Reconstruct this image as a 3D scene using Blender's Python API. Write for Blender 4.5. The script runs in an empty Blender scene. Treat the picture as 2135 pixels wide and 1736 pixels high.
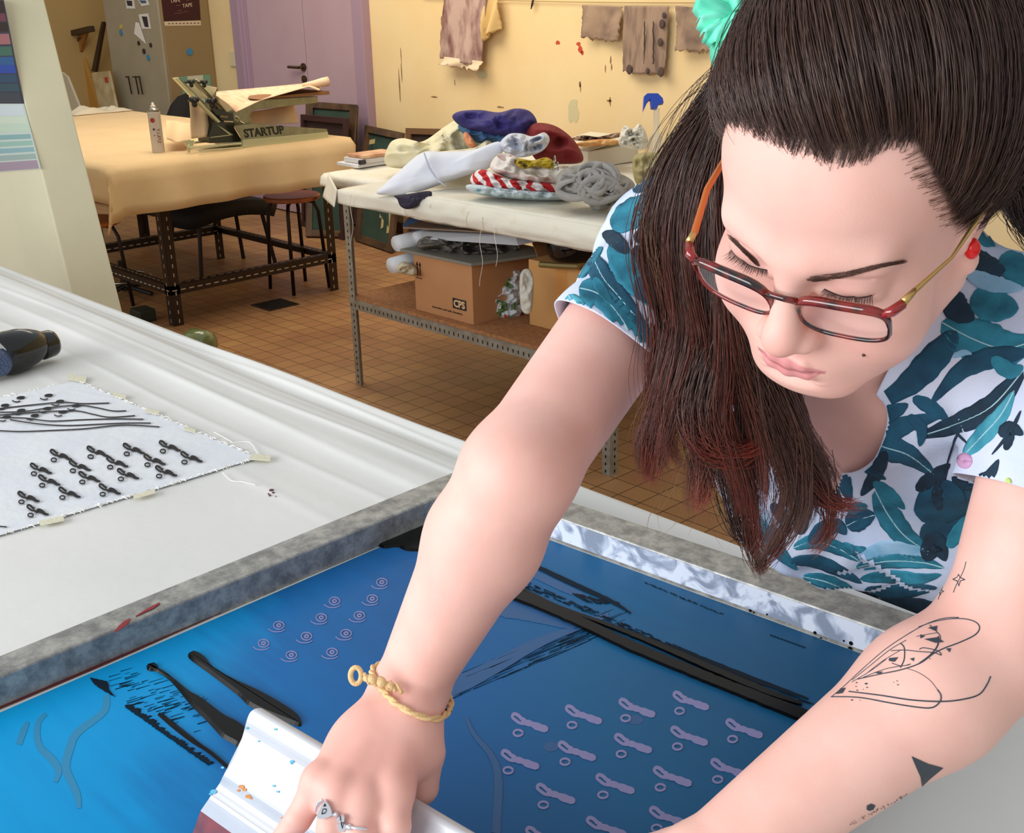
import bpy, bmesh, math, random
import numpy as np
from mathutils import Vector, Matrix, Euler, noise
random.seed(7); rng = np.random.default_rng(7)
scene = bpy.context.scene
COL = scene.collection
PI = math.pi
# ---------------------------------------------------------------- camera (room axes: x along the work table, y towards the back wall)
FPX = 2413.485
CAMZ = 1.6617
_p, _r, _y = 0.354717, -0.024326, -0.816481
def _cam_axes():
    cp, sp, cr, sr = math.cos(_p), math.sin(_p), math.cos(_r), math.sin(_r)
    fw = np.array([0, cp, -sp]); up = np.array([0, sp, cp]); rt = np.array([1., 0, 0])
    r2 = cr*rt+sr*up; u2 = -sr*rt+cr*up
    T = np.array([[math.cos(_y), math.sin(_y), 0], [-math.sin(_y), math.cos(_y), 0], [0, 0, 1.]])
    return np.array([T@r2, T@u2, T@fw])
RW = _cam_axes()
CAM = np.array([0, 0, CAMZ])
cam = bpy.data.cameras.new('camera'); camo = bpy.data.objects.new('camera', cam); COL.objects.link(camo)
camo.matrix_world = Matrix((( *[RW[0][0], RW[1][0], -RW[2][0]], 0), (*[RW[0][1], RW[1][1], -RW[2][1]], 0), (*[RW[0][2], RW[1][2], -RW[2][2]], CAMZ), (0, 0, 0, 1)))
cam.sensor_fit = 'HORIZONTAL'; cam.sensor_width = 36; cam.lens = FPX/2135*36; cam.clip_start = .05
scene.camera = camo
scene.view_settings.view_transform = 'Standard'; scene.view_settings.look = 'None'
scene.view_settings.gamma = 1; scene.view_settings.use_curve_mapping = False
scene.view_settings.exposure = 0.32
# world + daylight through the window side (y = -2.4) of the room
wd = bpy.data.worlds.new('world'); scene.world = wd; wd.use_nodes = True
wd.node_tree.nodes['Background'].inputs[0].default_value = (.93, .97, 1.0, 1)
wd.node_tree.nodes['Background'].inputs[1].default_value = 0.50
def area(name, loc, target, sx, sy, power, col):
    l = bpy.data.lights.new(name, 'AREA'); l.shape = 'RECTANGLE'; l.size = sx; l.size_y = sy; l.energy = power; l.color = col
    o = bpy.data.objects.new(name, l); COL.objects.link(o); o.location = loc
    o.rotation_euler = (Vector(target)-Vector(loc)).to_track_quat('-Z', 'Y').to_euler()
    return o
area('window_daylight', (-1.9, -2.4, 2.05), (-1.3, 1.5, .9), 4.2, 1.7, 122, (.97, .985, 1.0))
area('back_room_lamp', (-5.6, 3.3, 3.1), (-5.8, 4.6, .8), 2.8, 1.4, 58, (1.0, .86, .66))  # unseen warm fill, added to brighten the back of the room

# ---------------------------------------------------------------- pixel -> place helpers (2135x1736 frame)
def ray(x, y): return RW.T@np.array([(x-1067.5)/FPX, -(y-868)/FPX, 1])
def W(x, y, d): return Vector(CAM+ray(x, y)*d)
def onz(x, y, z): d = ray(x, y); return Vector(CAM+d*(z-CAMZ)/d[2])
def onv(x, y, v): d = ray(x, y); return Vector(CAM+d*v/d[1])
def onu(x, y, u): d = ray(x, y); return Vector(CAM+d*u/d[0])

# ---------------------------------------------------------------- materials
def lin(c):
    if isinstance(c, str): c = [int(c[i:i+2], 16)/255 for i in (0, 2, 4)]
    return tuple(x/12.92 if x <= .04045 else ((x+.055)/1.055)**2.4 for x in c)+(1,)
MATS = {}
def mat(name, col, rough=.6, metal=0, col2=None, nscale=20, bump=0, bscale=None, alpha=1, spec=.5, detail=4, mix=(.35, .65), stretch=None, trans=0, sss=0, coat=0):
    if name in MATS: return MATS[name]
    m = bpy.data.materials.new(name); m.use_nodes = True; MATS[name] = m
    nt = m.node_tree; b = nt.nodes['Principled BSDF']
    b.inputs['Base Color'].default_value = lin(col); b.inputs['Roughness'].default_value = rough; b.inputs['Metallic'].default_value = metal
    b.inputs['Specular IOR Level'].default_value = spec
    if alpha < 1: b.inputs['Alpha'].default_value = alpha
    if trans: b.inputs['Transmission Weight'].default_value = trans
    if coat: b.inputs['Coat Weight'].default_value = coat
    if sss:
        b.inputs['Subsurface Weight'].default_value = sss; b.inputs['Subsurface Radius'].default_value = (1, .35, .2); b.inputs['Subsurface Scale'].default_value = .006
    if col2 or bump:
        tc = nt.nodes.new('ShaderNodeTexCoord'); src = tc.outputs['Object']
        if stretch:
            mp = nt.nodes.new('ShaderNodeMapping'); mp.inputs['Scale'].default_value = stretch; nt.links.new(src, mp.inputs[0]); src = mp.outputs[0]
    if col2:
        n = nt.nodes.new('ShaderNodeTexNoise'); n.inputs['Scale'].default_value = nscale; n.inputs['Detail'].default_value = detail; nt.links.new(src, n.inputs['Vector'])
        r = nt.nodes.new('ShaderNodeValToRGB'); r.color_ramp.elements[0].position = mix[0]; r.color_ramp.elements[1].position = mix[1]
        r.color_ramp.elements[0].color = lin(col); r.color_ramp.elements[1].color = lin(col2)
        nt.links.new(n.outputs[0], r.inputs[0]); nt.links.new(r.outputs[0], b.inputs['Base Color'])
    if bump:
        n2 = nt.nodes.new('ShaderNodeTexNoise'); n2.inputs['Scale'].default_value = bscale or nscale; n2.inputs['Detail'].default_value = 5; nt.links.new(src, n2.inputs['Vector'])
        bp = nt.nodes.new('ShaderNodeBump'); bp.inputs['Strength'].default_value = min(1, bump); bp.inputs['Distance'].default_value = .004 if bump <= 1 else .004*bump
        nt.links.new(n2.outputs[0], bp.inputs['Height']); nt.links.new(bp.outputs[0], b.inputs['Normal'])
    return m

# ---------------------------------------------------------------- mesh builder
class MB:
    def __init__(s): s.v = []; s.f = []; s.m = []; s.mats = []
    def mi(s, m):
        if m is None: return 0
        if m not in s.mats: s.mats.append(m)
        return s.mats.index(m)
    def add(s, vs, fs, m=None):
        k = len(s.v); i = s.mi(m); s.v += [tuple(v) for v in vs]
        for f in fs: s.f.append([a+k for a in f]); s.m.append(i)
        return s
    def box(s, a, b, m=None):
        x0, y0, z0 = [min(p, q) for p, q in zip(a, b)]; x1, y1, z1 = [max(p, q) for p, q in zip(a, b)]
        return s.add([(x0, y0, z0), (x1, y0, z0), (x1, y1, z0), (x0, y1, z0), (x0, y0, z1), (x1, y0, z1), (x1, y1, z1), (x0, y1, z1)],
                     [(3, 2, 1, 0), (4, 5, 6, 7), (0, 1, 5, 4), (1, 2, 6, 5), (2, 3, 7, 6), (3, 0, 4, 7)], m)
    def hexa(s, vs, m=None):
        return s.add(vs, [(3, 2, 1, 0), (4, 5, 6, 7), (0, 1, 5, 4), (1, 2, 6, 5), (2, 3, 7, 6), (3, 0, 4, 7)], m)
    def obox(s, c, ax, ay, az, m=None):  # centre and three half-axes
        c, ax, ay, az = map(Vector, (c, ax, ay, az))
        return s.hexa([c-ax-ay-az, c+ax-ay-az, c+ax+ay-az, c-ax+ay-az, c-ax-ay+az, c+ax-ay+az, c+ax+ay+az, c-ax+ay+az], m)
    def beam(s, p, q, w, h, m=None, up=(0, 0, 1)):
        p, q = Vector(p), Vector(q); d = (q-p); L = d.length; d.normalize(); sd = d.cross(Vector(up)).normalized(); u = sd.cross(d)
        return s.obox((p+q)/2, d*L/2, sd*w/2, u*h/2, m)
    def tube(s, pts, r, n=8, m=None, cap=True, flat=1, upv=None):
        pts = [Vector(p) for p in pts]; rs = r if hasattr(r, '__len__') else [r]*len(pts)
        rings = []; up = None
        for i, p in enumerate(pts):
            t = (pts[min(i+1, len(pts)-1)]-pts[max(i-1, 0)])
            if t.length < 1e-9: t = Vector((0, 0, 1))
            t.normalize()
            if up is None:
                up = Vector(upv) if upv is not None else (Vector((0, 0, 1)) if abs(t.z) < .9 else Vector((1, 0, 0)))
            a = (up-t*up.dot(t)).normalized(); b = t.cross(a); up = a
            rings.append([p+a*math.cos(2*PI*k/n)*rs[i]*flat+b*math.sin(2*PI*k/n)*rs[i] for k in range(n)])
        vs = [v for rg in rings for v in rg]; fs = []
        for i in range(len(pts)-1):
            for k in range(n): fs.append((i*n+k, i*n+(k+1) % n, (i+1)*n+(k+1) % n, (i+1)*n+k))
        if cap: fs.append(list(range(n))[::-1]); fs.append([(len(pts)-1)*n+k for k in range(n)])
        return s.add(vs, fs, m)
    def lathe(s, base, prof, n=24, m=None, axis=(0, 0, 1)):
        base, ax = Vector(base), Vector(axis).normalized()
        return s.tube([base+ax*z for r, z in prof], [max(r, 1e-5) for r, z in prof], n, m)
    def prism(s, poly, ext, m=None):
        poly = [Vector(p) for p in poly]; e = Vector(ext); n = len(poly)
        return s.add(poly+[p+e for p in poly], [list(range(n))[::-1], [n+k for k in range(n)]]+[(k, (k+1) % n, n+(k+1) % n, n+k) for k in range(n)], m)
    def sphere(s, c, r, m=None, nu=16, nv=10):
        rr = r if hasattr(r, '__len__') else (r, r, r); c = Vector(c); vs = []; fs = []
        for j in range(nv+1):
            th = PI*j/nv
            for i in range(nu):
                ph = 2*PI*i/nu; vs.append(c+Vector((rr[0]*math.sin(th)*math.cos(ph), rr[1]*math.sin(th)*math.sin(ph), rr[2]*math.cos(th))))
        for j in range(nv):
            for i in range(nu): fs.append((j*nu+i, (j+1)*nu+i, (j+1)*nu+(i+1) % nu, j*nu+(i+1) % nu))
        return s.add(vs, fs, m)
    def grid(s, fn, nu, nv, m=None, mfn=None, closed=False):
        vs = [fn(i/nu, j/nv) for j in range(nv+1) for i in range(nu+1)]
        k = len(s.v); s.v += [tuple(v) for v in vs]
        for j in range(nv):
            for i in range(nu):
                s.f.append([k+j*(nu+1)+i, k+j*(nu+1)+i+1, k+(j+1)*(nu+1)+i+1, k+(j+1)*(nu+1)+i])
                s.m.append(s.mi(mfn((i+.5)/nu, (j+.5)/nv)) if mfn else s.mi(m))
        return s
    def build(s, name, material=None, parent=None, smooth=False, bevel=0, solid=0, sub=0, offs=0):
        me = bpy.data.meshes.new(name)
        o = bpy.data.objects.new(name, me); COL.objects.link(o)
        L = Vector((0, 0, 0))
        if parent:
            o.parent = parent; q = parent
            while q: L += q.location; q = q.parent
        me.from_pydata([(v[0]-L.x, v[1]-L.y, v[2]-L.z) for v in s.v], [], s.f)
        mats = s.mats if s.mats else [material]
        if material is not None and s.mats and None not in s.mats and material not in s.mats: mats = s.mats
        for m in mats: me.materials.append(m if m else material)
        me.polygons.foreach_set('material_index', s.m)
        if smooth: me.polygons.foreach_set('use_smooth', [True]*len(s.f))
        me.update()
        bm = bmesh.new(); bm.from_mesh(me); bmesh.ops.recalc_face_normals(bm, faces=bm.faces); bm.to_mesh(me); bm.free()
        if solid: md = o.modifiers.new('thickness', 'SOLIDIFY'); md.thickness = solid; md.offset = offs
        if bevel: md = o.modifiers.new('bevel', 'BEVEL'); md.width = bevel; md.segments = 2; md.limit_method = 'ANGLE'; md.angle_limit = .7
        if sub: md = o.modifiers.new('sub', 'SUBSURF'); md.levels = sub; md.render_levels = sub
        return o
def tag(o, label, cat, group=None):
    o['label'] = label; o['category'] = cat
    if group: o['group'] = group
    return o
def thing(name, loc, label, cat, group=None):
    o = bpy.data.objects.new(name, None); COL.objects.link(o); o.location = loc; o.empty_display_size = .1
    return tag(o, label, cat, group)
def struct(o): o['kind'] = 'structure'; return o
def nz(x, y, z=0, s=1.0): return noise.noise(Vector((x*s, y*s, z*s)))
def fold(p, s, seed=0): return 1-abs(noise.noise(Vector(p)*s+Vector((seed*3.1, seed*1.7, seed*.9))))*2
def text_mesh(txt, size, extrude=.0005, font_shear=0, bold=0):
    cu = bpy.data.curves.new('lettering', 'FONT'); cu.body = txt; cu.size = size; cu.extrude = extrude; cu.shear = font_shear; cu.offset = bold; cu.resolution_u = 3
    o = bpy.data.objects.new('tmp', cu); COL.objects.link(o)
    dg = bpy.context.evaluated_depsgraph_get(); me = bpy.data.meshes.new_from_object(o.evaluated_get(dg))
    vs = [v.co.copy() for v in me.vertices]; fs = [list(p.vertices) for p in me.polygons]
    bpy.data.objects.remove(o); bpy.data.curves.remove(cu); bpy.data.meshes.remove(me)
    return vs, fs
def add_text(mb, txt, size, o, ax, ay, m, ext=.0005, shear=0, bold=0, wid=None):
    vs, fs = text_mesh(txt, size, ext, shear, bold); o, ax, ay = Vector(o), Vector(ax).normalized(), Vector(ay).normalized(); n = ax.cross(ay)
    k = 1 if wid is None else wid/max(1e-6, max(v.x for v in vs))
    mb.add([o+ax*v.x*k+ay*v.y+n*v.z for v in vs], fs, m)

def absorb(host, guest):
    """surface print becomes part of the mesh it is printed on"""
    bm = bmesh.new(); bm.from_mesh(host.data); mats = list(host.data.materials); k0 = len(bm.faces)
    mp = []
    for m in guest.data.materials:
        if m not in mats: mats.append(m); host.data.materials.append(m)
        mp.append(mats.index(m))
    ls = [Vector((0, 0, 0)), Vector((0, 0, 0))]
    for i, q in enumerate((host, guest)):
        while q: ls[i] += q.location; q = q.parent
    vs = [bm.verts.new(v.co+ls[1]-ls[0]) for v in guest.data.vertices]
    for p in guest.data.polygons:
        try: f = bm.faces.new([vs[i] for i in p.vertices]); f.material_index = mp[p.material_index] if mp else 0; f.smooth = p.use_smooth
        except ValueError: pass
    bm.to_mesh(host.data); bm.free(); gm_ = guest.data; bpy.data.objects.remove(guest); bpy.data.meshes.remove(gm_)
def kid(root, name): return next(o for o in bpy.data.objects if o.parent == root and o.name.split('.')[0] == name)
# ================================================================= room shell
def tile_mat():
    m = bpy.data.materials.new('floor_tiles'); m.use_nodes = True; nt = m.node_tree; b = nt.nodes['Principled BSDF']
    tc = nt.nodes.new('ShaderNodeTexCoord'); mp = nt.nodes.new('ShaderNodeMapping'); mp.inputs['Location'].default_value = (37.34, -27.84, 0); mp.inputs['Scale'].default_value = (10, 10, 10)
    nt.links.new(tc.outputs['Object'], mp.inputs[0])
    br = nt.nodes.new('ShaderNodeTexBrick'); br.offset = 0; br.squash = 1
    br.inputs['Scale'].default_value = 1; br.inputs['Brick Width'].default_value = 1; br.inputs['Row Height'].default_value = 1; br.inputs['Mortar Size'].default_value = .022
    br.inputs['Mortar Smooth'].default_value = .3; br.inputs['Bias'].default_value = 0
    br.inputs['Color1'].default_value = lin('b98d5c'); br.inputs['Color2'].default_value = lin('ac7c54'); br.inputs['Mortar'].default_value = lin('4a2c14')
    nt.links.new(mp.outputs[0], br.inputs['Vector'])
    n = nt.nodes.new('ShaderNodeTexNoise'); n.inputs['Scale'].default_value = 1.6; n.inputs['Detail'].default_value = 5; nt.links.new(tc.outputs['Object'], n.inputs['Vector'])
    r = nt.nodes.new('ShaderNodeValToRGB'); r.color_ramp.elements[0].position = .3; r.color_ramp.elements[0].color = (.62, .58, .55, 1); r.color_ramp.elements[1].position = .7; r.color_ramp.elements[1].color = (1, 1, 1, 1)
    nt.links.new(n.outputs[0], r.inputs[0])
    mx = nt.nodes.new('ShaderNodeMix'); mx.data_type = 'RGBA'; mx.blend_type = 'MULTIPLY'; mx.inputs[0].default_value = 1
    nt.links.new(br.outputs[0], mx.inputs[6]); nt.links.new(r.outputs[0], mx.inputs[7]); nt.links.new(mx.outputs[2], b.inputs['Base Color'])
    b.inputs['Roughness'].default_value = .45
    bp = nt.nodes.new('ShaderNodeBump'); bp.inputs['Strength'].default_value = .4; bp.inputs['Distance'].default_value = .002; bp.invert = True
    nt.links.new(br.outputs['Fac'], bp.inputs['Height']); nt.links.new(bp.outputs[0], b.inputs['Normal'])
    return m
VW = 5.18
yellow = mat('yellow_wall_paint', 'ecd09a', .7, col2='f0d8a6', nscale=2.2, bump=.25, bscale=30)
struct(MB().box((-11, -3, -.1), (3.4, VW+.2, 0)).build('floor', tile_mat()))
wb = MB().box((-11, VW, 0), (3.4, VW+.2, 3.2)); struct(wb.build('wall_back', yellow))
struct(MB().box((-11.1, -3, 0), (-10.9, VW+.2, 3.2)).build('wall_left', mat('dim_wall', 'b79a63', .8)))
struct(MB().box((3.2, 1.5, 0), (3.4, VW+.2, 3.2)).build('wall_right', mat('pale_wall', 'd9cfae', .8)))
sk = MB().box((-6.86, VW-.015, 0), (3.2, VW, .08)); struct(sk.build('baseboard_back', mat('brown_skirting', '7a5238', .5)))
# paint marks on the wall
marks = MB()
red = mat('red_paint_mark', 'c8482c', .6); teal = mat('green_paint_smear', 'd0c79c', .7); drk = mat('dark_paint_mark', '93704c', .7)
def wallmark(mb, x, y, rx, ry, m, seed):
    c = onv(x, y, VW-.0015); k = 14
    mb.add([c]+[c+Vector((rx*math.cos(a)*(1+.6*nz(math.cos(a)*2, math.sin(a)*2, seed)), 0, ry*math.sin(a)*(1+.6*nz(math.cos(a)*2, math.sin(a)*2, seed+5)))) for a in [2*PI*i/k for i in range(k)]], [(0, i+1, (i+1) % k+1) for i in range(k)], m)
for i, (x, y, rx, ry, m) in enumerate([(1163, 89, .018, .012, red), (1206, 92, .016, .012, red), (1210, 103, .016, .02, red), (1214, 110, .01, .012, red), (1005, 153, .05, .03, teal), (1196, 235, .04, .08, teal), (833, 180, .006, .12, drk), (837, 150, .005, .06, drk), (836, 116, .004, .05, drk), (1273, 126, .006, .02, drk), (1275, 140, .005, .02, drk), (1262, 143, .004, .02, drk), (1209, 176, .007, .02, drk), (1270, 210, .02, .006, drk), (1272, 211, .006, .025, drk), (906, 202, .03, .006, drk), (1041, 223, .02, .006, drk), (1048, 224, .01, .005, drk), (921, 45, .008, .03, drk), (928, 58, .008, .04, drk), (1210, 181, .004, .03, drk), (948, 172, .004, .02, drk)]):
    wallmark(marks, x, y, rx, ry, m, i*7.3)
mk = struct(marks.build('trim_1')); mk['label'] = 'small paint marks and smears on the yellow wall'
# door
lil = mat('lilac_paint', 'b498a4', .55, col2='b89ea9', nscale=3, bump=.08, bscale=50)
lild = mat('lilac_frame_paint', 'a58b9f', .5)
dr = thing('door_1', (-7.67, VW, 0), 'lilac painted double door with a steel handle in the yellow wall', 'door'); dr['kind'] = 'structure'
MB().box((-8.38, VW-.05, .01), (-7.62, VW-.01, 2.5)).box((-7.61, VW-.05, .01), (-6.98, VW-.01, 2.5)).build('door_leaf', lil, dr, bevel=.004)
MB().box((-8.56, VW-.09, 0), (-8.38, VW, 2.6)).box((-6.98, VW-.07, 0), (-6.86, VW, 2.6)).box((-8.44, VW-.11, 0), (-8.40, VW-.05, 2.6)).build('door_frame', lild, dr, bevel=.004)
steel = mat('dark_steel', '6a5a4a', .3, .9)
hp = onv(634, 140, VW-.05)
hb = MB().tube([hp+Vector((0, -.0, 0)), hp+Vector((0, -.012, 0))], .03, 16).tube([hp, hp+Vector((0, -.05, 0))], .011, 10).tube([hp+Vector((0.0, -.05, 0)), hp+Vector((-.13, -.055, .002))], .011, 10)
hb.build('door_handle', steel, dr, smooth=False)
kp = onv(636, 165, VW-.05); MB().tube([kp, kp+Vector((0, -.014, 0))], .028, 16).tube([kp, kp+Vector((0, -.02, 0))], .01, 8).build('lock', steel, dr)
sw = onv(488, 122, VW); tag(MB().box(sw+Vector((-.045, -.02, -.06)), sw+Vector((.045, 0, .06))).build('light_switch', mat('cream_plastic', 'dccfa8', .4), bevel=.004), 'cream light switch plate beside the lilac door frame', 'light switch')
# pillar, seen close behind the work table
pb = 1.75
def pil(x, y): return onv(x, y, pb)
c1, c2 = pil(153, 629), pil(0, 10)
def lerpz(a, b, z): return a+(b-a)*((z-a.z)/(b.z-a.z))
r1, r2 = onu(242, 653, c1.x), onu(96, 0, c2.x)
vb, vt = r1.y, r2.y
L0, L3 = lerpz(c1, c2, 0), lerpz(c1, c2, 3.2)
wv = .5*(vb+vt)-pb
M = mat('cream_pillar_paint', 'dcd9bc', .7, col2='e4e0c2', nscale=3, bump=.15, bscale=60)
pl = MB().hexa([(L0.x-1.0, pb, 0), (L0.x, pb, 0), (L0.x, pb+wv*1.12, 0), (L0.x-1.0, pb+wv, 0), (L3.x-1.0, pb, 3.2), (L3.x, pb, 3.2), (L3.x, pb+wv*.9, 3.2), (L3.x-1.0, pb+wv, 3.2)])
struct(pl.build('trim_2', M, bevel=.006))['label'] = 'cream painted pillar behind the work table'
def poster(name, quad, m, label, cat, th=.002, n=None, extra=None, group=None):
    q = [Vector(a) for a in quad]; nn = (q[1]-q[0]).cross(q[3]-q[0]).normalized()
    if nn.dot(Vector(CAM)-q[0]) < 0: nn = -nn
    mb = MB().hexa(q+[a+nn*th for a in q], m)
    if extra: extra(mb, q, nn*th)
    return tag(mb.build(name), label, cat, group)
def quadpt(q, u, v, off): a = q[0].lerp(q[1], u); b = q[3].lerp(q[2], u); return a.lerp(b, v)+off
def stripes(cols, seed=0):
    def f(mb, q, off):
        for k, (v0, v1, c) in enumerate(cols):
            m = mat('ink_'+c, c, .5)
            pts = [quadpt(q, 0.02, v0, off*1.1), quadpt(q, .98, v0, off*1.1), quadpt(q, .98, v1, off*1.1), quadpt(q, .02, v1, off*1.1)]
            mb.add(pts+[p+off*.2 for p in pts], [(0, 1, 2, 3), (4, 5, 6, 7), (0, 1, 5, 4), (1, 2, 6, 5), (2, 3, 7, 6), (3, 0, 4, 7)], m)
    return f
pf = pb-.001
poster('striped_poster', [onv(-70, 0, pf), onv(8, 0, pf), onv(50, 216, pf), onv(-70, 216, pf)], mat('poster_dark', '3a3a4a', .5),
       'dark poster with red, green and blue stripes, upper one on the cream pillar', 'poster', extra=stripes([(0, .12, '2f2026'), (.13, .2, '6e3a4a'), (.21, .3, '2c2326'), (.32, .42, 'a0686c'), (.44, .53, '3f6a5c'), (.54, .62, '2c5c8c'), (.62, .7, '2a4aa0'), (.71, .79, '2c4c66'), (.8, .88, '34505c'), (.89, .99, '3c4650')]))
poster('pale_striped_poster', [onv(-70, 216, pf), onv(50, 216, pf), onv(86, 352, pf), onv(-50, 362, pf)], mat('poster_pale', 'c8d8d0', .5),
       'pale poster with faint blue green stripes, lower one on the cream pillar', 'poster', extra=stripes([(0.02, .18, 'cfdde0'), (.19, .3, 'cfe0cc'), (.31, .42, 'c4dcc8'), (.46, .53, '8cb4b8'), (.56, .63, '9cc4b8'), (.66, .73, '90b8c0'), (.76, .84, 'a0b8b4'), (.86, .99, 'a898a8')]))
# ================================================================= metal cabinet with magnets
cu = -9.03
cm = mat('grey_cabinet_paint', '9a9078', .45, col2='a09680', nscale=4)
cm2 = mat('tan_cabinet_side', '8d7650', .5)
cb = thing('metal_cabinet', (-9.5, 5.0, 0), 'tall grey metal cabinet with magnets and papers, left of the lilac door', 'cabinet')
vf = 4.72
MB().box((-10.0, vf+.02, 0), (cu, VW-.01, 2.2)).build('body', cm2, cb, bevel=.008)
MB().box((-9.99, vf, .06), (cu-.005, vf+.02, 2.15)).build('door', cm, cb, bevel=.004)
hm = mat('cabinet_hook_steel', '3c3a36', .3, .8)
for k, x in enumerate((271, 286, 294)):
    a = onv(x, 160, vf); MB().tube([a+Vector((-.02, 0, 0)), a+Vector((-.02, -.03, 0)), a+Vector((.03, -.03, 0)), a+Vector((.03, -.02, -.14))], .006, 6).build('handle', hm, cb)
def disc(name, x, y, r, plane, m, label, cat, group=None, th=.008):
    p = onv(x, y, plane[1]) if plane[0] == 'v' else onu(x, y, plane[1]); n = Vector((0, -1, 0)) if plane[0] == 'v' else Vector((1, 0, 0))
    return tag(MB().tube([p, p+n*th], r, 14).build(name, m), label, cat, group)
bl = mat('blue_magnet', '3e7fa6', .4); bk = mat('black_magnet', '23222a', .4)
for x, y, r, m, lb in [(253, 68, .024, bl, 'blue round magnet on the cabinet front, left of the white slips'), (310, 120, .024, bl, 'blue round magnet on the cabinet front, lowest of the magnets'), (253, 56, .018, mat('yellow_magnet', 'c8b04a', .4), 'small yellow magnet on the cabinet front, just above a blue one'),
                       (290, 90, .018, bk, 'black round magnet left of the bottom tip of the white slip'), (315, 94, .018, bk, 'black round magnet right of the bottom tip of the white slip'), (301, 107, .022, bk, 'black magnet just above the lowest blue one')]:
    disc('magnet', x, y, r, ('v', vf), m, lb, 'magnet', 'magnets on the cabinet front')
disc('magnet', 395, 108, .028, ('u', cu), bl, 'blue round magnet alone on the tan side of the cabinet', 'magnet')
pw = mat('white_paper', 'd9d6cc', .7)
def dk(u0, v0, u1, v1, c='2b2430'):
    def f(mb, q, off):
        pts = [quadpt(q, u0, v0, off*1.1), quadpt(q, u1, v0+.05, off*1.1), quadpt(q, u1-.05, v1, off*1.1), quadpt(q, u0+.08, v1-.04, off*1.1)]
        mb.add(pts+[p+off*.3 for p in pts], [(0, 1, 2, 3), (4, 5, 6, 7), (0, 1, 5, 4), (1, 2, 6, 5), (2, 3, 7, 6), (3, 0, 4, 7)], mat('print_'+c, c, .6))
    return f
vq = vf-.001
poster('small_print', [onv(262, 0, vq), onv(279, 0, vq), onv(282, 18, vq), onv(264, 18, vq)], pw, 'small white print with dark figure, leftmost at the top of the cabinet front', 'paper', extra=dk(.1, .05, .8, .7))
poster('small_print', [onv(288, 0, vq), onv(308, 0, vq), onv(312, 10, vq), onv(296, 13, vq)], pw, 'small blue grey print, second from left at the top of the cabinet front', 'paper', extra=dk(.1, .05, .8, .6, '3c5878'))
poster('small_print', [onv(289, 30, vq), onv(309, 28, vq), onv(315, 60, vq), onv(296, 60, vq)], pw, 'white print with a black figure held on the cabinet front', 'paper', extra=dk(.3, .15, .85, .9))
poster('paper_slip', [onv(283, 46, vq-.004), onv(290, 48, vq-.004), onv(305, 92, vq-.004), onv(280, 70, vq-.004)], mat('slip_white', 'e6dfd6', .7), 'white torn paper slip on the cabinet front below the black figure print', 'paper')
def pstr(mb, q, off):
    wm = mat('poster_lettering', 'd8b8a0', .6); ax = (q[1]-q[0]); ay = (q[0]-q[3])
    for t, s, u, v in [('TAPE', .040, .22, .30), ('TAPE', .040, .53, .47)]:
        add_text(mb, t, s, quadpt(q, u, v, off*1.2), ax, ay, wm)
    for u, v, w in ((.5, .13, .2), (.65, .27, .18), (.36, .40, .12), (.38, .56, .12), (.30, .64, .22), (.55, .60, .1)): p = quadpt(q, u, v, off*1.3); mb.add([p, p+ax*w, p+ax*w+ay*.014, p+ay*.014], [(0, 1, 2, 3)], mat('poster_faint_line', '8a5a50', .6))
    bd = mat('poster_border', 'cdb898', .6); pts = [quadpt(q, 0, .86, off*1.05), quadpt(q, 1, .86, off*1.05), quadpt(q, 1, 1, off*1.05), quadpt(q, 0, 1, off*1.05)]
    mb.add(pts, [(0, 1, 2, 3)], bd)
    for k in range(9): p = quadpt(q, .1+.1*k, .95, off*1.3); mb.add([p+ax*.0, p+ax*.05, p+ax*.05+ay*.03, p+ay*.03], [(0, 1, 2, 3)], mat('poster_dots', '5a2a20', .6))
uq = cu+.001
poster('event_poster', [onu(335, -12, uq), onu(414, -22, uq), onu(419, 53, uq), onu(343, 54, uq)], mat('poster_maroon', '38100f', .5), 'dark maroon poster with pale lettering on the tan cabinet side', 'poster', extra=pstr)
poster('green_card', [onu(376, 160, uq), onu(438, 155, uq), onu(442, 215, uq), onu(384, 215, uq)], mat('card_green', '6f9a80', .6), 'green card with white centre on the cabinet side behind the press', 'card', extra=lambda mb, q, off: mb.add([quadpt(q, .22, 0, off*1.2), quadpt(q, .75, 0, off*1.2), quadpt(q, .75, 1, off*1.2), quadpt(q, .22, 1, off*1.2)], [(0, 1, 2, 3)], mat('card_white', 'c9c5ae', .6)))
# dark bag hanging / lying behind the press
tag(MB().sphere(Vector((cu+.17, onu(390, 215, cu+.16).y, .46)), (.13, .26, .46)).build('black_bag', mat('black_cloth', '17130f', .8), smooth=True), 'black bag against the cabinet side, behind the tabletop press', 'bag')
# ---- leaning timber, boards and easel parts in the left corner
wood = mat('pine_wood', 'a8742e', .6, col2='8a5a20', nscale=12, stretch=(1, 1, .2)); dkw = mat('dark_wood', '3a2614', .6)
def px_board(name, pts, v, th, m, label, cat, dirv=(0, 1, 0), group=None):
    q = [onv(x, y, v) for x, y in pts]
    return tag(MB().prism(q, Vector(dirv)*th).build(name, m, bevel=.003), label, cat, group)
ez = thing('wooden_easel', onv(150, 100, 4.95), 'folded pine easel with triangular head leaning in the corner by the cabinet', 'easel')
def bpart(nm, pts, v, th, m): q = [onv(x, y, v) for x, y in pts]; MB().prism(q, (0, th, 0)).build(nm, m, ez, bevel=.003)
bpart('triangle_head', [(118, 75), (180, 66), (163, 122)], 4.86, .03, wood)
bpart('top_rail', [(110, 72), (185, 54), (188, 66), (113, 82)], 4.8, .05, dkw)
bpart('leg', [(118, 80), (132, 78), (232, 240), (212, 240)], 4.9, .03, wood)
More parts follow.
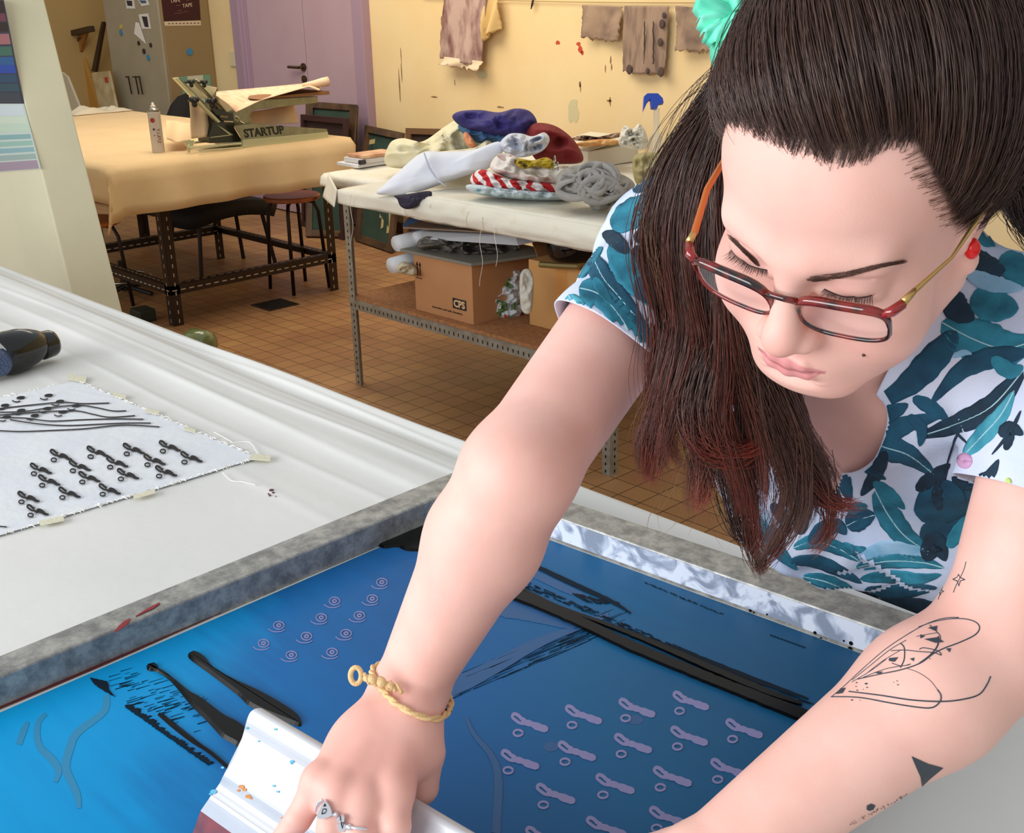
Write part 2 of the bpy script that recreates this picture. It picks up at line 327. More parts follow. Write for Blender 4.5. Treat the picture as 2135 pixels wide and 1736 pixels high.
bpart('leg', [(158, 120), (172, 118), (212, 245), (190, 245)], 4.88, .03, mat('light_pine', 'b98638', .6))
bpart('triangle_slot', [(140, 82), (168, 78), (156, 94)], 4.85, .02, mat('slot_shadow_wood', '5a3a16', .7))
px_board('timber_batten', [(211, 45), (216, 46), (198, 150), (190, 148)], 4.9, .03, dkw, 'thin dark batten leaning on the wall beside the easel', 'batten')
px_board('paint_board', [(190, 152), (226, 148), (282, 400), (247, 400)], 4.6, .02, mat('cream_board', 'cdbd98', .6, col2='b09a6c', nscale=8), 'cream board with a red mark leaning left of the metal cabinet', 'board')
MB().prism([onv(218, 162, 4.598), onv(224, 160, 4.598), onv(226, 172, 4.598), onv(220, 172, 4.598)], (0, -.003, 0)).build('red_sticker', mat('red_sticker', 'b03a28', .5), bpy.data.objects['paint_board'])
px_board('white_board', [(128, 150), (140, 160), (245, 420), (170, 420)], 4.3, .02, mat('greyish_white_board', 'c3b9a0', .6), 'pale triangular board leaning behind the far table, by the pillar', 'board')
# ================================================================= far table (slotted angle frame, cream cloth)
TZ = .90
U0, V0, V1 = -5.40, 2.47, 3.87
canv = mat('cream_canvas', 'dfc193', .85, col2='dabb8c', nscale=6, bump=.25, bscale=220)
ft = thing('print_table', (-6.8, 3.2, 0), 'far work table on dark slotted angle legs, under the cream cloth', 'table', None)
angle = mat('dark_slotted_angle', '35261c', .5, .4); holec = mat('pale_slot', 'b8a890', .6)
def angle_bar(mb, p, q, w, d1, d2, m, hm, pitch=.05, slot=.02, t=.004, hw=.006):
    p, q, d1, d2 = map(Vector, (p, q, d1, d2)); ax = (q-p); L = ax.length; ax.normalize()
    mb.obox((p+q)/2+d1*w/2, ax*L/2, d1*w/2, d2*t/2, m); mb.obox((p+q)/2+d2*w/2, ax*L/2, d2*w/2, d1*t/2, m)
    n = int(L/pitch)
    for k in range(n):
        c = p+ax*(pitch*(k+.5))
        for a, b in ((d1, d2), (d2, d1)):
            mb.obox(c+a*w*.55-b*(t/2+.0003), ax*slot/2, a*hw/2, b*.0004, hm)
def tleg(x, y, sx, sy, zt=.87):
    mb = MB(); angle_bar(mb, (x, y, 0), (x, y, zt), .055, (sx, 0, 0), (0, sy, 0), angle, holec)
    mb.box((x+sx*.004, y+sy*.004, 0), (x+sx*.03, y+sy*.03, .03)); mb.m[-6:] = [0]*6
    return mb.build('leg', None, ft)
XA, XB = -5.60, -8.0
ya, yb = 2.80, 3.87
for x, y, sx, sy in ((XA, ya, -1, 1), (XA, yb, -1, -1), (-6.9, ya+.02, -1, 1), (-6.9, yb, -1, -1), (XB, ya, 1, 1), (XB, yb, 1, -1)): tleg(x, y, sx, sy)
def rail(a, b, d1, d2): mb = MB(); angle_bar(mb, a, b, .05, d1, d2, angle, holec, slot=.028); return mb.build('rail', None, ft)
rail((XA, ya, .22), (XA, yb, .22), (-1, 0, 0), (0, 0, -1)); rail((-6.9, ya, .22), (-6.9, yb, .22), (-1, 0, 0), (0, 0, -1))
rail((XB, ya, .22), (XA, ya, .22), (0, 1, 0), (0, 0, -1)); rail((XB, yb, .22), (XA, yb, .22), (0, -1, 0), (0, 0, -1))
rail((XA, ya, .82), (XA, yb, .82), (-1, 0, 0), (0, 0, -1)); rail((XB, ya, .82), (XA, ya, .82), (0, 1, 0), (0, 0, -1))
MB().box((-8.3, V0+.02, .86), (U0-.02, V1-.02, .89)).build('tabletop', wood, ft)
# cloth: top grid, overhang on the +x side and on the -y side, with a hanging corner point
def cloth1():
    mb = MB(); nU, nV = 60, 44; hang_r, hang_f = .26, .20
    s0, s1 = -8.3, U0; 
    def pt(a, b):  # a along x (0..1 -> with overhang), b along y
        x = s0+(s1-s0+hang_r)*a; y = V0-hang_f+(V1-V0+hang_f+.14)*b
        z = TZ; xx, yy = x, y
        dx = max(0, x-s1); dy = max(0, V0-y); dy2 = max(0, y-V1)
        def edge(d, r=.03):
            if d <= 0: return 0, 0
            if d < r*1.57: a_ = d/r; return r*math.sin(a_), r*(1-math.cos(a_))
            return r, r+(d-r*1.57)
        ex, hx = edge(dx); ey, hy = edge(dy); ey2, hy2 = edge(dy2)
        xx = min(x, s1)+ex; yy = max(y, V0)-ey; yy = min(yy, V1)+ey2
        z = TZ+.004-max(hx, hy, hy2, math.hypot(hx, hy)*(1.1 if hx > 0 and hy > 0 else 1))
        h = max(hx, hy)
        xx += .02*math.sin(y*7+1)*hx/.26*1.2+.012*math.sin(y*19)*hx/.26; yy -= .02*math.sin(x*6)*hy/.26
        if hx > 0 and hy > 0: k = min(hx, hy)/.25; xx += .05*k; yy -= .05*k
        z += .003*nz(x, y, 0, 6)*(1 if h < .02 else 2)
        if hx <= 0 and hy <= 0: z += .002*nz(x*3, y*3)
        return (xx, yy, z)
    mb.grid(pt, nU, nV)
    return mb.build('cream_tablecloth', canv, None, smooth=True, solid=.003, offs=1)
tag(cloth1(), 'cream canvas cloth draped over the far table, corner hanging down', 'tablecloth')
# ---- spray can
can = thing('spray_can', onz(331, 318, TZ+.006), 'white aerosol spray can with red lettering standing on the far table', 'spray can')
cl = can.location; cw = mat('can_white', 'c9bfb4', .35, .3); cr = mat('can_red', '9c2f2a', .5)
b = MB().lathe(cl, [(.0, 0), (.031, 0), (.032, .004), (.032, .20), (.031, .205)], 24, cw)
def ontocan(mb, txt, size, ang, z0, m, vertical=True, r=.0325):
    vs, fs = text_mesh(txt, size, .0002); out = []
    for v in vs:
        tx, ty = (v.y, v.x) if vertical else (v.x, v.y)
        a = ang-(v.y-size*.35)/r*(-1) if vertical else ang+v.x/r
        z = z0+(v.x if vertical else v.y)
        out.append(cl+Vector((r*math.cos(a), r*math.sin(a), z)))
    mb.add(out, fs, m)
a0 = math.atan2(-cl.y, -cl.x)
ontocan(b, 'SPRAY', .026, a0+.35, .05, cr); 
for k, (da, z, r_) in enumerate([(-.35, .165, .012), (-.3, .12, .006), (-.32, .09, .003)]):
    a = a0+da; n_ = Vector((math.cos(a), math.sin(a), 0)); p = cl+n_*.032+Vector((0, 0, z)); b.tube([p-n_*.001, p+n_*.0012], r_, 12, cr if k == 0 else mat('can_dark', '4a4048', .5))
b.build('can_body', None, can, smooth=False)
MB().lathe(cl, [(.031, .205), (.024, .218), (.018, .222), (.016, .225)], 24).build('can_shoulder', mat('can_metal', '9a948a', .25, .9), can, smooth=True)
MB().lathe(cl, [(.013, .222), (.013, .236), (.006, .238), (.006, .25), (.0, .251)], 16).build('nozzle', mat('nozzle_white', 'd8d0c4', .5), can, smooth=True)
# ---- white rag far on the table
rg = onz(196, 236, TZ); m = MB()
m.grid(lambda a, b: rg+Vector(((a-.5)*.34+.04*nz(b*3, a*3, 2), (b-.5)*.42, .012+.05*max(0, nz(a*4, b*4, 1)+.25)*min(1, 6*min(a, b, 1-a, 1-b)))), 18, 18)
tag(m.build('white_rag', mat('rag_white', 'cbbfa6', .9), smooth=True, solid=.004), 'crumpled white rag at the far end of the cream table', 'rag')
# ================================================================= tabletop textile press on the far table
def zp(x, y, u): return onu(340+x/5.083, 140+y/5.083, u)
ps = thing('textile_press', (-5.6, 3.4, TZ), 'steel tabletop printing press lettered STARTUP with clamp knobs, on the cream table', 'press')
stl = mat('galvanised_steel', '8f9078', .32, .75, col2='a2a38c', nscale=18); stl2 = mat('blued_steel', '4b4e4a', .28, .85); lips = mat('bright_edge_steel', 'c9cba8', .3, .6)
def ppoly(name, pts, u, th, m, extra=None, par=None):
    mb = MB().prism([zp(x, y, u) for x, y in pts], (-th, 0, 0), m)
    if extra: extra(mb)
    return mb.build(name, None, par or ps, bevel=.0015)
def lettering(mb):
    o = zp(868, 745, -5.449); ax = zp(1290, 700, -5.449)-o
    add_text(mb, 'STARTUP', .06, o, ax, (0.0, -.15, 1), mat('black_lettering', '1d1d1a', .5), ext=.0006, bold=.002, wid=ax.length)
ppoly('base_plate', [(752, 622), (950, 600), (1735, 655), (1750, 700), (845, 772)], -5.45, .006, stl, lettering)
ppoly('base_lip', [(845, 772), (1748, 688), (1752, 752), (1735, 768), (845, 855)], -5.44, .02, lips)
MB().box((-5.75, zp(850, 800, -5.45).y, TZ+.006), (-5.46, zp(1740, 700, -5.45).y, TZ+.02)).build('base_tray', stl, ps, bevel=.002)
ppoly('arm', [(940, 602), (915, 540), (925, 490), (980, 452), (1640, 378), (1640, 308), (1050, 345), (880, 400), (745, 470), (738, 560), (762, 625)], -5.52, .05, stl)
ppoly('platen_board', [(1040, 345), (1100, 318), (1762, 252), (1766, 290), (1150, 332)], -5.44, .36, mat('plywood_edge', '8f6238', .6))
ppoly('upright', [(500, 430), (600, 440), (745, 500), (755, 640), (845, 790), (500, 806), (486, 736), (524, 622)], -5.50, .12, stl2)
ppoly('upright_trim', [(560, 600), (745, 716), (740, 722), (500, 750), (500, 742), (700, 715)], -5.496, .004, lips)
for (x0, y0, x1, y1) in ((600, 520, 680, 528), (640, 574, 738, 582), (770, 520, 800, 545), (808, 574, 858, 600)):
    a, b_ = zp(x0, y0, -5.49), zp(x1, y1, -5.49); MB().tube([a, b_], .006, 8).build('bolt', mat('bolt_steel', 'd0d0c4', .25, .9), ps)
def barm(a, b_, w, u): return MB().prism([zp(a[0], a[1], u), zp(a[0]+w, a[1]-6, u), zp(b_[0]+w*.8, b_[1]-10, u), zp(b_[0], b_[1], u)], (-.03, 0, 0))
barm((122, 116), (585, 590), 34, -5.47).build('clamp_bar', lips, ps, bevel=.002); barm((155, 112), (615, 575), 20, -5.5).build('clamp_bar', stl, ps, bevel=.002)
barm((300, 124), (690, 555), 44, -5.53).build('clamp_bar', stl, ps, bevel=.002); barm((345, 130), (745, 555), 14, -5.52).build('clamp_bar', lips, ps, bevel=.002)
kn = mat('black_knob', '17181a', .4)
for x, y, s in ((298, 165, 1), (435, 168, 1), (330, 360, 1.35), (518, 372, 1.35)):
    c = zp(x, y, -5.45); mb = MB()
    for k in range(3): a = k*2.09+.5; mb.sphere(c+Vector((0, math.cos(a)*.012*s, math.sin(a)*.012*s)), .011*s, None, 10, 6)
    mb.sphere(c, .012*s, None, 10, 6).tube([c, c+Vector((-.06, 0, 0))], .005, 6); mb.build('clamp_knob', kn, ps, smooth=True)
MB().prism([zp(270, 180, -5.6), zp(440, 190, -5.6), zp(575, 215, -5.6), zp(540, 300, -5.6), zp(400, 330, -5.6), zp(270, 290, -5.6)], (-.02, 0, 0)).build('clamp_plate', mat('pale_plate', 'c6c1a4', .4, .3), ps, bevel=.002)
mb = MB().tube([zp(270, 855, -5.45), zp(830, 808, -5.45)], .006, 8).tube([zp(330, 800, -5.6), zp(700, 760, -5.6)], .006, 8).tube([zp(380, 886, -5.4), zp(840, 850, -5.42)], .004, 8)
mb.build('base_rod', lips, ps)
mb = MB().prism([zp(225, 780, -5.5), zp(330, 775, -5.5), (zp(320, 830, -5.5)), zp(272, 850, -5.48), zp(245, 830, -5.5)], (-.01, 0, 0)); mb.build('foot_bracket', lips, ps)
mb = MB().prism([zp(262, 850, -5.44), zp(285, 850, -5.44), zp(285, 905, -5.44), zp(270, 905, -5.44)], (-.01, 0, 0))
mb.build('foot_bracket', lips, ps)
clm = mat('printed_canvas', 'e4c6a4', .85, col2='cfa98c', nscale=22, mix=(.45, .7))
def ribbon_cloth(name, top, bot, uu, m, label, cat, n=30, wav=.01, par=None, thick=.003):
    # cloth between two pixel polylines at x-planes; top/bot lists of (px,py)
    def interp(pl, t):
        k = t*(len(pl)-1); i = min(int(k), len(pl)-2); return [pl[i][j]+(pl[i+1][j]-pl[i][j])*(k-i) for j in (0, 1)]
    def fn(a, b):
        p0, p1 = interp(top, a), interp(bot, a); x, y = p0[0]+(p1[0]-p0[0])*b, p0[1]+(p1[1]-p0[1])*b
        return zp(x, y, uu[0]+(uu[1]-uu[0])*b+wav*math.sin(a*9+b*2))
    o = MB().grid(fn, n, 12).build(name, m, par, smooth=True, solid=thick)
    return tag(o, label, cat) if not par else o
ribbon_cloth('draped_canvas', [(565, 262), (700, 248), (1100, 212), (1480, 175), (1600, 152), (1740, 122)], [(560, 300), (700, 405), (772, 476), (1040, 348), (1540, 206), (1655, 250)], (-5.72, -5.40), clm, 'rolled pinkish printed canvas lying on the top board of the press', 'fabric')
tag(MB().tube([zp(1480, 190, -5.5), zp(1600, 175, -5.48), zp(1690, 160, -5.46), zp(1750, 150, -5.45)], [.012, .022, .03, .032], 14, flat=.8).build('canvas_roll', mat('canvas_roll_pale', 'e0c2a2', .8), smooth=True), 'small pale canvas roll at the tip of the press board', 'fabric roll')
ribbon_cloth('hanging_canvas', [(275, 290), (380, 330), (500, 425)], [(300, 760), (400, 745), (495, 735)], (-5.56, -5.52), mat('canvas_flap', 'dcc2a0', .85), 'cream canvas flap hanging at the left of the press', 'fabric')
ribbon_cloth('spare_canvas', [(900, 480), (1150, 440), (1385, 398)], [(930, 600), (1170, 606), (1435, 590)], (-5.7, -5.62), mat('canvas_flap2', 'dfc09a', .85), 'cream canvas hanging behind the curved arm of the press', 'fabric')
ribbon_cloth('canvas_sheet', [(30, 560), (150, 570), (290, 600)], [(40, 760), (150, 800), (290, 775)], (-5.95, -5.62), mat('canvas_flap3', 'e2c49a', .85), 'loose cream canvas sheet lying left of the press base', 'fabric')
# ================================================================= stools and chair under the far table
def stool(loc, h, r, label, seatm, ring=False, legm=None, group='stools by the far table'):
    t = thing('stool', loc, label, 'stool', group); L = Vector(loc)
    MB().lathe(L, [(.0, h-.03), (r*.93, h-.03), (r, h-.022), (r, h-.006), (r*.96, h), (0, h+.001)], 28).build('seat', seatm, t, smooth=False)
    lm = legm or mat('stool_dark_steel', '2a201c', .4, .5)
    for k in range(4):
        a = PI/4+k*PI/2; d = Vector((math.cos(a), math.sin(a), 0))
        MB().tube([L+d*r*.35+Vector((0, 0, h-.035)), L+d*r*.75+Vector((0, 0, h-.045)), L+d*r*.9+Vector((0, 0, h-.10)), L+d*r*1.08+Vector((0, 0, .0))], .011, 8).build('leg', lm, t, smooth=True)
    if ring:
        mb = MB(); mb.tube([L+Vector((math.cos(q)*r*.99, math.sin(q)*r*.99, .18)) for q in [2*PI*i/28 for i in range(29)]], .007, 6, cap=False); mb.build('foot_ring', mat('chrome_ring', 'b8b0a0', .25, .9), t, smooth=True)
    return t
sw_ = mat('stool_wood', 'a35a34', .35, col2='b56c40', nscale=8)
sl = onz(608, 405, .56); stool((sl.x, sl.y, 0), .56, .165, 'round stool with reddish wooden seat and dark steel legs, right of the far table', sw_)
sl = onz(205, 460, .55); stool((sl.x-.35, sl.y+.1, 0), .5, .17, 'round wooden stool half hidden behind the pillar, left of the far table', mat('stool_wood_orange', 'b0642c', .4))
sl = onz(262, 612, .0); 
t = thing('swivel_stool', (sl.x, sl.y, 0), 'chrome foot ring of a stool on the floor between pillar and far table', 'stool')
MB().tube([Vector((sl.x+.16*math.cos(q), sl.y+.16*math.sin(q), .10)) for q in [2*PI*i/32 for i in range(33)]], .006, 8, cap=False).build('foot_ring', mat('chrome_ring', 'b8b0a0', .25, .9), t, smooth=True)
for k in range(4): a = k*PI/2+.4; MB().tube([Vector((sl.x, sl.y, .05)), Vector((sl.x+.2*math.cos(a), sl.y+.2*math.sin(a), .015))], .014, 8).build('leg', mat('black_plastic', '1c1a18', .5), t)
MB().tube([Vector((sl.x, sl.y, .02)), Vector((sl.x, sl.y, .2))], .02, 10).build('pole', mat('black_plastic', '1c1a18', .5), t)
ch = thing('office_chair', (-6.55, 3.75, 0), 'dark chair with padded seat pushed under the far table', 'chair')
cc = onz(468, 430, .42); cx, cy = cc.x-.1, cc.y
MB().grid(lambda a, b: Vector((cx+.24*(2*b-1)*(1-.1*(2*a-1)**4), cy+.33*(2*a-1)*(1-.1*(2*b-1)**4), .42-.05*(2*a-1)**2)), 14, 14).build('seat', mat('black_cloth', '17130f', .8), ch, smooth=True, solid=.09)
MB().grid(lambda a, b: Vector((cx-.25+.04*(2*a-1)**2, cy+.30*(2*a-1), .5+.3*b)), 14, 8).build('backrest', mat('black_cloth', '17130f', .8), ch, smooth=True, solid=.05)
for k, (dx, dy) in enumerate(((.2, -.27), (.2, .27), (-.2, -.27), (-.2, .27))): MB().tube([Vector((cx+dx*.8, cy+dy*.8, .4)), Vector((cx+dx, cy+dy, 0))], .013, 8).build('leg', mat('stool_dark_steel', '2a201c', .4, .5), ch)
# white box by the door, seen under the table
p = onz(385, 440, 0); bx = thing('drawer_unit', (-8.3, 4.6, 0), 'low white drawer unit behind the far table legs', 'drawer unit')
q = onz(388, 433, .0); MB().box((q.x-.5, q.y-.0, 0), (q.x, q.y+.4, .35)).build('body', mat('white_laminate', 'b9ab90', .5), bx, bevel=.003)
for k in range(3): MB().box((q.x+.0005, q.y+.02, .03+k*.11), (q.x+.012, q.y+.38, .13+k*.11)).build('drawer', mat('white_laminate', 'b9ab90', .5), bx, bevel=.003)
# floor drain, bottle, dark things by the pillar
q = [onz(x, y, 0) for x, y in ((538, 636), (575, 627), (608, 634), (572, 645))]; c = sum(q, Vector())/4
dn = thing('floor_drain', (c.x, c.y, 0), 'square dark metal drain cover in the tiled floor', 'drain')
MB().box((c.x-.1, c.y-.1, 0), (c.x+.1, c.y+.1, .004)).build('frame', mat('drain_metal', '3a3026', .5, .5), dn)
mb = MB(); [mb.box((c.x-.085, c.y-.08+k*.02, .004), (c.x+.085, c.y-.07+k*.02, .007)) for k in range(9)]; mb.build('grate', mat('drain_grate', '2a241e', .5, .5), dn)
gb = onz(425, 738, 0.0); gp = onz(432, 728, .05)
tag(MB().tube([Vector((gp.x-.30, gp.y-.06, .06)), Vector((gp.x-.16, gp.y-.03, .06)), Vector((gp.x-.1, gp.y-.02, .07)), Vector((gp.x, gp.y, .07)), Vector((gp.x+.015, gp.y, .07))], [.02, .035, .07, .07, .02], 18).build('glass_jar', mat('green_glass', '6d7a4e', .15, coat=.5), smooth=True), 'greenish glass demijohn lying on the floor beyond the white work table', 'jar')
dp = onz(300, 668, 0); tag(MB().box((dp.x-.06, dp.y-.05, 0), (dp.x+.06, dp.y+.05, .07)).build('small_pot', mat('dark_green_pot', '20261e', .5), bevel=.01), 'small dark green pot on the floor beside the far table leg', 'pot')
# ================================================================= screens leaning on the wall
def lean(name, bl, br, tr, tl, vb, vt, fw, fm, pm, label, group='screen frames leaning on the wall'):
    P = [onz(*bl, 0.0), onz(*br, 0.0)] if vb is None else [onv(*bl, vb), onv(*br, vb)]
    P += [onv(*tr, vt), onv(*tl, vt)]
    root = thing(name, (P[0]+P[1])/2, label, 'screen frame', group); n = (P[1]-P[0]).cross(P[3]-P[0]).normalized()
    if n.y > 0: n = -n
    def at(u, v): return P[0].lerp(P[1], u).lerp(P[3].lerp(P[2], u), v)
    w = (P[1]-P[0]).length; h_ = (P[3]-P[0]).length; fu, fv = fw/w, fw/h_
    for (u0, u1, v0, v1) in ((0, fu, 0, 1), (1-fu, 1, 0, 1), (fu, 1-fu, 0, fv), (fu, 1-fu, 1-fv, 1)):
        MB().prism([at(u0, v0), at(u1, v0), at(u1, v1), at(u0, v1)], n*.03).build('frame_bar', fm, root, bevel=.002)
    MB().prism([at(fu*.5, fv*.5), at(1-fu*.5, fv*.5), at(1-fu*.5, 1-fv*.5), at(fu*.5, 1-fv*.5)], n*.008).build('screen_mesh', pm, root)
    return root, at, n
fw_ = mat('frame_wood_dark', '5c4128', .6, col2='3e2c1c', nscale=10); gm = mat('screen_green', '2c4438', .6, col2='243a30', nscale=5); gm2 = mat('screen_dark_red', '2e1c1a', .6)
lean('screen_frame', (640, 495), (735, 497), (748, 222), (640, 214), None, 5.0, .05, fw_, gm, 'tall dark green screen in a wooden frame leaning right of the lilac door')
lean('screen_frame', (636, 470), (722, 500), (728, 246), (634, 238), None, 4.9, .04, mat('frame_maroon', '3a1c1c', .6), gm2, 'dark maroon screen frame leaning in front of the tall green one')
rt, at, n = lean('screen_frame', (747, 502), (822, 528), (845, 278), (768, 262), None, 5.08, .05, fw_, gm, 'green screen frame with strips of tape leaning behind the left end of the rack')
mt = mat('masking_tape', 'b3a070', .7)
for (u0, u1, v0, v1) in ((.56, .72, .25, .52), (.78, .9, .14, .40), (.62, .68, .16, .3), (.1, .25, .84, .9)):
    MB().prism([at(u0, v0)+n*.009, at(u1, v0+.02)+n*.009, at(u1, v1)+n*.009, at(u0, v1-.02)+n*.009], n*.001).build('tape_strip', mt, rt)
lean('screen_frame', (846, 524), (905, 535), (930, 270), (852, 268), None, 5.0, .04, mat('frame_brown', '6a4a2c', .6), gm2, 'narrow brown screen frame leaning behind the cloth pile')
# ================================================================= wall hangings
def hang(name, pts, v0, m, label, cat='cloth', nx=16, ny=20, wav=.012, solid=.003, group=None, rag=.01, extra=None):
    # pts: tl,tr,br,bl pixels
    q = [onv(x, y, v0) for x, y in pts]
    def fn(a, b):
        p = q[0].lerp(q[1], a).lerp(q[3].lerp(q[2], a), b); ed = min(a, 1-a)
        r = rag*nz(a*9, b*9, len(label)); p = p+Vector((r if ed < .01 else 0, -.01-wav*(math.sin(a*8+b*3+len(label))+1)*(.3+b), (rag*2*nz(a*11, 3, len(label)) if b > .99 else 0)))
        return p
    mb = MB().grid(fn, nx, ny); o = mb.build(name, m, smooth=True, solid=solid); return tag(o, label, cat, group)
h1 = mat('dyed_cloth_maroon', 'c3a79a', .85, col2='6e3c3c', nscale=7, mix=(.42, .72), stretch=(2.2, 1, .8)); h1b = mat('cream_hem', 'e6cfae', .85)
ra = hang('dyed_cloth', [(930, -14), (1022, -16), (1006, 136), (925, 122)], VW-.06, h1, 'long cream cloth with maroon dye stains, leftmost hanging on the wall', nx=24, ny=36)
hang('cream_cloth', [(1018, -10), (1045, -10), (1049, 60), (1016, 84)], VW-.04, mat('cream_cotton', 'ddbd80', .85), 'bunched cream cloth hanging right behind the maroon stained one', wav=.03)
hang('cream_cloth', [(929, 118), (1010, 128), (1005, 146), (922, 134)], VW-.075, h1b, 'pale unstained hem flap under the maroon stained cloth', ny=6, rag=.02)
h2 = mat('dyed_cloth_grey', 'a58a72', .85, col2='6e5a52', nscale=9, mix=(.42, .75))
hang('dyed_cloth', [(1217, 10), (1303, 14), (1296, 86), (1222, 78)], VW-.03, h2, 'small square brown grey dyed cloth, left of the long one on the line', rag=.02)
ob = hang('dyed_cloth', [(1307, 12), (1399, 13), (1388, 156), (1302, 150)], VW-.03, mat('dyed_cloth_streaked', 'a08672', .85, col2='665048', nscale=9, mix=(.45, .78), stretch=(3, 1, .7)), 'long brown grey dyed cloth with dark streaks and hem on the line', nx=20, ny=30)
hang('dyed_cloth', [(1411, 12), (1500, 20), (1508, 106), (1416, 106)], VW-.03, h2, 'brown grey dyed cloth hanging nearest the woman\'s head', rag=.02)
dh = mat('dark_dye', '54423c', .85)
mb = MB(); 
for x in (1344, 1362): mb.tube([onv(x+random.uniform(-1, 1), y, VW-.065) for y in range(45, 138, 8)], [.003*(1+nz(y, x)) for y in range(45, 138, 8)], 5, flat=.4)
for x, y, r in ((1380, 50, .018), (1376, 88, .016), (1384, 32, .012), (1350, 148, .012), (1312, 145, .02), (1378, 150, .02)): mb.sphere(onv(x, y, VW-.062), (r, .003, r*1.3), None, 10, 6)
ln = thing('washing_line', onv(1200, 5, VW-.02), 'thin line pinned along the yellow wall holding the dyed cloths', 'line')
MB().tube([onv(x, -4+.0166*(x-900)+3*math.sin((x-900)/600*PI), VW-.02) for x in range(880, 1800, 40)], .003, 6).build('string', mat('string', 'b8a070', .8), ln)
MB().tube([onv(1112, -6, VW-.03), onv(1110, 8, VW-.03), onv(1107, 19, VW-.03)], [.004, .008, .003], 6).build('peg', mat('dark_peg', '3b2a1e', .6), ln)
absorb(ob, mb.build('dye_streaks', dh, ob, smooth=True))
# ================================================================= slotted-angle rack with cloth piles
RZ = .87
RX0, RX1, RY0, RY1 = -4.09, -2.56, 2.885, 4.25
ga = mat('grey_slotted_angle', 'a09c92', .45, .35, col2='8c8578', nscale=30); gh = mat('dark_slot', '1c1713', .8)
rk = thing('storage_rack', (-3.3, 3.2, 0), 'grey slotted angle rack with a chipboard shelf, holding clothes and boxes', 'rack')
def rleg(x, y, sx, sy):
    mb = MB(); angle_bar(mb, (x, y, 0), (x, y, .86), .038, (sx, 0, 0), (0, sy, 0), ga, gh, pitch=.0285, slot=.011, hw=.007); return mb.build('leg', None, rk)
rleg(RX0, RY0, 1, 1); rleg(RX1, RY0, -1, 1); rleg(RX0, RY1, 1, -1); rleg(RX1, RY1, -1, -1)
def rrail(a, b, d1, d2): mb = MB(); angle_bar(mb, a, b, .04, d1, d2, ga, gh, pitch=.0285, slot=.006, hw=.014); return mb.build('rail', None, rk)
for z in (.395, .85):
    rrail((RX0, RY0-.003, z), (RX1, RY0-.003, z), (0, 1, 0), (0, 0, -1)); rrail((RX0, RY1, z), (RX1, RY1, z), (0, -1, 0), (0, 0, -1)); rrail((RX0, RY0, z), (RX0, RY1, z), (1, 0, 0), (0, 0, -1)); rrail((RX1, RY0, z), (RX1, RY1, z), (-1, 0, 0), (0, 0, -1))
chipb = mat('chipboard', 'b07a4c', .8, col2='93623c', nscale=60, bump=.2)
MB().box((RX0+.005, RY0+.004, .396), (RX1-.005, RY1, .412)).build('shelf', chipb, rk); SZ = .412
MB().box((RX0+.005, RY0+.004, .845), (RX1-.005, RY1, .862)).box((-4.54, 3.14, .845), (RX0+.005, RY1, .862)).build('top_board', chipb, rk)
# white padded cloth over the rack top
wc = mat('white_pad_cloth', 'd9d3c2', .9, col2='e2ddd0', nscale=9, bump=.3, bscale=120)
def padfn(x0, x1, y0, y1, z0, hang, seed):
    def fn(a, b):
        x = x0+(x1-x0)*a; bb = b*1.25-.25; hg = 0
        if bb < 0: hg = -bb/.25*hang; y = y0-.012-.012*math.sin(x*14+seed)*hg/hang+.006*nz(x*8, hg*9, seed)
        else: y = y0+(y1-y0)*bb
        z = z0-hg*(1+.12*nz(x*5, seed, 1))+(.004*nz(x*6, y*6, seed) if bb >= 0 else 0)
        return (x, y, z)
    return fn
tag(MB().grid(padfn(RX0-.03, RX1+.03, RY0, RY1+.02, RZ, .055, 1), 60, 26).grid(padfn(-4.56, RX0-.02, 3.12, RY1+.02, RZ-.002, .05, 2), 24, 20).build('white_cloth', wc, smooth=True, solid=.006), 'off-white cloth covering the top of the rack', 'cloth')
pad = MB(); xp0 = -3.62
pad.grid(lambda a, b: Vector((xp0+(RX1+.02-xp0)*a, RY0-.022+(.010*nz(a*9, b*3)), RZ-.058+.115*b-.004*abs(nz(a*16, b*3)))) if 0 else Vector((xp0+(RX1+.03-xp0)*a, RY0-.025-.018*math.sin(PI*b)*1.0+.006*nz(a*9, b*4), RZ-.052+.088*b+.004*nz(a*16, b*3))), 60, 10)
pad.grid(lambda a, b: Vector((xp0+(RX1+.03-xp0)*a, RY0-.025+.42*b, RZ+.036+.004*nz(a*16, b*3)-.03*b)), 60, 10)
tag(pad.build('folded_pad', mat('folded_white_pad', 'e0dccd', .9, col2='d3c9a8', nscale=14, mix=(.6, .8), bump=.3, bscale=90), smooth=True, solid=.01), 'thick folded off-white pad along the front of the rack top', 'pad')
# drop corner at the left end
tag(MB().grid(lambda a, b: onz(*((690+18*a, 362+34*a)), RZ+.004)+Vector((-.03*b*(1-a)-.02, -.02*b, -.11*b*(1-.35*a)+.0)), 8, 8).build('cloth_corner', wc, smooth=True, solid=.005), 'off-white cloth corner hanging off the left end of the rack', 'cloth')
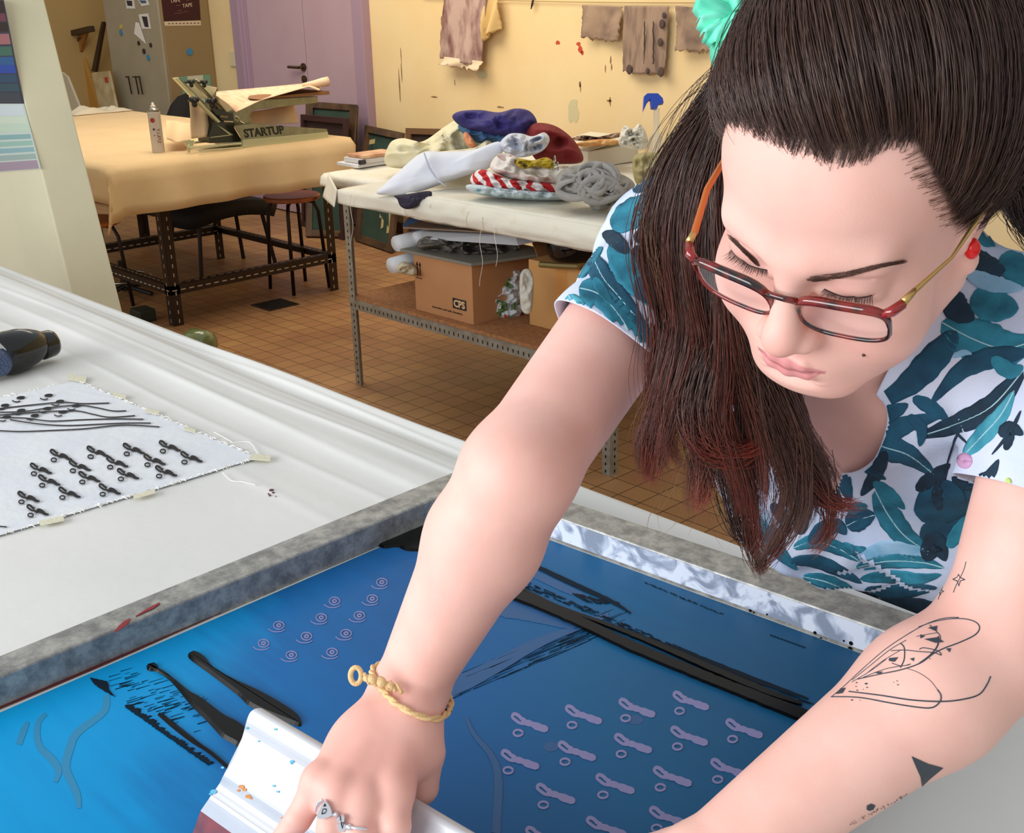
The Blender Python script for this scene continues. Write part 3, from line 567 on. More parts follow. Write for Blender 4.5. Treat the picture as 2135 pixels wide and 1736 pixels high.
# hanging threads
th = mat('white_thread', 'd8d2c4', .8)
for k, (x, y0, y1) in enumerate(((733, 405, 515), (1003, 452, 600), (1034, 475, 560), (973, 440, 480), (895, 425, 440))):
    tag(MB().tube([onv(x+3*math.sin(y*.07+k), y, RY0-.05) for y in range(y0, y1, 8)], .0012, 4).build('thread', th), ['loose white thread hanging by the left leg of the rack', 'longest loose thread hanging in front of the paper bag', 'wavy loose thread hanging above the clear bag', 'looped loose thread hanging from the middle of the pad', 'short loose thread near the dark scarf end'][k], 'thread', 'loose threads on the rack')
def puff(name, px, d, thick, m, label, cat, seed=0, c=None, fs=18, fa=.35, nr=22, na=110, back=1.0, tilt=0, group=None, sub=0, dirn=None):
    """crumpled solid whose outline is given by points around it; true depth `thick`"""
    if c is None: c = (sum(p[0] for p in px)/len(px), sum(p[1] for p in px)/len(px))
    n = len(px)
    pl = []
    for k in range(na):
        t = k/na*n; i = int(t); f = t-i; P = [px[(i+j-1) % n] for j in range(4)]
        pl.append([.5*((2*P[1][a])+(-P[0][a]+P[2][a])*f+(2*P[0][a]-5*P[1][a]+4*P[2][a]-P[3][a])*f*f+(-P[0][a]+3*P[1][a]-3*P[2][a]+P[3][a])*f**3) for a in (0, 1)])
    vs = []; fs_ = []
    def pt(k, t, side):
        x = c[0]+(pl[k][0]-c[0])*t; y = c[1]+(pl[k][1]-c[1])*t
        w0 = W(x, y, d); prof = math.sqrt(max(0, 1-t**2.6))
        q = w0*1.0; 
        if dirn: q = Vector((q.x*dirn[0], q.y*dirn[1], q.z*dirn[2]))
        wq = q+Vector((noise.noise(q*9), noise.noise(q*9+Vector((5, 0, 0))), 0))*.03; r = 1-abs(noise.noise(Vector((wq.x*fs, wq.y*fs, wq.z*fs*1.5))+Vector((seed, seed*2, 0))))*2.4; r2 = (1-abs(noise.noise(wq*fs*2.4+Vector((0, seed, seed))))*3)*.8+.5*noise.noise(wq*fs*5)
        dd = side*thick*(prof*(.72+fa*(r-.5))+prof*fa*.42*r2)+tilt*(y-c[1])
        return W(x, y, d-dd)
    vs.append(pt(0, 0, 1)); vs.append(pt(0, 0, -back))
    for s in (1, -1):
        for r_ in range(1, nr+1):
            t = math.sin(r_/nr*PI/2)
            for k in range(na): vs.append(pt(k, t, s if s > 0 else -back))
    def idx(s, r_, k): return 2+(0 if s > 0 else nr*na)+(r_-1)*na+k % na
    for s in (1, -1):
        for k in range(na): fs_.append((0 if s > 0 else 1, idx(s, 1, k), idx(s, 1, k+1)))
        for r_ in range(1, nr):
            for k in range(na): fs_.append((idx(s, r_, k), idx(s, r_+1, k), idx(s, r_+1, k+1), idx(s, r_, k+1)))
    o = MB().add(vs, fs_).build(name, m, smooth=True)
    bm = bmesh.new(); bm.from_mesh(o.data); bmesh.ops.remove_doubles(bm, verts=bm.verts, dist=1e-5); bmesh.ops.recalc_face_normals(bm, faces=bm.faces); bm.to_mesh(o.data); bm.free()
    for p_ in o.data.polygons: p_.use_smooth = True
    return tag(o, label, cat, group)
def dist(x, y, z): return (onz(x, y, z)-Vector(CAM)).dot(Vector(RW[2]))
dz = lambda x, y: dist(x, y, RZ+.01)
cream = mat('ivory_fabric', 'ddd5b4', .85, bump=2.2, bscale=16); navy = mat('navy_purple_fabric', '2b2660', .8, col2='38307a', nscale=8, bump=2.2, bscale=16); maroon = mat('deep_red_fabric', '7a1a1c', .85, bump=2.2, bscale=16); sky = mat('slate_blue_fabric', '47709c', .85, bump=2.2, bscale=16)
whitef = mat('cool_white_fabric', 'dfe3ee', .8, bump=1.5, bscale=6); palegrey = mat('pale_grey_fabric', 'ced2de', .8, bump=2.2, bscale=16); peach = mat('peach_fabric', 'e0946a', .8)
puff('ivory_sheet', [(806, 345), (812, 300), (840, 288), (880, 295), (930, 262), (955, 250), (985, 262), (1010, 330), (960, 352), (880, 352)], 5.20, 0.179, cream, 'ivory fabric heap at the left of the clothes pile', 'fabric', 1, fs=9, fa=.45)
puff('blue_cloth', [(955, 262), (1000, 262), (1060, 280), (1070, 300), (1010, 300), (980, 290)], 5.05, 0.112, sky, 'slate blue cloth peeking out under the purple garment', 'fabric', 2)
puff('peach_cloth', [(966, 280), (975, 276), (992, 300), (985, 308), (972, 300)], 4.95, 0.045, peach, 'small peach cloth edge between ivory and blue fabrics', 'fabric', 3)
puff('purple_sweater', [(943, 244), (958, 232), (1000, 229), (1040, 234), (1075, 226), (1105, 232), (1120, 256), (1108, 278), (1050, 284), (1000, 276), (962, 264)], 5.00, 0.157, navy, 'dark purple garment on top of the clothes pile', 'garment', 4, fs=10, fa=.3)
puff('red_garment', [(1098, 288), (1105, 262), (1130, 256), (1165, 266), (1200, 296), (1216, 334), (1180, 342), (1120, 335)], 4.95, 0.157, maroon, 'deep red garment draped right of the purple one', 'garment', 5, fs=8, fa=.3)
puff('ivory_sheet', [(878, 330), (900, 318), (985, 308), (1015, 292), (1030, 305), (1005, 320), (1040, 330), (1000, 345), (930, 350)], 4.95, 0.112, cream, 'crumpled ivory cloth in front of the slate blue one', 'fabric', 6, fs=14, fa=.5)
puff('grey_blouse', [(1042, 300), (1060, 280), (1085, 278), (1110, 284), (1135, 276), (1146, 292), (1130, 315), (1090, 328), (1055, 320)], 4.72, 0.112, palegrey, 'pale grey blouse folded in loops in the middle of the pile', 'garment', 7, fs=16, fa=.9)
# white paper cone-like fabric to the front left
puff('white_drape', [(786, 404), (800, 385), (830, 358), (880, 318), (925, 316), (985, 312), (1040, 295), (1048, 318), (1020, 350), (985, 362), (930, 380), (880, 398), (830, 406)], 4.72, 0.112, whitef, 'large bluish white sheet spread over the front left of the rack top', 'fabric', 8, fs=4, fa=.2)
tag(MB().tube([W(x, y, 4.60) for x, y in ((884, 318), (895, 350), (912, 375), (930, 388))], [.004, .006, .006, .003], 8, flat=.5).build('sheet_fold', mat('sheet_fold_grey', 'c0c4d4', .8), smooth=True), 'raised fold edge of the bluish white sheet', 'fabric')
puff('dark_scarf', [(822, 408), (850, 404), (896, 398), (898, 412), (880, 416), (870, 430), (850, 436), (835, 430), (828, 415)], 4.50, 0.034, mat('dark_navy_scarf', '2c2638', .85), 'dark scarf end hanging under the bluish white sheet', 'scarf', 9)
def stack(name, x0, x1, ytop, ybot, skew, d, dep, m, label, seed, group, cat='garment'):
    return puff(name, [(x0, (ytop+ybot)/2), (x0+8, ytop), ((x0+x1)/2, ytop-2+skew/2), (x1-10, ytop+skew), (x1, (ytop+ybot)/2+skew), (x1-8, ybot+skew), ((x0+x1)/2, ybot+skew/2+1), (x0+10, ybot)], d, dep, m, label, cat, seed, fs=20, fa=.3, group=group)
stripem = mat('red_striped_fabric', 'c8242a', .8)
_nt = stripem.node_tree; _w = _nt.nodes.new('ShaderNodeTexWave'); _w.bands_direction = 'DIAGONAL'; _w.inputs['Scale'].default_value = 9; _w.inputs['Distortion'].default_value = 5; _w.inputs['Detail'].default_value = 1; _tc = _nt.nodes.new('ShaderNodeTexCoord'); _r = _nt.nodes.new('ShaderNodeValToRGB')
_nt.links.new(_tc.outputs['Object'], _w.inputs['Vector']); _nt.links.new(_w.outputs[0], _r.inputs[0]); _r.color_ramp.elements[0].position = .45; _r.color_ramp.elements[0].color = lin('c41f26'); _r.color_ramp.elements[1].position = .5; _r.color_ramp.elements[1].color = lin('e8e4e2'); _nt.links.new(_r.outputs[0], _nt.nodes['Principled BSDF'].inputs['Base Color'])
flow = mat('blue_white_floral', 'cdd9de', .85, col2='6fa0b0', nscale=34, mix=(.55, .7))
puff('floral_shirt', [(972, 392), (985, 384), (1060, 392), (1130, 398), (1180, 404), (1190, 415), (1130, 418), (1060, 414), (1000, 406)], 4.42, 0.157, flow, 'folded pale blue patterned garment at the bottom of the folded stack', 'garment', 11, fs=20, fa=.2, tilt=-.002)
puff('red_striped_shirt', [(980, 378), (990, 358), (1012, 354), (1060, 372), (1110, 378), (1160, 384), (1165, 400), (1110, 404), (1050, 400), (1000, 394)], 4.44, 0.168, stripem, 'folded red and white striped garment in the stack', 'garment', 12, fs=22, fa=.25)
puff('white_shirt', [(1022, 350), (1035, 325), (1060, 322), (1120, 340), (1185, 350), (1190, 366), (1150, 384), (1090, 378), (1050, 368)], 4.46, 0.168, mat('warm_white_fabric', 'e6e0d8', .85, bump=2.2, bscale=16), 'folded white garment on top of the striped one', 'garment', 13, fs=12, fa=.4)
rb = mat('bright_red_band', 'c4222a', .8)
for k, pts in enumerate([[(990, 366), (1030, 374), (1075, 384), (1125, 380)], [(984, 380), (1020, 384), (1050, 394), (1078, 396)], [(1066, 402), (1072, 394), (1080, 392)], [(1078, 404), (1086, 394), (1096, 394)], [(1092, 404), (1098, 396), (1108, 396)]]):
    pass
puff('yellow_scarf', [(1072, 338), (1080, 330), (1110, 334), (1140, 328), (1156, 340), (1150, 352), (1120, 348), (1090, 352)], 4.30, 0.056, mat('yellow_green_fabric', 'b59a1e', .8, col2='3f3a1a', nscale=30, mix=(.5, .6)), 'mustard yellow patterned scarf with key rings on the folded stack', 'scarf', 14, fs=26, fa=.8)
puff('pink_garment', [(1036, 322), (1060, 320), (1090, 334), (1150, 342), (1180, 350), (1150, 356), (1090, 346), (1050, 336)], 4.42, 0.090, mat('dusty_pink_print', 'b09088', .85, col2='d8ccc8', nscale=18), 'dusty pink patterned cloth under the mustard scarf', 'fabric', 15)
mb = MB(); kr = mat('key_ring_steel', 'a8a8a0', .2, .95)
for (x, y, r) in ((1157, 335, .017), (1163, 346, .014)):
    c = W(x, y, 4.16); mb.tube([c+Vector((r*math.cos(a)*.7, -r*math.cos(a)*.5, r*math.sin(a))) for a in [2*PI*i/20 for i in range(21)]], .002, 6, cap=False)
tag(mb.build('key_rings', kr, smooth=True), 'two steel key rings beside the mustard scarf', 'key ring')
grey = mat('grey_jersey', '8f8c88', .9, col2='9a9794', nscale=30, bump=1.4, bscale=30)
puff('grey_jersey', [(1160, 385), (1168, 358), (1195, 346), (1240, 345), (1280, 356), (1318, 376), (1322, 400), (1290, 420), (1262, 438), (1235, 436), (1222, 420), (1190, 410)], 4.17, 0.146, grey, 'crumpled grey jersey fabric at the right end of the pile', 'fabric', 16, fs=13, fa=.55)
mb = MB(); rnd = random.Random(3)
for k in range(11):
    cx_, cy_ = 1225+rnd.uniform(-28, 45), 382+rnd.uniform(-18, 22); rx, ry = rnd.uniform(24, 48), rnd.uniform(14, 28); a0_, a1_ = rnd.uniform(0, 6.3), rnd.uniform(2.5, 4.8); ph = rnd.uniform(-.4, .4)
    pts = []; 
    for i in range(18):
        a = a0_+a1_*i/17; x = cx_+rx*math.cos(a); y = cy_+ry*math.sin(a)+ph*(x-cx_); e = max(0, 1-((x-1240)/85)**2-((y-390)/48)**2); pts.append(W(x, y, 4.17-.140*math.sqrt(e)-.014))
    mb.tube(pts, [.004+.009*math.sin(PI*i/17) for i in range(18)], 8, flat=1.3)
tag(mb.build('grey_ribbons', grey, smooth=True), 'grey jersey strips curled over the grey fabric heap', 'fabric')
# books on the left end
bkp = onz(752, 353, RZ+.005); ax_ = Vector((.0, 1, 0)); 
for k, (dx, dy, L_, Wd, h_, z, m, lb) in enumerate([(0, 0, .23, .17, .016, 0, mat('white_book', 'd6d4d4', .5), 'white folder lowest of the book stack on the rack'), (.012, .02, .2, .15, .022, .018, mat('grey_binder', 'c9c6c4', .5), 'white bound book with black spine in the book stack'), (.016, .03, .19, .14, .014, .042, mat('photo_cover', 'b47c5a', .5, col2='d8b08c', nscale=14), 'book with tan photo cover, top of the book stack')]):
    bb = MB().box((bkp.x-Wd+dx-.02, bkp.y+dy, RZ+z+.008), (bkp.x+dx-.02, bkp.y+dy+L_+.02, RZ+z+h_+.008)); o = bb.build('book', m, bevel=.002); tag(o, lb, 'book', 'books on the rack end')
tag(MB().tube([Vector((bkp.x-.005, bkp.y+.0, RZ+.036)), Vector((bkp.x-.005, bkp.y+.03, RZ+.036))], .012, 10).build('spine_cap', mat('black_plastic2', '20202a', .4)), 'black spine end of the white bound book', 'book spine')
# right side box, orange thing, gloves, sprayer (further back on the rack)
bc = onz(1272, 345, RZ+.006)
wbx = thing('white_carton', (bc.x-.13, bc.y, RZ+.006), 'flat white carton with small print right of the red garment', 'box'); q = [onz(*p_, RZ+.05) for p_ in ((1211, 342), (1270, 348))]
MB().box((bc.x-.30, bc.y-.15, RZ+.006), (bc.x, bc.y+.2, RZ+.085)).build('carton_body', mat('white_card', 'd3cec2', .6), wbx, bevel=.002)
MB().prism([Vector((bc.x-.29, bc.y-.13, RZ+.086)), Vector((bc.x-.01, bc.y-.13, RZ+.086)), Vector((bc.x-.01, bc.y+.18, RZ+.12)), Vector((bc.x-.29, bc.y+.18, RZ+.12))], (0, 0, .003)).build('carton_flap', mat('cream_card', 'e0d9c0', .6), wbx)
MB().box((bc.x-.27, bc.y-.1512, RZ+.052), (bc.x-.255, bc.y-.15, RZ+.064)).box((bc.x-.27, bc.y-.1512, RZ+.034), (bc.x-.23, bc.y-.15, RZ+.04)).build('carton_print', mat('black_lettering', '1d1d1a', .5), wbx)
puff('orange_cloth', [(1200, 300), (1230, 292), (1270, 290), (1292, 294), (1280, 302), (1240, 304), (1215, 306)], 5.20, 0.056, mat('orange_cloth_m', 'c86a2c', .8, col2='d8b070', nscale=20), 'orange and cream cloth behind the white carton', 'fabric', 18)
puff('brown_twigs', [(1190, 290), (1215, 282), (1250, 285), (1290, 276), (1296, 284), (1260, 292), (1220, 294)], 5.30, 0.056, mat('brown_bits', '6a4a34', .8, col2='c8a890', nscale=60), 'brown trimmings heaped behind the orange cloth', 'trimmings', 19, fs=40, fa=.9)
puff('white_gloves', [(1290, 300), (1296, 270), (1306, 262), (1320, 268), (1332, 258), (1345, 272), (1352, 300), (1340, 312), (1310, 310)], 5.15, 0.067, mat('glove_white', 'dad6c8', .8), 'crumpled white gloves behind the carton, beside the sprayer', 'gloves', 20, fs=26, fa=.9)
sp = thing('spray_bottle', W(1368, 300, 5.1), 'spray bottle with a blue trigger head behind the pile', 'spray bottle'); d0 = 5.1
blu = mat('trigger_blue', '2346b0', .35)
hd = [(1341, 232), (1343, 200), (1350, 194), (1372, 194), (1382, 204), (1384, 214), (1374, 216), (1370, 226), (1358, 224), (1356, 206), (1350, 212)]
MB().prism([W(x, y, d0) for x, y in hd], Vector(RW[2])*.035).build('trigger_head', blu, sp, bevel=.002)
pb_ = W(1369, 226, d0+.015); MB().lathe(Vector((pb_.x, pb_.y, RZ)), [(.0, 0), (.036, 0), (.038, .01), (.038, .12), (.03, .15), (.014, .17), (.014, max(.18, pb_.z-RZ))], 20).build('bottle', mat('clear_bottle', 'cfd0c8', .2, alpha=.3), sp, smooth=True)
puff('garment_heap', [(1320, 330), (1345, 318), (1400, 322), (1430, 350), (1420, 390), (1360, 400), (1325, 380)], 4.55, 0.112, mat('olive_cloth', 'a89c6c', .85), 'olive cloth at the far right of the rack, behind the hair', 'fabric', 22)
# ---- shelf contents
kraft = mat('kraft_card', 'c08a5c', .75, col2='b88358', nscale=5); kraft2 = mat('kraft_card_inner', '8f6038', .8)
cps = thing('cardboard_box', (-3.75, 3.1, SZ), 'brown cardboard box with up arrows and a black CPS mark on the shelf', 'box')
q0 = onv(868, 642, RY0+.045); q1 = onv(1010-23, 657, RY0+.045); X0, X1 = q0.x, q1.x; YF = RY0+.045; HT = onv(866, 528, YF).z
cbody = MB().box((X0, YF, SZ), (X1, YF+.4, HT)).build('box_body', kraft, cps)
blk = mat('black_lettering', '1d1d1a', .5)
mb = MB(); w_ = X1-X0
def fp(u, v): return Vector((X0+w_*u, YF-.0012, SZ+(HT-SZ)*v))
mb.add([fp(.66, .20), fp(.89, .20), fp(.89, .38), fp(.66, .38)], [(0, 1, 2, 3)], blk)
add_text(mb, 'CPS', .04, fp(.68, .235)+Vector((0, -.0006, 0)), (1, 0, 0), (0, 0, 1), mat('pale_print', 'd8b48c', .6), bold=.0015, wid=w_*.19)
add_text(mb, 'innovative and safe chemistry', .012, fp(.30, .115), (1, 0, 0), (0, 0, 1), blk, wid=w_*.52)
for u in (.055, .105):
    mb.add([fp(u, .62), fp(u+.012, .62), fp(u+.012, .84), fp(u, .84)], [(0, 1, 2, 3)], blk); mb.add([fp(u-.014, .80), fp(u+.026, .80), fp(u+.006, .87)], [(0, 1, 2)], blk)
mb.add([fp(.03, .57), fp(.14, .57), fp(.14, .585), fp(.03, .585)], [(0, 1, 2, 3)], blk)
absorb(cbody, mb.build('box_print', None, cps))
# lids / papers on the box
dc = lambda x, y: dist(x, y, HT)
flatm = mat('grey_card', '7c786e', .7)
tag(MB().prism([Vector((X0-.05, YF-.03, HT+.003)), Vector((X1+.02, YF-.02, HT+.003)), Vector((X1+.12, YF+.35, HT+.003)), Vector((X0, YF+.38, HT+.003))], (0, 0, .012)).build('grey_board', flatm, bevel=.002), 'grey board lying flat on the CPS cardboard box', 'board')
puff('silver_foil', [(870, 505), (890, 492), (925, 498), (960, 492), (1010, 505), (1060, 500), (1085, 520), (1060, 534), (990, 540), (930, 528), (880, 520)], 4.72, .13, mat('crumpled_foil', '77736c', .5, .2, col2='4c4844', nscale=12, bump=.6, bscale=20), 'crumpled grey plastic sheet on top of the CPS box', 'plastic sheet', 31, fs=16, fa=.6)
for k, (x, y, r, L_, lb) in enumerate([(866, 500, .042, .45, 'white fabric roll, upper one at the left end of the shelf'), (856, 545, .042, .45, 'white fabric roll, lower one at the left end of the shelf'), (905, 488, .03, .3, 'white paper roll on top of the CPS box')]):
    c = W(x, y, 4.85); tag(MB().tube([c+Vector((0, -.1, 0)), c+Vector((0, -.02, 0)), c+Vector((.02, L_*.6, 0)), c+Vector((.03, L_, 0))], [r*.9, r, r*1.02, r], 20, flat=.85).build('fabric_roll', mat('roll_white', 'd6d8dc', .8), smooth=True), lb, 'roll', 'rolls on the rack shelf')
puff('ivory_pad', [(827, 558), (840, 545), (866, 556), (868, 574), (850, 572), (832, 568)], 4.75, .1, mat('ivory_pad_m', 'c9c0a6', .85), 'ivory cloth under the lower roll on the shelf', 'fabric', 33)
tag(MB().prism([W(878, 482, 4.75), W(1075, 490, 4.45), W(1080, 512, 4.4), W(875, 498, 4.7)], (.05, .25, .01)).build('paper_stack', mat('paper_white', 'd4d6da', .7), bevel=.004), 'white papers stacked above the CPS box', 'papers')
tag(MB().prism([W(840, 476, 4.7), W(1060, 488, 4.35), W(1090, 478, 4.5), W(900, 455, 5.0)], (0, 0, .006)).build('brown_card', mat('brown_card_m', '7d6a58', .75)), 'brown card sheet above the papers, under the rack top', 'card')
puff('paper_bundle', [(858, 432), (880, 424), (960, 436), (1055, 452), (1060, 476), (1000, 478), (920, 468), (868, 455)], 4.62, .05, mat('paper_bundle_m', 'bcb6a2', .8, col2='c8c8c4', nscale=5), 'rolled papers stuffed right under the rack top', 'papers', 35, fs=6, fa=.2)
tag(MB().prism([W(838, 470, 5.0), W(850, 455, 5.0), W(900, 462, 4.9), W(880, 485, 4.9)], (.02, .1, .0)).build('blue_folder', mat('navy_folder', '2d4a6c', .6)), 'navy folder behind the papers on the shelf', 'folder')
pbag = puff('plastic_bag', [(1014, 655), (1012, 600), (1018, 566), (1050, 562), (1082, 560), (1086, 600), (1088, 650), (1070, 664), (1035, 664)], dist(1050, 662, SZ)+.02, .05, mat('clear_plastic_bag', 'd8dde2', .2, col2='56703a', nscale=17, mix=(.54, .58), alpha=.95, coat=.5), 'pale plastic bag with green leaf print and a red dot on the shelf', 'bag', 36, fs=20, fa=.7)
bd_ = dist(1050, 662, SZ)-.04
mb = MB(); 
mb.sphere(W(1054, 659, bd_), (.008, .004, .008), mat('bag_print_red', 'b0202c', .5), 10, 6)
mb.build('red_print', None, None, smooth=True)
lp = bpy.data.objects['red_print']; lp.parent = pbag
puff('white_mesh_bag', [(1086, 640), (1084, 575), (1100, 560), (1112, 580), (1110, 640), (1100, 655)], 4.25, .04, mat('string_bag_white', 'c8c4b8', .8), 'white string bag squeezed between the clear bag and the right box', 'bag', 37)
b2 = thing('cardboard_box', (-3.2, 3.2, SZ), 'open brown cardboard box with a dark pot inside, right end of the shelf', 'box')
g0 = onz(1104, 676, SZ); XB0 = g0.x; YB0 = g0.y; HB = onv(1102, 540, YB0).z
MB().box((XB0, YB0, SZ), (XB0+.45, YB0+.35, HB)).build('box_body', mat('kraft_light', 'cc9a5e', .75, col2='c49258', nscale=5), b2, bevel=.003)
ft0 = onv(1158, 560, YB0).x; MB().box((ft0, YB0-.001, SZ+.002), (ft0+.06, YB0, HB)).build('parcel_tape', mat('brown_parcel_tape', 'd0924e', .4), b2)
MB().prism([Vector((XB0+.0, YB0+.05, HB)), Vector((XB0+.0, YB0+.34, HB)), Vector((XB0-.11, YB0+.34, HB+.2)), Vector((XB0-.11, YB0+.05, HB+.19))], (.004, 0, 0)).build('flap', kraft2, b2)
MB().prism([Vector((XB0, YB0+.35, HB)), Vector((XB0+.45, YB0+.35, HB)), Vector((XB0+.45, YB0+.38, HB+.2)), Vector((XB0-.03, YB0+.38, HB+.2))], (0, .004, 0)).build('flap', kraft2, b2)
pc = onz(1195, 538, HB+.002); pc.y = min(pc.y, YB0+.2)
pot = thing('black_pot', (pc.x, pc.y, HB), 'glossy black pot standing on the right cardboard box', 'pot')
MB().lathe(Vector((pc.x, pc.y, HB)), [(.0, 0), (.085, 0), (.1, .02), (.105, .06), (.1, .1), (.08, .125), (.07, .14)], 28).build('pot_body', mat('gloss_black', '0c0c10', .12, coat=.5), pot, smooth=True)
MB().tube([Vector((pc.x+.02, pc.y-.2, HB+.015)), Vector((pc.x+.1, pc.y-.19, HB+.02)), Vector((pc.x+.2, pc.y-.18, HB+.03))], .012, 8).build('handle', mat('brass_handle', '8a7a4c', .35, .6), pot)

def demote(child, host):
    child = bpy.data.objects[child]; child.parent = bpy.data.objects[host]
    for k in ('label', 'category', 'group'):
        if k in child: del child[k]
demote('spine_cap', 'book.001'); demote('sheet_fold', 'white_drape'); demote('cloth_corner', 'white_cloth'); demote('grey_ribbons', 'grey_jersey'); demote('canvas_roll', 'draped_canvas'); demote('cream_cloth.001', 'dyed_cloth')
bpy.data.objects['cream_cloth.001'].name = 'hem_flap'
# ================================================================= near work table with white cloth
PZ = .95; EV = 1.172
wt = thing('work_table', (-1.9, .6, 0), 'near work table carrying the screen, hidden under the white cloth', 'table')
MB().box((-3.9, -.25, .885), (.25, EV-.03, .925)).build('tabletop', wood, wt)
for x in (-3.8, -1.8, .15):
    for y in (-.15, EV-.12): MB().box((x-.03, y-.03, 0), (x+.03, y+.03, .885)).build('leg', angle, wt)
wcl = mat('white_table_cloth', 'e3e2de', .75, col2='dcdcd8', nscale=3, bump=.12, bscale=40)
def tcl(a, b):
    x = -4.0+4.35*a; s = -.35+1.95*b  # s = distance across, with overhang
    y = s; z = PZ
    if s > EV:
        o = s-EV; r = .018
        if o < r*1.57: y = EV+r*math.sin(o/r); z = PZ-r*(1-math.cos(o/r))
        else: y = EV+r+.01*math.sin(x*5); z = PZ-r-(o-r*1.57)
    elif s > EV-.42:
        k = (s-(EV-.42))/.42; fade = min(1, max(0, (-.9-x)/.4)); kk = k*k
        z += fade*(.0065*kk*math.sin(14*k+1.3*nz(x*1.4, s*2, 3)+.9*x)+.003*kk*math.sin(33*k+2*nz(x, s, 5)*2))+.006*kk*fade
    z += .0012*nz(x*3, y*5, 8)
    if s < EV-.01 and x < -.6:
        for c_, w_, h_ in ((.030, .0045, .005), (.062, .007, .004), (.105, .006, .0045), (.16, .009, .004), (.235, .008, .003), (.33, .012, .003)):
            dd_ = (EV-s-c_-.018*nz(x*1.1, c_*40, 2)-.02*c_*math.sin(x*2+c_*30))/w_; z += h_*math.exp(-dd_*dd_)*min(1, max(.2, (-.9-x)/.6))*.6*(.5+.8*abs(nz(x*1.3, c_*50, 4)))
    return (x, y, z)
tag(MB().grid(tcl, 220, 520).build('white_tablecloth', wcl, smooth=True, solid=.002, offs=-1), 'large white cloth stretched over the near work table', 'tablecloth')
# --- printed sample fabric taped to the table
FZ = PZ+.0022
pfm = mat('sample_fabric', 'e3e6ea', .85, col2='dde1e8', nscale=12, bump=.25, bscale=60)
F = [onz(160, 793, FZ), onz(540, 955, FZ), onz(-60, 1135, FZ), onz(-330, 905, FZ)]
def ff(a, b):
    p = F[0].lerp(F[1], a).lerp(F[3].lerp(F[2], a), b); e = min(a, 1-a, b, 1-b)
    if e < .003: p = p+Vector((.006*nz(a*60, b*60, 1), .006*nz(a*60, b*60, 9), 0))
    p.z = FZ+.0012*nz(p.x*9, p.y*9, 2)+.001*abs(nz(p.x*4+p.y*3, p.y, 4)); return p
fab = tag(MB().grid(ff, 90, 60).build('printed_fabric', pfm, smooth=True), 'white fabric sample with black printed motifs taped on the work table', 'fabric')
ink = mat('black_print_ink', '17161b', .7)
ZI = FZ+.0022
def flatpoly(mb, pts, z, m=None, h=.0004):
    q = [onz(x, y, z) for x, y in pts]; mb.prism(q, (0, 0, h), m)
ZC = [0]
def stroke(mb, pts, w, z, m=None, h=.0004):
    ZC[0] = (ZC[0]+1) % 40; z += ZC[0]*4e-6
    # pts px polyline, w list/scalar of px widths -> ribbon on plane z
    ws = w if hasattr(w, '__len__') else [w]*len(pts); L = []; R_ = []
    for i, (x, y) in enumerate(pts):
        x0, y0 = pts[max(0, i-1)]; x1, y1 = pts[min(len(pts)-1, i+1)]; dx, dy = x1-x0, y1-y0; n = math.hypot(dx, dy) or 1
        L.append((x-dy/n*ws[i]/2, y+dx/n*ws[i]/2)); R_.append((x+dy/n*ws[i]/2, y-dx/n*ws[i]/2))
    n = len(pts); vs = [onz(x, y, z) for x, y in L+R_]; top = [v+Vector((0, 0, h)) for v in vs]
    mb.add(vs+top, [(i, i+1, n+i+1, n+i) for i in range(n-1)]+[(2*n+i, 3*n+i, 3*n+i+1, 2*n+i+1) for i in range(n-1)]+[(i, 2*n+i, 2*n+i+1, i+1) for i in range(n-1)]+[(n+i, n+i+1, 3*n+i+1, 3*n+i) for i in range(n-1)]+[(0, n, 3*n, 2*n), (n-1, 3*n-1, 4*n-1, 2*n-1)][:1], m)
def smoothpts(pts, k=6):
    out = []; P = [pts[0]]+list(pts)+[pts[-1]]
    for i in range(1, len(P)-2):
        for j in range(k):
            f = j/k; out.append(tuple(.5*((2*P[i][a])+(-P[i-1][a]+P[i+1][a])*f+(2*P[i-1][a]-5*P[i][a]+4*P[i+1][a]-P[i+2][a])*f*f+(-P[i-1][a]+3*P[i][a]-3*P[i+1][a]+P[i+2][a])*f**3) for a in range(len(pts[0]))))
    out.append(tuple(pts[-1])); return out
def c1(x, y): return (x/2.893, 600+y/2.893)
mb = MB()
def motif(cx, cy, s, z, mb, m, body, ringm=None):
    # slug shape with open head loop and a small ring below
    P = lambda x, y: (cx+x*s, cy+y*s)
    bd = smoothpts([P(-5, 2)+(5*s,), P(2, 6)+(8*s,), P(8, 2)+(12*s,), P(18, 6)+(11*s,), P(28, 13)+(8*s,), P(38, 14)+(4*s,)] if body == 'black' else [P(-10, -3)+(5*s,), P(-4, 0)+(9*s,), P(3, 2)+(11*s,), P(9, 4)+(9*s,), P(16, 7)+(13*s,), P(24, 10)+(12*s,), P(31, 12)+(12*s,), P(36, 13)+(6*s,)], 4)
    stroke(mb, [(a, b) for a, b, c in bd], [c for a, b, c in bd], z, m)
    lp = smoothpts([P(-2, 3)+(5*s,), P(-12, 2)+(5*s,), P(-20, -3)+(5*s,), P(-26, -9)+(5*s,), P(-23, -14)+(6*s,), P(-16, -12)+(6*s,), P(-11, -7)+(6*s,), P(-4, -3)+(7*s,)], 4)
    stroke(mb, [(a, b) for a, b, c in lp], [c for a, b, c in lp], z, m)
    rg = [P(-16+8*math.cos(a), 16+5.5*math.sin(a)-(0 if body == 'black' else -3)) for a in [2*PI*i/12 for i in range(13)]]
    stroke(mb, rg, 3.6*s, z, m)
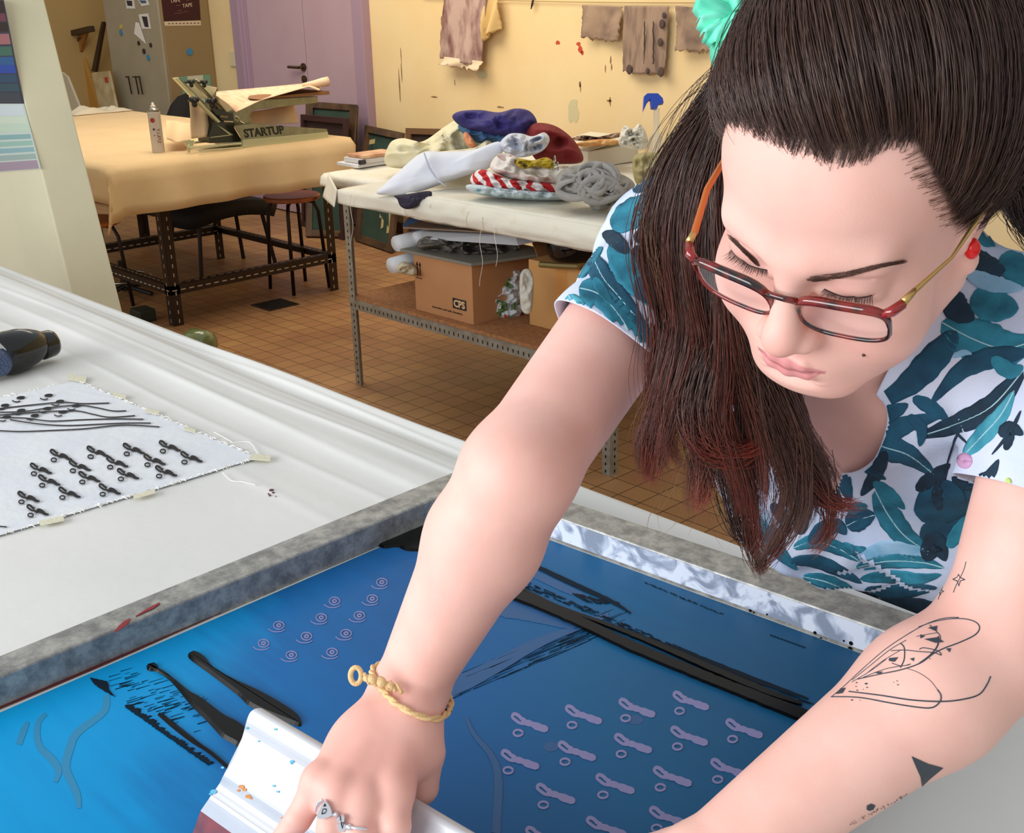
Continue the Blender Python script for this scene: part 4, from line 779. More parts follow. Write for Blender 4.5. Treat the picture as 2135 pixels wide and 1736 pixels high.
for x, y in [(360, 1005), (582, 985), (800, 968), (1018, 952), (240, 1088), (475, 1070), (700, 1048), (925, 1034), (1148, 1018), (290, 1158), (532, 1138), (765, 1120), (995, 1103), (165, 1258), (412, 1232), (655, 1212), (220, 1338)]:
    px, py = c1(x, y); motif(px-1, py, .70, ZI, mb, None, 'black')
for x, y in [(125, 662), (293, 648), (362, 684), (458, 710), (30, 708), (285, 727), (128, 738), (378, 748), (210, 770), (40, 778)]:
    px, py = c1(x, y); flatpoly(mb, [(px+9*math.cos(a), py+3.2*math.sin(a)-3*math.cos(a)*.3) for a in [2*PI*i/14 for i in range(14)]], ZI)
    stroke(mb, smoothpts([(px-18, py+6), (px-10, py+9), (px-1, py+7)], 4), 2, ZI)
for ln_ in ([(-20, 730), (80, 718), (200, 705), (370, 690), (500, 698), (660, 694)], [(-20, 750), (150, 745), (300, 722), (470, 708), (580, 722), (680, 742), (762, 741)], [(-20, 768), (200, 752), (300, 745), (460, 742), (560, 762), (660, 780), (815, 770)], [(-20, 782), (150, 785), (300, 803), (500, 795), (700, 790), (865, 792)], [(60, 795), (230, 820), (400, 830), (600, 822), (760, 815), (910, 815)], [(-20, 860), (120, 866), (300, 860), (500, 850), (690, 830), (800, 828), (962, 838)], [(-60, 1432), (0, 1438), (42, 1442)]):
    stroke(mb, smoothpts([c1(*p) for p in ln_], 5), 2.0, ZI)
absorb(fab, mb.build('printed_motifs', ink, fab))
tape = mat('cream_masking_tape', 'dcd8c0', .7, bump=.3, bscale=150)
for k, (x0, y0, x1, y1, w) in enumerate([(1510, 1020, 1632, 1028, 34), (805, 1262, 935, 1225, 26), (240, 1420, 385, 1390, 30), (415, 535, 520, 555, 34), (880, 738, 960, 755, 22), (1110, 845, 1180, 865, 20), (680, 640, 760, 660, 22)]):
    mb = MB(); a, b_ = c1(x0, y0), c1(x1, y1); stroke(mb, [a, ((a[0]+b_[0])/2, (a[1]+b_[1])/2), b_], w/2.893, ZI+.0012, None, .0006)
    tag(mb.build('tape_strip', tape), ['cream tape strip at the pointed right corner of the fabric sample', 'cream tape strip on the near edge of the fabric sample, by the single motifs', 'cream tape strip on the near edge, bottom left of the fabric sample', 'cream tape strip at the far top corner of the fabric sample', 'cream tape strip on the far side of the fabric sample, just past its middle', 'cream tape strip on the far side of the sample, next to the right corner one', 'cream tape strip on the far side of the fabric sample, below the top corner'][k], 'tape', 'tape strips around the printed sample')
# frayed edges
mb = MB(); rn = random.Random(5)
for i in range(330):
    e = rn.random(); t = rn.random()
    p = F[0].lerp(F[1], t) if e < .45 else (F[1].lerp(F[2], t) if e < .9 else F[0].lerp(F[3], t))
    d = Vector((rn.uniform(-1, 1), rn.uniform(-1, 1), 0))*rn.uniform(.004, .011); p = Vector((p.x, p.y, FZ+.001))
    mb.tube([p-d*.6, p+Vector((0, 0, .002))+d*.2, p+d*.6+Vector((rn.uniform(-.004, .004), 0, .0))], .0006, 3)
for pts in ([(1390, 935), (1500, 930), (1540, 975), (1560, 1010)], [(1340, 1110), (1390, 1160), (1460, 1170), (1540, 1188)], [(1290, 870), (1330, 890), (1400, 930)]):
    mb.tube([onz(*c1(*p), FZ+.002) for p in smoothpts(pts, 4)], .0007, 4)
fr = mb.build('frayed_edge', mat('white_thread2', 'eceae4', .8), fab); fr['kind'] = 'stuff'
mb = MB()
for x, y, r in ((566, 1022, .0035), (570, 1027, .002), (560, 1030, .0015), (563, 1033, .002), (575, 1035, .001), (556, 760, .001)): p = onz(x, y, PZ+.0015); mb.tube([p, p+Vector((0, 0, .0012))], r, 8)
tag(mb.build('ink_spots', mat('brown_ink_spot', '5a2c34', .6)), 'tiny reddish black ink spots on the white cloth, right of the sample', 'ink spots')
# --- black hair dryer
hdm = mat('glossy_black_plastic', '0b0a09', .12, coat=.35, spec=.4); 
hr = thing('hair_dryer', onz(40, 765, PZ+.003), 'glossy black hair dryer with bluish grille lying on the white cloth at left', 'hair dryer')
g = onz(12, 768, PZ+.003); AX = (onz(100, 715, PZ)-onz(10, 742, PZ)); AX.z = 0; AX.normalize(); S_ = AX.cross(Vector((0, 0, 1)))
A0 = W(-6, 738, dist(5, 768, PZ)); 
cz = PZ+.044
c0 = onz(2, 740, cz)
MB().tube([c0+AX*t for t in (-.012, 0, .02, .045, .07, .085, .095)], [.036, .043, .0445, .043, .037, .031, .026], 32).build('body', hdm, hr, smooth=True)
n0 = c0+AX*.092-Vector((0, 0, .006)); MB().tube([n0+AX*t for t in (-.006, -.002, .0, .024, .030)], [.024, .029, .0292, .0285, .026], 32).build('nozzle', hdm, hr, smooth=True)
MB().tube([c0+AX*.03+Vector((0, 0, -.012)), c0+AX*.02-S_*.05-Vector((0, 0, .02)), c0-S_*.13-Vector((0, 0, .024))], [.02, .017, .016], 16).build('handle', hdm, hr, smooth=True) if 0 else MB().tube([c0-AX*.0+Vector((0, 0, -.012)), c0-AX*.06-Vector((0, 0, .02)), c0-AX*.14-Vector((0, 0, .024))], [.02, .018, .017], 16).build('handle', hdm, hr, smooth=True)
vw = (Vector(CAM)-c0).normalized(); gd = (vw*1.0+AX*-.2+Vector((0, 0, -.42))).normalized(); gc = c0+gd*.036+AX*-.004
e1 = gd.cross(Vector((0, 0, 1))).normalized(); e2 = e1.cross(gd)
mb = MB().tube([gc-gd*.01, gc+gd*.006, gc+gd*.009], [.028, .0275, .024], 28)
for k in range(9): a = k*2*PI/9; mb.tube([gc+gd*.0095, gc+gd*.0095+(e1*math.cos(a)+e2*math.sin(a))*.023], .0012, 5)
for r in (.006, .013, .0195): mb.tube([gc+gd*.0095+(e1*math.cos(q)+e2*math.sin(q))*r for q in [2*PI*i/24 for i in range(25)]], .001, 5, cap=False)
mb.build('intake_grille', mat('bluish_grille', '3d4a66', .3), hr, smooth=False)
# ================================================================= silk screen
FT = 1.000; MZ = .963
O = [(-1.198, 1.028), (-.432, 1.100), (-.432, .06), (-1.163, .06)]
I = [(-1.146, .985), (-.478, 1.041), (-.478, .11), (-1.127, .11)]
sc = thing('silk_screen', (-.78, .6, PZ), 'large silk screen with ink-stained blue mesh in a scratched aluminium frame', 'screen')
def alu():
    m = bpy.data.materials.new('scratched_aluminium'); m.use_nodes = True; nt = m.node_tree; b = nt.nodes['Principled BSDF']
    tc = nt.nodes.new('ShaderNodeTexCoord')
    n = nt.nodes.new('ShaderNodeTexNoise'); n.inputs['Scale'].default_value = 45; n.inputs['Detail'].default_value = 8; n.inputs['Roughness'].default_value = .7; nt.links.new(tc.outputs['Object'], n.inputs['Vector'])
    r = nt.nodes.new('ShaderNodeValToRGB'); r.color_ramp.elements[0].position = .38; r.color_ramp.elements[0].color = lin('7f7f7c'); r.color_ramp.elements[1].position = .62; r.color_ramp.elements[1].color = lin('b6b4ac')
    e = r.color_ramp.elements.new(.5); e.color = lin('9b9a96'); nt.links.new(n.outputs[0], r.inputs[0])
    v = nt.nodes.new('ShaderNodeTexNoise'); v.inputs['Scale'].default_value = 9; v.inputs['Detail'].default_value = 3; nt.links.new(tc.outputs['Object'], v.inputs['Vector'])
    r2 = nt.nodes.new('ShaderNodeValToRGB'); r2.color_ramp.elements[0].position = .68; r2.color_ramp.elements[0].color = (0, 0, 0, 1); r2.color_ramp.elements[1].position = .78; r2.color_ramp.elements[1].color = (1, 1, 1, 1); nt.links.new(v.outputs[0], r2.inputs[0])
    mx = nt.nodes.new('ShaderNodeMix'); mx.data_type = 'RGBA'; nt.links.new(r2.outputs[0], mx.inputs[0]); nt.links.new(r.outputs[0], mx.inputs[6]); mx.inputs[7].default_value = lin('4a4c4c')
    nt.links.new(mx.outputs[2], b.inputs['Base Color']); b.inputs['Metallic'].default_value = .35; b.inputs['Roughness'].default_value = .42
    bp = nt.nodes.new('ShaderNodeBump'); bp.inputs['Strength'].default_value = .25; bp.inputs['Distance'].default_value = .001; nt.links.new(n.outputs[0], bp.inputs['Height']); nt.links.new(bp.outputs[0], b.inputs['Normal'])
    return m
alm = alu()
for k in range(4):
    a, b_ = O[k], O[(k+1) % 4]; c, d = I[(k+1) % 4], I[k]
    MB().hexa([(*a, PZ+.004), (*b_, PZ+.004), (*c, PZ+.004), (*d, PZ+.004), (*a, FT), (*b_, FT), (*c, FT), (*d, FT)]).build('frame_bar', alm, sc, bevel=.0025)
def meshmat():
    m = bpy.data.materials.new('blue_screen_emulsion'); m.use_nodes = True; nt = m.node_tree; b = nt.nodes['Principled BSDF']; L = nt.links.new
    tc = nt.nodes.new('ShaderNodeTexCoord'); sp_ = nt.nodes.new('ShaderNodeSeparateXYZ'); L(tc.outputs['Object'], sp_.inputs[0])
    def math_(op, a, bb=None):
        n = nt.nodes.new('ShaderNodeMath'); n.operation = op
        for i, v in enumerate((a, bb)):
            if v is None: continue
            if isinstance(v, (int, float)): n.inputs[i].default_value = v
            else: L(v, n.inputs[i])
        return n.outputs[0]
    mp = nt.nodes.new('ShaderNodeMapping'); mp.inputs['Scale'].default_value = (3, 30, 1); L(tc.outputs['Object'], mp.inputs[0])
    n1 = nt.nodes.new('ShaderNodeTexNoise'); n1.inputs['Scale'].default_value = 1.6; n1.inputs['Detail'].default_value = 6; L(mp.outputs[0], n1.inputs['Vector'])
    n2 = nt.nodes.new('ShaderNodeTexNoise'); n2.inputs['Scale'].default_value = 5; n2.inputs['Detail'].default_value = 3; L(tc.outputs['Object'], n2.inputs['Vector'])
    # ink film: clean corner (low x+y), smeared beyond
    t = math_('ADD', math_('ADD', sp_.outputs[0], math_('MULTIPLY', sp_.outputs[1], 1.1)), math_('MULTIPLY', math_('SUBTRACT', n1.outputs[0], .5), .25))
    t = math_('ADD', t, math_('MULTIPLY', math_('SUBTRACT', n2.outputs[0], .5), .22))
    r = nt.nodes.new('ShaderNodeValToRGB'); r.color_ramp.elements[0].position = .0; r.color_ramp.elements[1].position = 1
    mr = nt.nodes.new('ShaderNodeMapRange'); mr.inputs[1].default_value = -.72; mr.inputs[2].default_value = .55; L(t, mr.inputs[0]); L(mr.outputs[0], r.inputs[0])
    r.color_ramp.elements[0].color = lin('00a2e2'); r.color_ramp.elements[1].color = lin('14567e')
    for p_, c_ in ((.22, '0092d2'), (.36, '1169ac'), (.55, '1a5d9a'), (.8, '15618f')): e = r.color_ramp.elements.new(p_); e.color = lin(c_)
    L(r.outputs[0], b.inputs['Base Color']); b.inputs['Roughness'].default_value = .42; b.inputs['Specular IOR Level'].default_value = .2
    return m
# mesh: white rim strip along the left bar and blue emulsion
whm = mat('bare_white_mesh', 'dfe0dc', .6)
MB().hexa([(*I[3], MZ-.003), (*I[2], MZ-.003), (*I[1], MZ-.003), (*I[0], MZ-.003), (*I[3], MZ), (*I[2], MZ), (*I[1], MZ), (*I[0], MZ)]).build('bare_mesh', whm, sc)
J = [onz(0, 1487, MZ), onz(748, 1161, MZ), onz(1135, 1120, MZ)]
dl = (J[1]-J[0]).normalized(); 
jl0 = J[0]-dl*.35; jl1 = J[0]+dl*.60
MB().prism([(jl0.x, jl0.y, MZ), (I[2][0]-.003, I[2][1]+.003, MZ), (I[1][0]-.003, I[1][1]-.004, MZ), (jl1.x+.001, I[0][1]-.004, MZ), (jl1.x, jl1.y, MZ)], (0, 0, .0012)).build('screen_mesh', meshmat(), sc); smesh = kid(sc, 'screen_mesh')
MM = MZ+.0014
reds = mat('dried_red_ink', '5c1c20', .5)
mb = MB(); stroke(mb, smoothpts([(-60, 1501), (200, 1390), (520, 1250), (757, 1149)], 4), [3, 3, 4, 4, 5, 5, 4, 4, 4, 4, 4, 4, 3], MZ+.0013, None, .0012); mb.build('ink_seam', reds, sc)
wet = mat('wet_black_ink', '050506', .28, spec=.2); dry = mat('dry_black_ink', '10202e', .6, spec=.1); haze = mat('thin_ink_film', '1f86b4', .42); haze2 = mat('dark_ink_film', '1a5488', .42)
def c2(x, y): return (x/2.669, 1100+y/2.669)
def c4(x, y): return (800+x/2.135, 1000+y/2.135)
def inkpoly(pts, m, name='ink_stroke', cv=c2, h=.004, jag=0, sub=5):
    q = smoothpts([cv(*p) for p in pts]+[cv(*pts[0])], sub)[:-1]
    if jag: q = [(x+jag*nz(i*1.7, 2, 1), y+jag*nz(i*1.3, 5, 3)) for i, (x, y) in enumerate(q)]
    base = [onz(x, y, MM) for x, y in q]; c = sum(base, Vector())/len(base); n = len(q)
    # raised bead with rounded rim: inset ring towards local centre line
    ins = []
    for i, p in enumerate(base):
        nb = (base[(i+1) % n]-base[i-1]); nn = Vector((-nb.y, nb.x, 0)); nn = nn.normalized() if nn.length > 0 else nn
        ins.append(p+nn*(-.003 if h > .001 else -.0003)+Vector((0, 0, h)))
    a = sum((base[i].x*base[(i+1) % n].y-base[(i+1) % n].x*base[i].y) for i in range(n))
    if a > 0: ins = [Vector((2*base[i].x-p.x, 2*base[i].y-p.y, p.z)) for i, p in enumerate(ins)]
    mb = MB().add(base+ins, [(i, (i+1) % n, n+(i+1) % n, n+i) for i in range(n)]+[[n+i for i in range(n)]])
    return mb.build(name, m, sc, smooth=False)
inkpoly([(1045, 705), (1085, 690), (1140, 715), (1200, 785), (1310, 845), (1440, 905), (1560, 970), (1660, 1040), (1672, 1105), (1560, 1070), (1400, 1000), (1320, 930), (1170, 815), (1060, 735)], wet, h=.0035)
inkpoly([(815, 768), (870, 756), (895, 800), (960, 830), (1060, 910), (1130, 950), (1250, 1040), (1350, 1095), (1450, 1200), (1400, 1300), (1310, 1212), (1240, 1170), (1160, 1085), (1060, 985), (960, 865), (880, 805), (825, 795)], wet, h=.0035)
inkpoly([(875, 1040), (905, 1033), (1000, 1105), (1095, 1180), (1200, 1265), (1330, 1370), (1320, 1390), (1170, 1262), (1065, 1195), (960, 1115)], wet, h=.002)
inkpoly([(500, 835), (545, 845), (600, 860), (608, 900), (640, 940), (600, 920), (550, 890), (520, 865)], dry, h=.0008, jag=2)
mb = MB(); rn = random.Random(11)
for i in range(60):
    t = i/59; x, y = 705+455*t+rn.uniform(-3, 3), 992+320*t; L_ = rn.uniform(14, 46)*(1-.3*t); p = c2(x-8, y+2); q = c2(x+L_, y-L_*.32+4)
    stroke(mb, [p, q], [5.5, rn.uniform(.5, 2)], MM, None, .0006)
for i in range(90):
    x = rn.uniform(600, 1100); y = 820+(x-600)*.42+rn.uniform(-60, 130); L_ = rn.uniform(20, 90); p = c2(x, y); q = c2(x+L_, y-L_*.3); stroke(mb, [p, q], [rn.uniform(.4, 1.6), .4], MM, None, .0002)
absorb(smesh, mb.build('dry_ink_scrape', dry, sc))
for pts, w in (([(255, 1035), (215, 1080), (205, 1150), (225, 1225), (290, 1290), (325, 1350), (310, 1415)], [8, 11, 13, 14, 16, 14, 8]), ([(592, 930), (590, 990), (560, 1040), (430, 1140), (390, 1220), (365, 1330), (400, 1420), (430, 1490), (440, 1560)], [12, 15, 14, 16, 17, 17, 16, 14, 8]), ([(155, 1080), (130, 1130), (105, 1205)], [7, 14, 12])):
    q = smoothpts([c2(*p)+(ww,) for p, ww in zip(pts, w)], 5); mb = MB(); stroke(mb, [a[:2] for a in q], [a[2] for a in q], MM-.0001, None, .0001); absorb(smesh, mb.build('stencil_line', haze, sc))
# right-hand strokes
def band(pts, w, m, h=.002, name='ink_stroke', jag=1.2):
    q = smoothpts([c4(*p)+(ww,) for p, ww in zip(pts, w)], 9); q = [(a+jag*nz(i*.9, 3, 7), b+jag*nz(i*.8, 6, 2), c*(1+.12*nz(i*1.1, 1, 1))) for i, (a, b, c) in enumerate(q)]
    mb = MB(); stroke(mb, [a[:2] for a in q], [a[2] for a in q], MM, None, h)
    if h > .0015: stroke(mb, [a[:2] for a in q], [a[2]*.55 for a in q], MM+h, None, .0012)
    return mb.build(name, m, sc)
band([(430, 420), (560, 500), (700, 560), (900, 650), (1100, 745), (1400, 870), (1600, 950), (1880, 1060), (1960, 1090)], [20, 24, 22, 20, 20, 20, 21, 25, 25], wet, .003)
band([(560, 455), (760, 560), (1000, 650), (1200, 730), (1450, 840), (1700, 945), (1860, 1000)], [4, 5, 8, 12, 14, 14, 6], wet, .0018)
band([(980, 632), (1200, 715), (1400, 790), (1650, 890), (1890, 975)], [2, 5, 8, 10, 3], dry, .0006)
band([(640, 368), (760, 425), (900, 490), (1020, 545), (1100, 595)], [6, 9, 9, 7, 2], dry, .0008)
band([(600, 385), (800, 480), (960, 545)], [14, 16, 5], haze2, .0002, 'ink_film')
band([(500, 560), (700, 600), (860, 640), (1000, 600)], [40, 36, 22, 8], haze2, .0002, 'ink_film')
band([(120, 1000), (400, 880), (700, 720), (900, 650)], [50, 34, 20, 6], haze2, .0002, 'ink_film')
band([(370, 1060), (400, 1130), (480, 1230), (510, 1340), (500, 1571)], [5, 9, 13, 17, 18], haze2, .0002, 'ink_film')
mb = MB(); [flatpoly(mb, [c4(x+34*math.cos(a), y+22*math.sin(a)) for a in [2*PI*i/20 for i in range(20)]], MM-.0001, None, .0001) for x, y in ((1122, 1068), (745, 1188))]; absorb(smesh, mb.build('ink_film', haze2, sc))
mb = MB()
for i in range(26):
    a = c4(840+i*6, 505+i*1.5+rn.uniform(-4, 4)); b_ = c4(900+i*6, 545+rn.uniform(-6, 10)); stroke(mb, [a, b_], [3, .6], MM, None, .0005)
for i in range(240):
    t = rn.random(); x = 560+1330*t; y = 455+540*t-rn.uniform(2, 30)*(1.2-t); L_ = rn.uniform(8, 40); stroke(mb, [c4(x, y), c4(x+L_, y+L_*.42)], [rn.uniform(.5, 2.2), .4], MM, None, .0005)
for i in range(160):
    x = rn.uniform(150, 950); y = 1000-(x-150)*.42+rn.uniform(-60, 40); L_ = rn.uniform(40, 160); stroke(mb, [c4(x, y), c4(x+L_, y-L_*.42)], [rn.uniform(.4, 1.5), .3], MM, None, .0002)
for i in range(16):
    x = 1160+i*22+rn.uniform(-6, 6); stroke(mb, [c4(x, 455+(x-1160)*.41), c4(x+20, 463+(x-1160)*.41+rn.uniform(-2, 8))], [rn.uniform(1, 3), .5], MM, None, .0004)
for i in range(10): x = 1720+i*16; stroke(mb, [c4(x, 690+(x-1720)*.36), c4(x+16, 697+(x-1720)*.36)], [2, .6], MM, None, .0004)
absorb(smesh, mb.build('dry_ink_scrape', dry, sc))
inkpoly([(-40, 285), (10, 205), (90, 190), (160, 170), (240, 190), (260, 300), (120, 318), (60, 300), (0, 305)], wet, cv=c4, h=.003)
# stencil motifs
lilacm = mat('stencil_lilac', '8a86b4', .5); mb = MB()
for x, y in [(650, 1085), (890, 1050), (1128, 1020), (1368, 988), (860, 1212), (1110, 1178), (1360, 1145), (1605, 1112), (607, 1250), (1285, 1325), (1030, 1358), (1540, 1290), (765, 1402), (1270, 1505), (990, 1550), (720, 1595)]:
    px, py = c4(x, y); motif(px-5, py-3, 1.28*(.92+.1*(y-990)/560), MM-.0001, mb, None, 'lilac')
for x, y in [(1862, 408), (2072, 395), (1788, 500), (2000, 488), (1552, 543), (1706, 604), (1926, 588), (1467, 643), (1622, 708), (1848, 692), (2125, 303)]:
    px, py = c2(x, y); ring = [(px+11*math.cos(a), py+8*math.sin(a)) for a in [2*PI*i/18 for i in range(19)]]; stroke(mb, ring, 2.2, MM, None, .0003)
    ring = [(px+4*math.cos(a), py+3*math.sin(a)) for a in [2*PI*i/10 for i in range(11)]]; stroke(mb, ring, 3, MM, None, .0003)
    stroke(mb, smoothpts([(px-22, py+7), (px-12, py+13), (px+4, py+13), (px+12, py+9)], 4), 1.8, MM, None, .0003)
absorb(smesh, mb.build('stencil_motifs', lilacm, sc))
# stains on the frame
st = MB(); fz = FT+.0006
for k, (pts, w) in enumerate([([(238, 1318), (250, 1308), (262, 1298), (271, 1290)], [2, 8, 9, 3]), ([(283, 1285), (300, 1275), (318, 1266), (333, 1257)], [2, 4, 6, 3])]):
    stroke(st, pts, w, fz, None, .0004)
st.build('red_ink_stain', mat('red_ink_stain', '8c2028', .5), sc)
def wallface(x, y):   # points on the inner face of the far bar
    a, b_ = Vector((*I[0], 0)), Vector((*I[1], 0)); n = Vector((b_.y-a.y, -(b_.x-a.x), 0)).normalized(); d = Vector(ray(x, y)); t = (a-Vector((0, 0, CAMZ))).dot(n)/d.dot(n); return Vector(CAM)+d*t-n*0+Vector((0, -.0006, 0))
sp1 = MB()
for x, y, r in [(1565, 1272, .0018), (1572, 1276, .001), (1700, 1318, .002), (1712, 1330, .0015), (1775, 1340, .0025), (1773, 1352, .0028), (1760, 1335, .0012), (1630, 1308, .0015), (1690, 1345, .001), (1850, 1345, .003), (1600, 1280, .0012)]:
    p = wallface(x, y); sp1.tube([p, p+Vector((0, -.0006, 0))], r, 8)
sp1.build('ink_speckle', wet, sc)
ch_ = bpy.data.materials.new('chalky_residue'); ch_.use_nodes = True; cn = ch_.node_tree; cb_ = cn.nodes['Principled BSDF']; ctc = cn.nodes.new('ShaderNodeTexCoord'); cno = cn.nodes.new('ShaderNodeTexNoise'); cno.inputs['Scale'].default_value = 28; cno.inputs['Detail'].default_value = 3; cno.inputs['Distortion'].default_value = 1.2  # chalky patches, plus window brightness on this face painted into the pale colour
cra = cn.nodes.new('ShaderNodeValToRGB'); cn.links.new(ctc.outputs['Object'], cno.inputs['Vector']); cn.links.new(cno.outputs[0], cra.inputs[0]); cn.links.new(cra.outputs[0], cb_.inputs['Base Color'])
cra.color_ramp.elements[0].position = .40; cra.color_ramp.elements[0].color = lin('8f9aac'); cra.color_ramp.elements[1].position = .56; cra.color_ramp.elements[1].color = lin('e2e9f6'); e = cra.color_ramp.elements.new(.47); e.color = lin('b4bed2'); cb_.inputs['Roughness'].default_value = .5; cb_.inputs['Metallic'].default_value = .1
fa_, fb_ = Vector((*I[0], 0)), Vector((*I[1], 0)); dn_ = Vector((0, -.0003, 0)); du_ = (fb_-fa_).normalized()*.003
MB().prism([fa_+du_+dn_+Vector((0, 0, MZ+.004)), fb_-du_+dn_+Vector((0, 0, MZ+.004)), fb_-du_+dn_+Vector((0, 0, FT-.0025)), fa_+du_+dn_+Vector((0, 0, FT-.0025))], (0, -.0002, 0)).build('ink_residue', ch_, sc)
# ================================================================= squeegee
e0 = onz(548, 1480, 1.088); e1_ = onz(985, 1736, 1.088); AXS = (e1_-e0).normalized()
prof = [(552, 1482, 1.080), (546, 1476, 1.086), (532, 1477, 1.088), (521, 1486, 1.085), (514, 1503, 1.078), (507, 1530, 1.066), (497, 1562, 1.056), (482, 1592, 1.046), (466, 1616, 1.036), (457, 1634, 1.024), (444, 1652, 1.018), (436, 1664, 1.014), (418, 1690, .998)]
prof = smoothpts(prof, 4); PR = [onz(x, y, z) for x, y, z in prof]
sq = thing('squeegee', (PR[28].x, PR[28].y, MM), 'white aluminium squeegee with dark red blade pressed on the screen by the right hand', 'squeegee')
inner = [p+Vector(RW[2])*.012+Vector((0, 0, -.006)) for p in PR[::-1]]
sqm = mat('white_painted_aluminium', 'c6c8ce', .35, .2, col2='d2d4d8', nscale=6)
MB().prism(PR+inner, AXS*.46).build('holder', sqm, sq, smooth=False)
nrm = (PR[26]-PR[22]).cross(AXS).normalized()
if nrm.dot(Vector(CAM)-PR[26]) < 0: nrm = -nrm
bl0, bl1 = PR[-1], onz(396, 1752, MM+.001)
MB().prism([bl0+Vector(RW[2])*.001, bl1, bl1+Vector(RW[2])*.006+Vector((0, 0, .001)), bl0+Vector(RW[2])*.01], AXS*.458).build('rubber_blade', mat('dark_red_rubber', '8a4248', .6, col2='5c3a48', nscale=40), sq)
def onsq(x, y):
    # intersect the ray with the swept profile
    d = Vector(ray(x, y)); best = None
    for a, b_ in zip(PR[:-1], PR[1:]):
        n = (b_-a).cross(AXS); t = (a-Vector(CAM)).dot(n)/d.dot(n); p = Vector(CAM)+d*t; q = p-a; q -= AXS*q.dot(AXS); s = q.dot((b_-a)-AXS*(b_-a).dot(AXS))/((b_-a)-AXS*(b_-a).dot(AXS)).length_squared
        if -.02 <= s <= 1.02 and (best is None or t < best[0]): best = (t, p)
    return best[1] if best else None
for nm, hexc, spots in (('orange_ink_spots', 'd08a48', [(504, 1640, 5), (510, 1646, 4), (498, 1648, 3), (518, 1660, 5), (524, 1664, 3), (590, 1705, 3)]), ('blue_ink_spots', '4aa6c8', [(446, 1650, 6), (440, 1655, 3), (575, 1520, 3), (572, 1638, 3), (580, 1650, 3), (516, 1518, 3), (610, 1588, 4), (608, 1592, 2), (540, 1545, 2), (465, 1600, 3)])):
    mb = MB()
    for x, y, r in spots:
        pts = [onsq(x+r*math.cos(a)*(1.2+.5*nz(math.cos(a), x, y)), y+r*math.sin(a)*(.8+.4*nz(math.sin(a), x, y))) for a in [2*PI*i/9 for i in range(9)]]
        if all(p is not None for p in pts): mb.prism([p+nrm*.0004 for p in pts], nrm*.0003)
    if mb.f: mb.build(nm, mat(nm, hexc, .5), sq)
# ================================================================= person: distance-field modelling helpers
class Field:
    """smoothly blended distance field made of tapered capsules and ellipsoids"""
    def __init__(s): s.p = []
    def cap(s, a, b, ra, rb, k=.01, op='u', grp=None):
        a, b = np.array(a, float), np.array(b, float); s.p.append(('c', a, b, ra, rb, k, op, (a+b)/2, np.linalg.norm(a-b)/2+max(ra, rb), grp)); return s
    def ell(s, c, r, k=.01, R=None, op='u', grp=None):
        c = np.array(c, float); r = np.array(r if hasattr(r, '__len__') else (r, r, r), float); s.p.append(('e', c, r, None if R is None else np.array(R, float), None, k, op, c, max(r), grp)); return s
    def ev(s, X, ctr=None, rad=None, infl=0):
        d = np.full(len(X), 1.0)
        for (t, a, b, c, e, k, op, bc, br, g) in s.p:
            if ctr is not None and np.linalg.norm(bc-ctr) > br+rad+k*2+.03+infl: continue
            if t == 'c':
                ab = b-a; L = ab@ab+1e-12; pa = X-a; h = np.clip(pa@ab/L, 0, 1); dd = np.linalg.norm(pa-h[:, None]*ab, axis=1)-(c+(e-c)*h)
            else:
                q = X-a
                if c is not None: q = q@c      # columns of c are the local axes
                k0 = np.linalg.norm(q/b, axis=1); k1 = np.linalg.norm(q/(b*b), axis=1)+1e-9; dd = k0*(k0-1)/k1
            if op == 'u': h = np.maximum(k-np.abs(d-dd), 0)/k; d = np.minimum(d, dd)-h*h*k*.25
            else: h = np.maximum(k-np.abs(d+dd), 0)/k; d = np.maximum(d, -dd)+h*h*k*.25
        return d
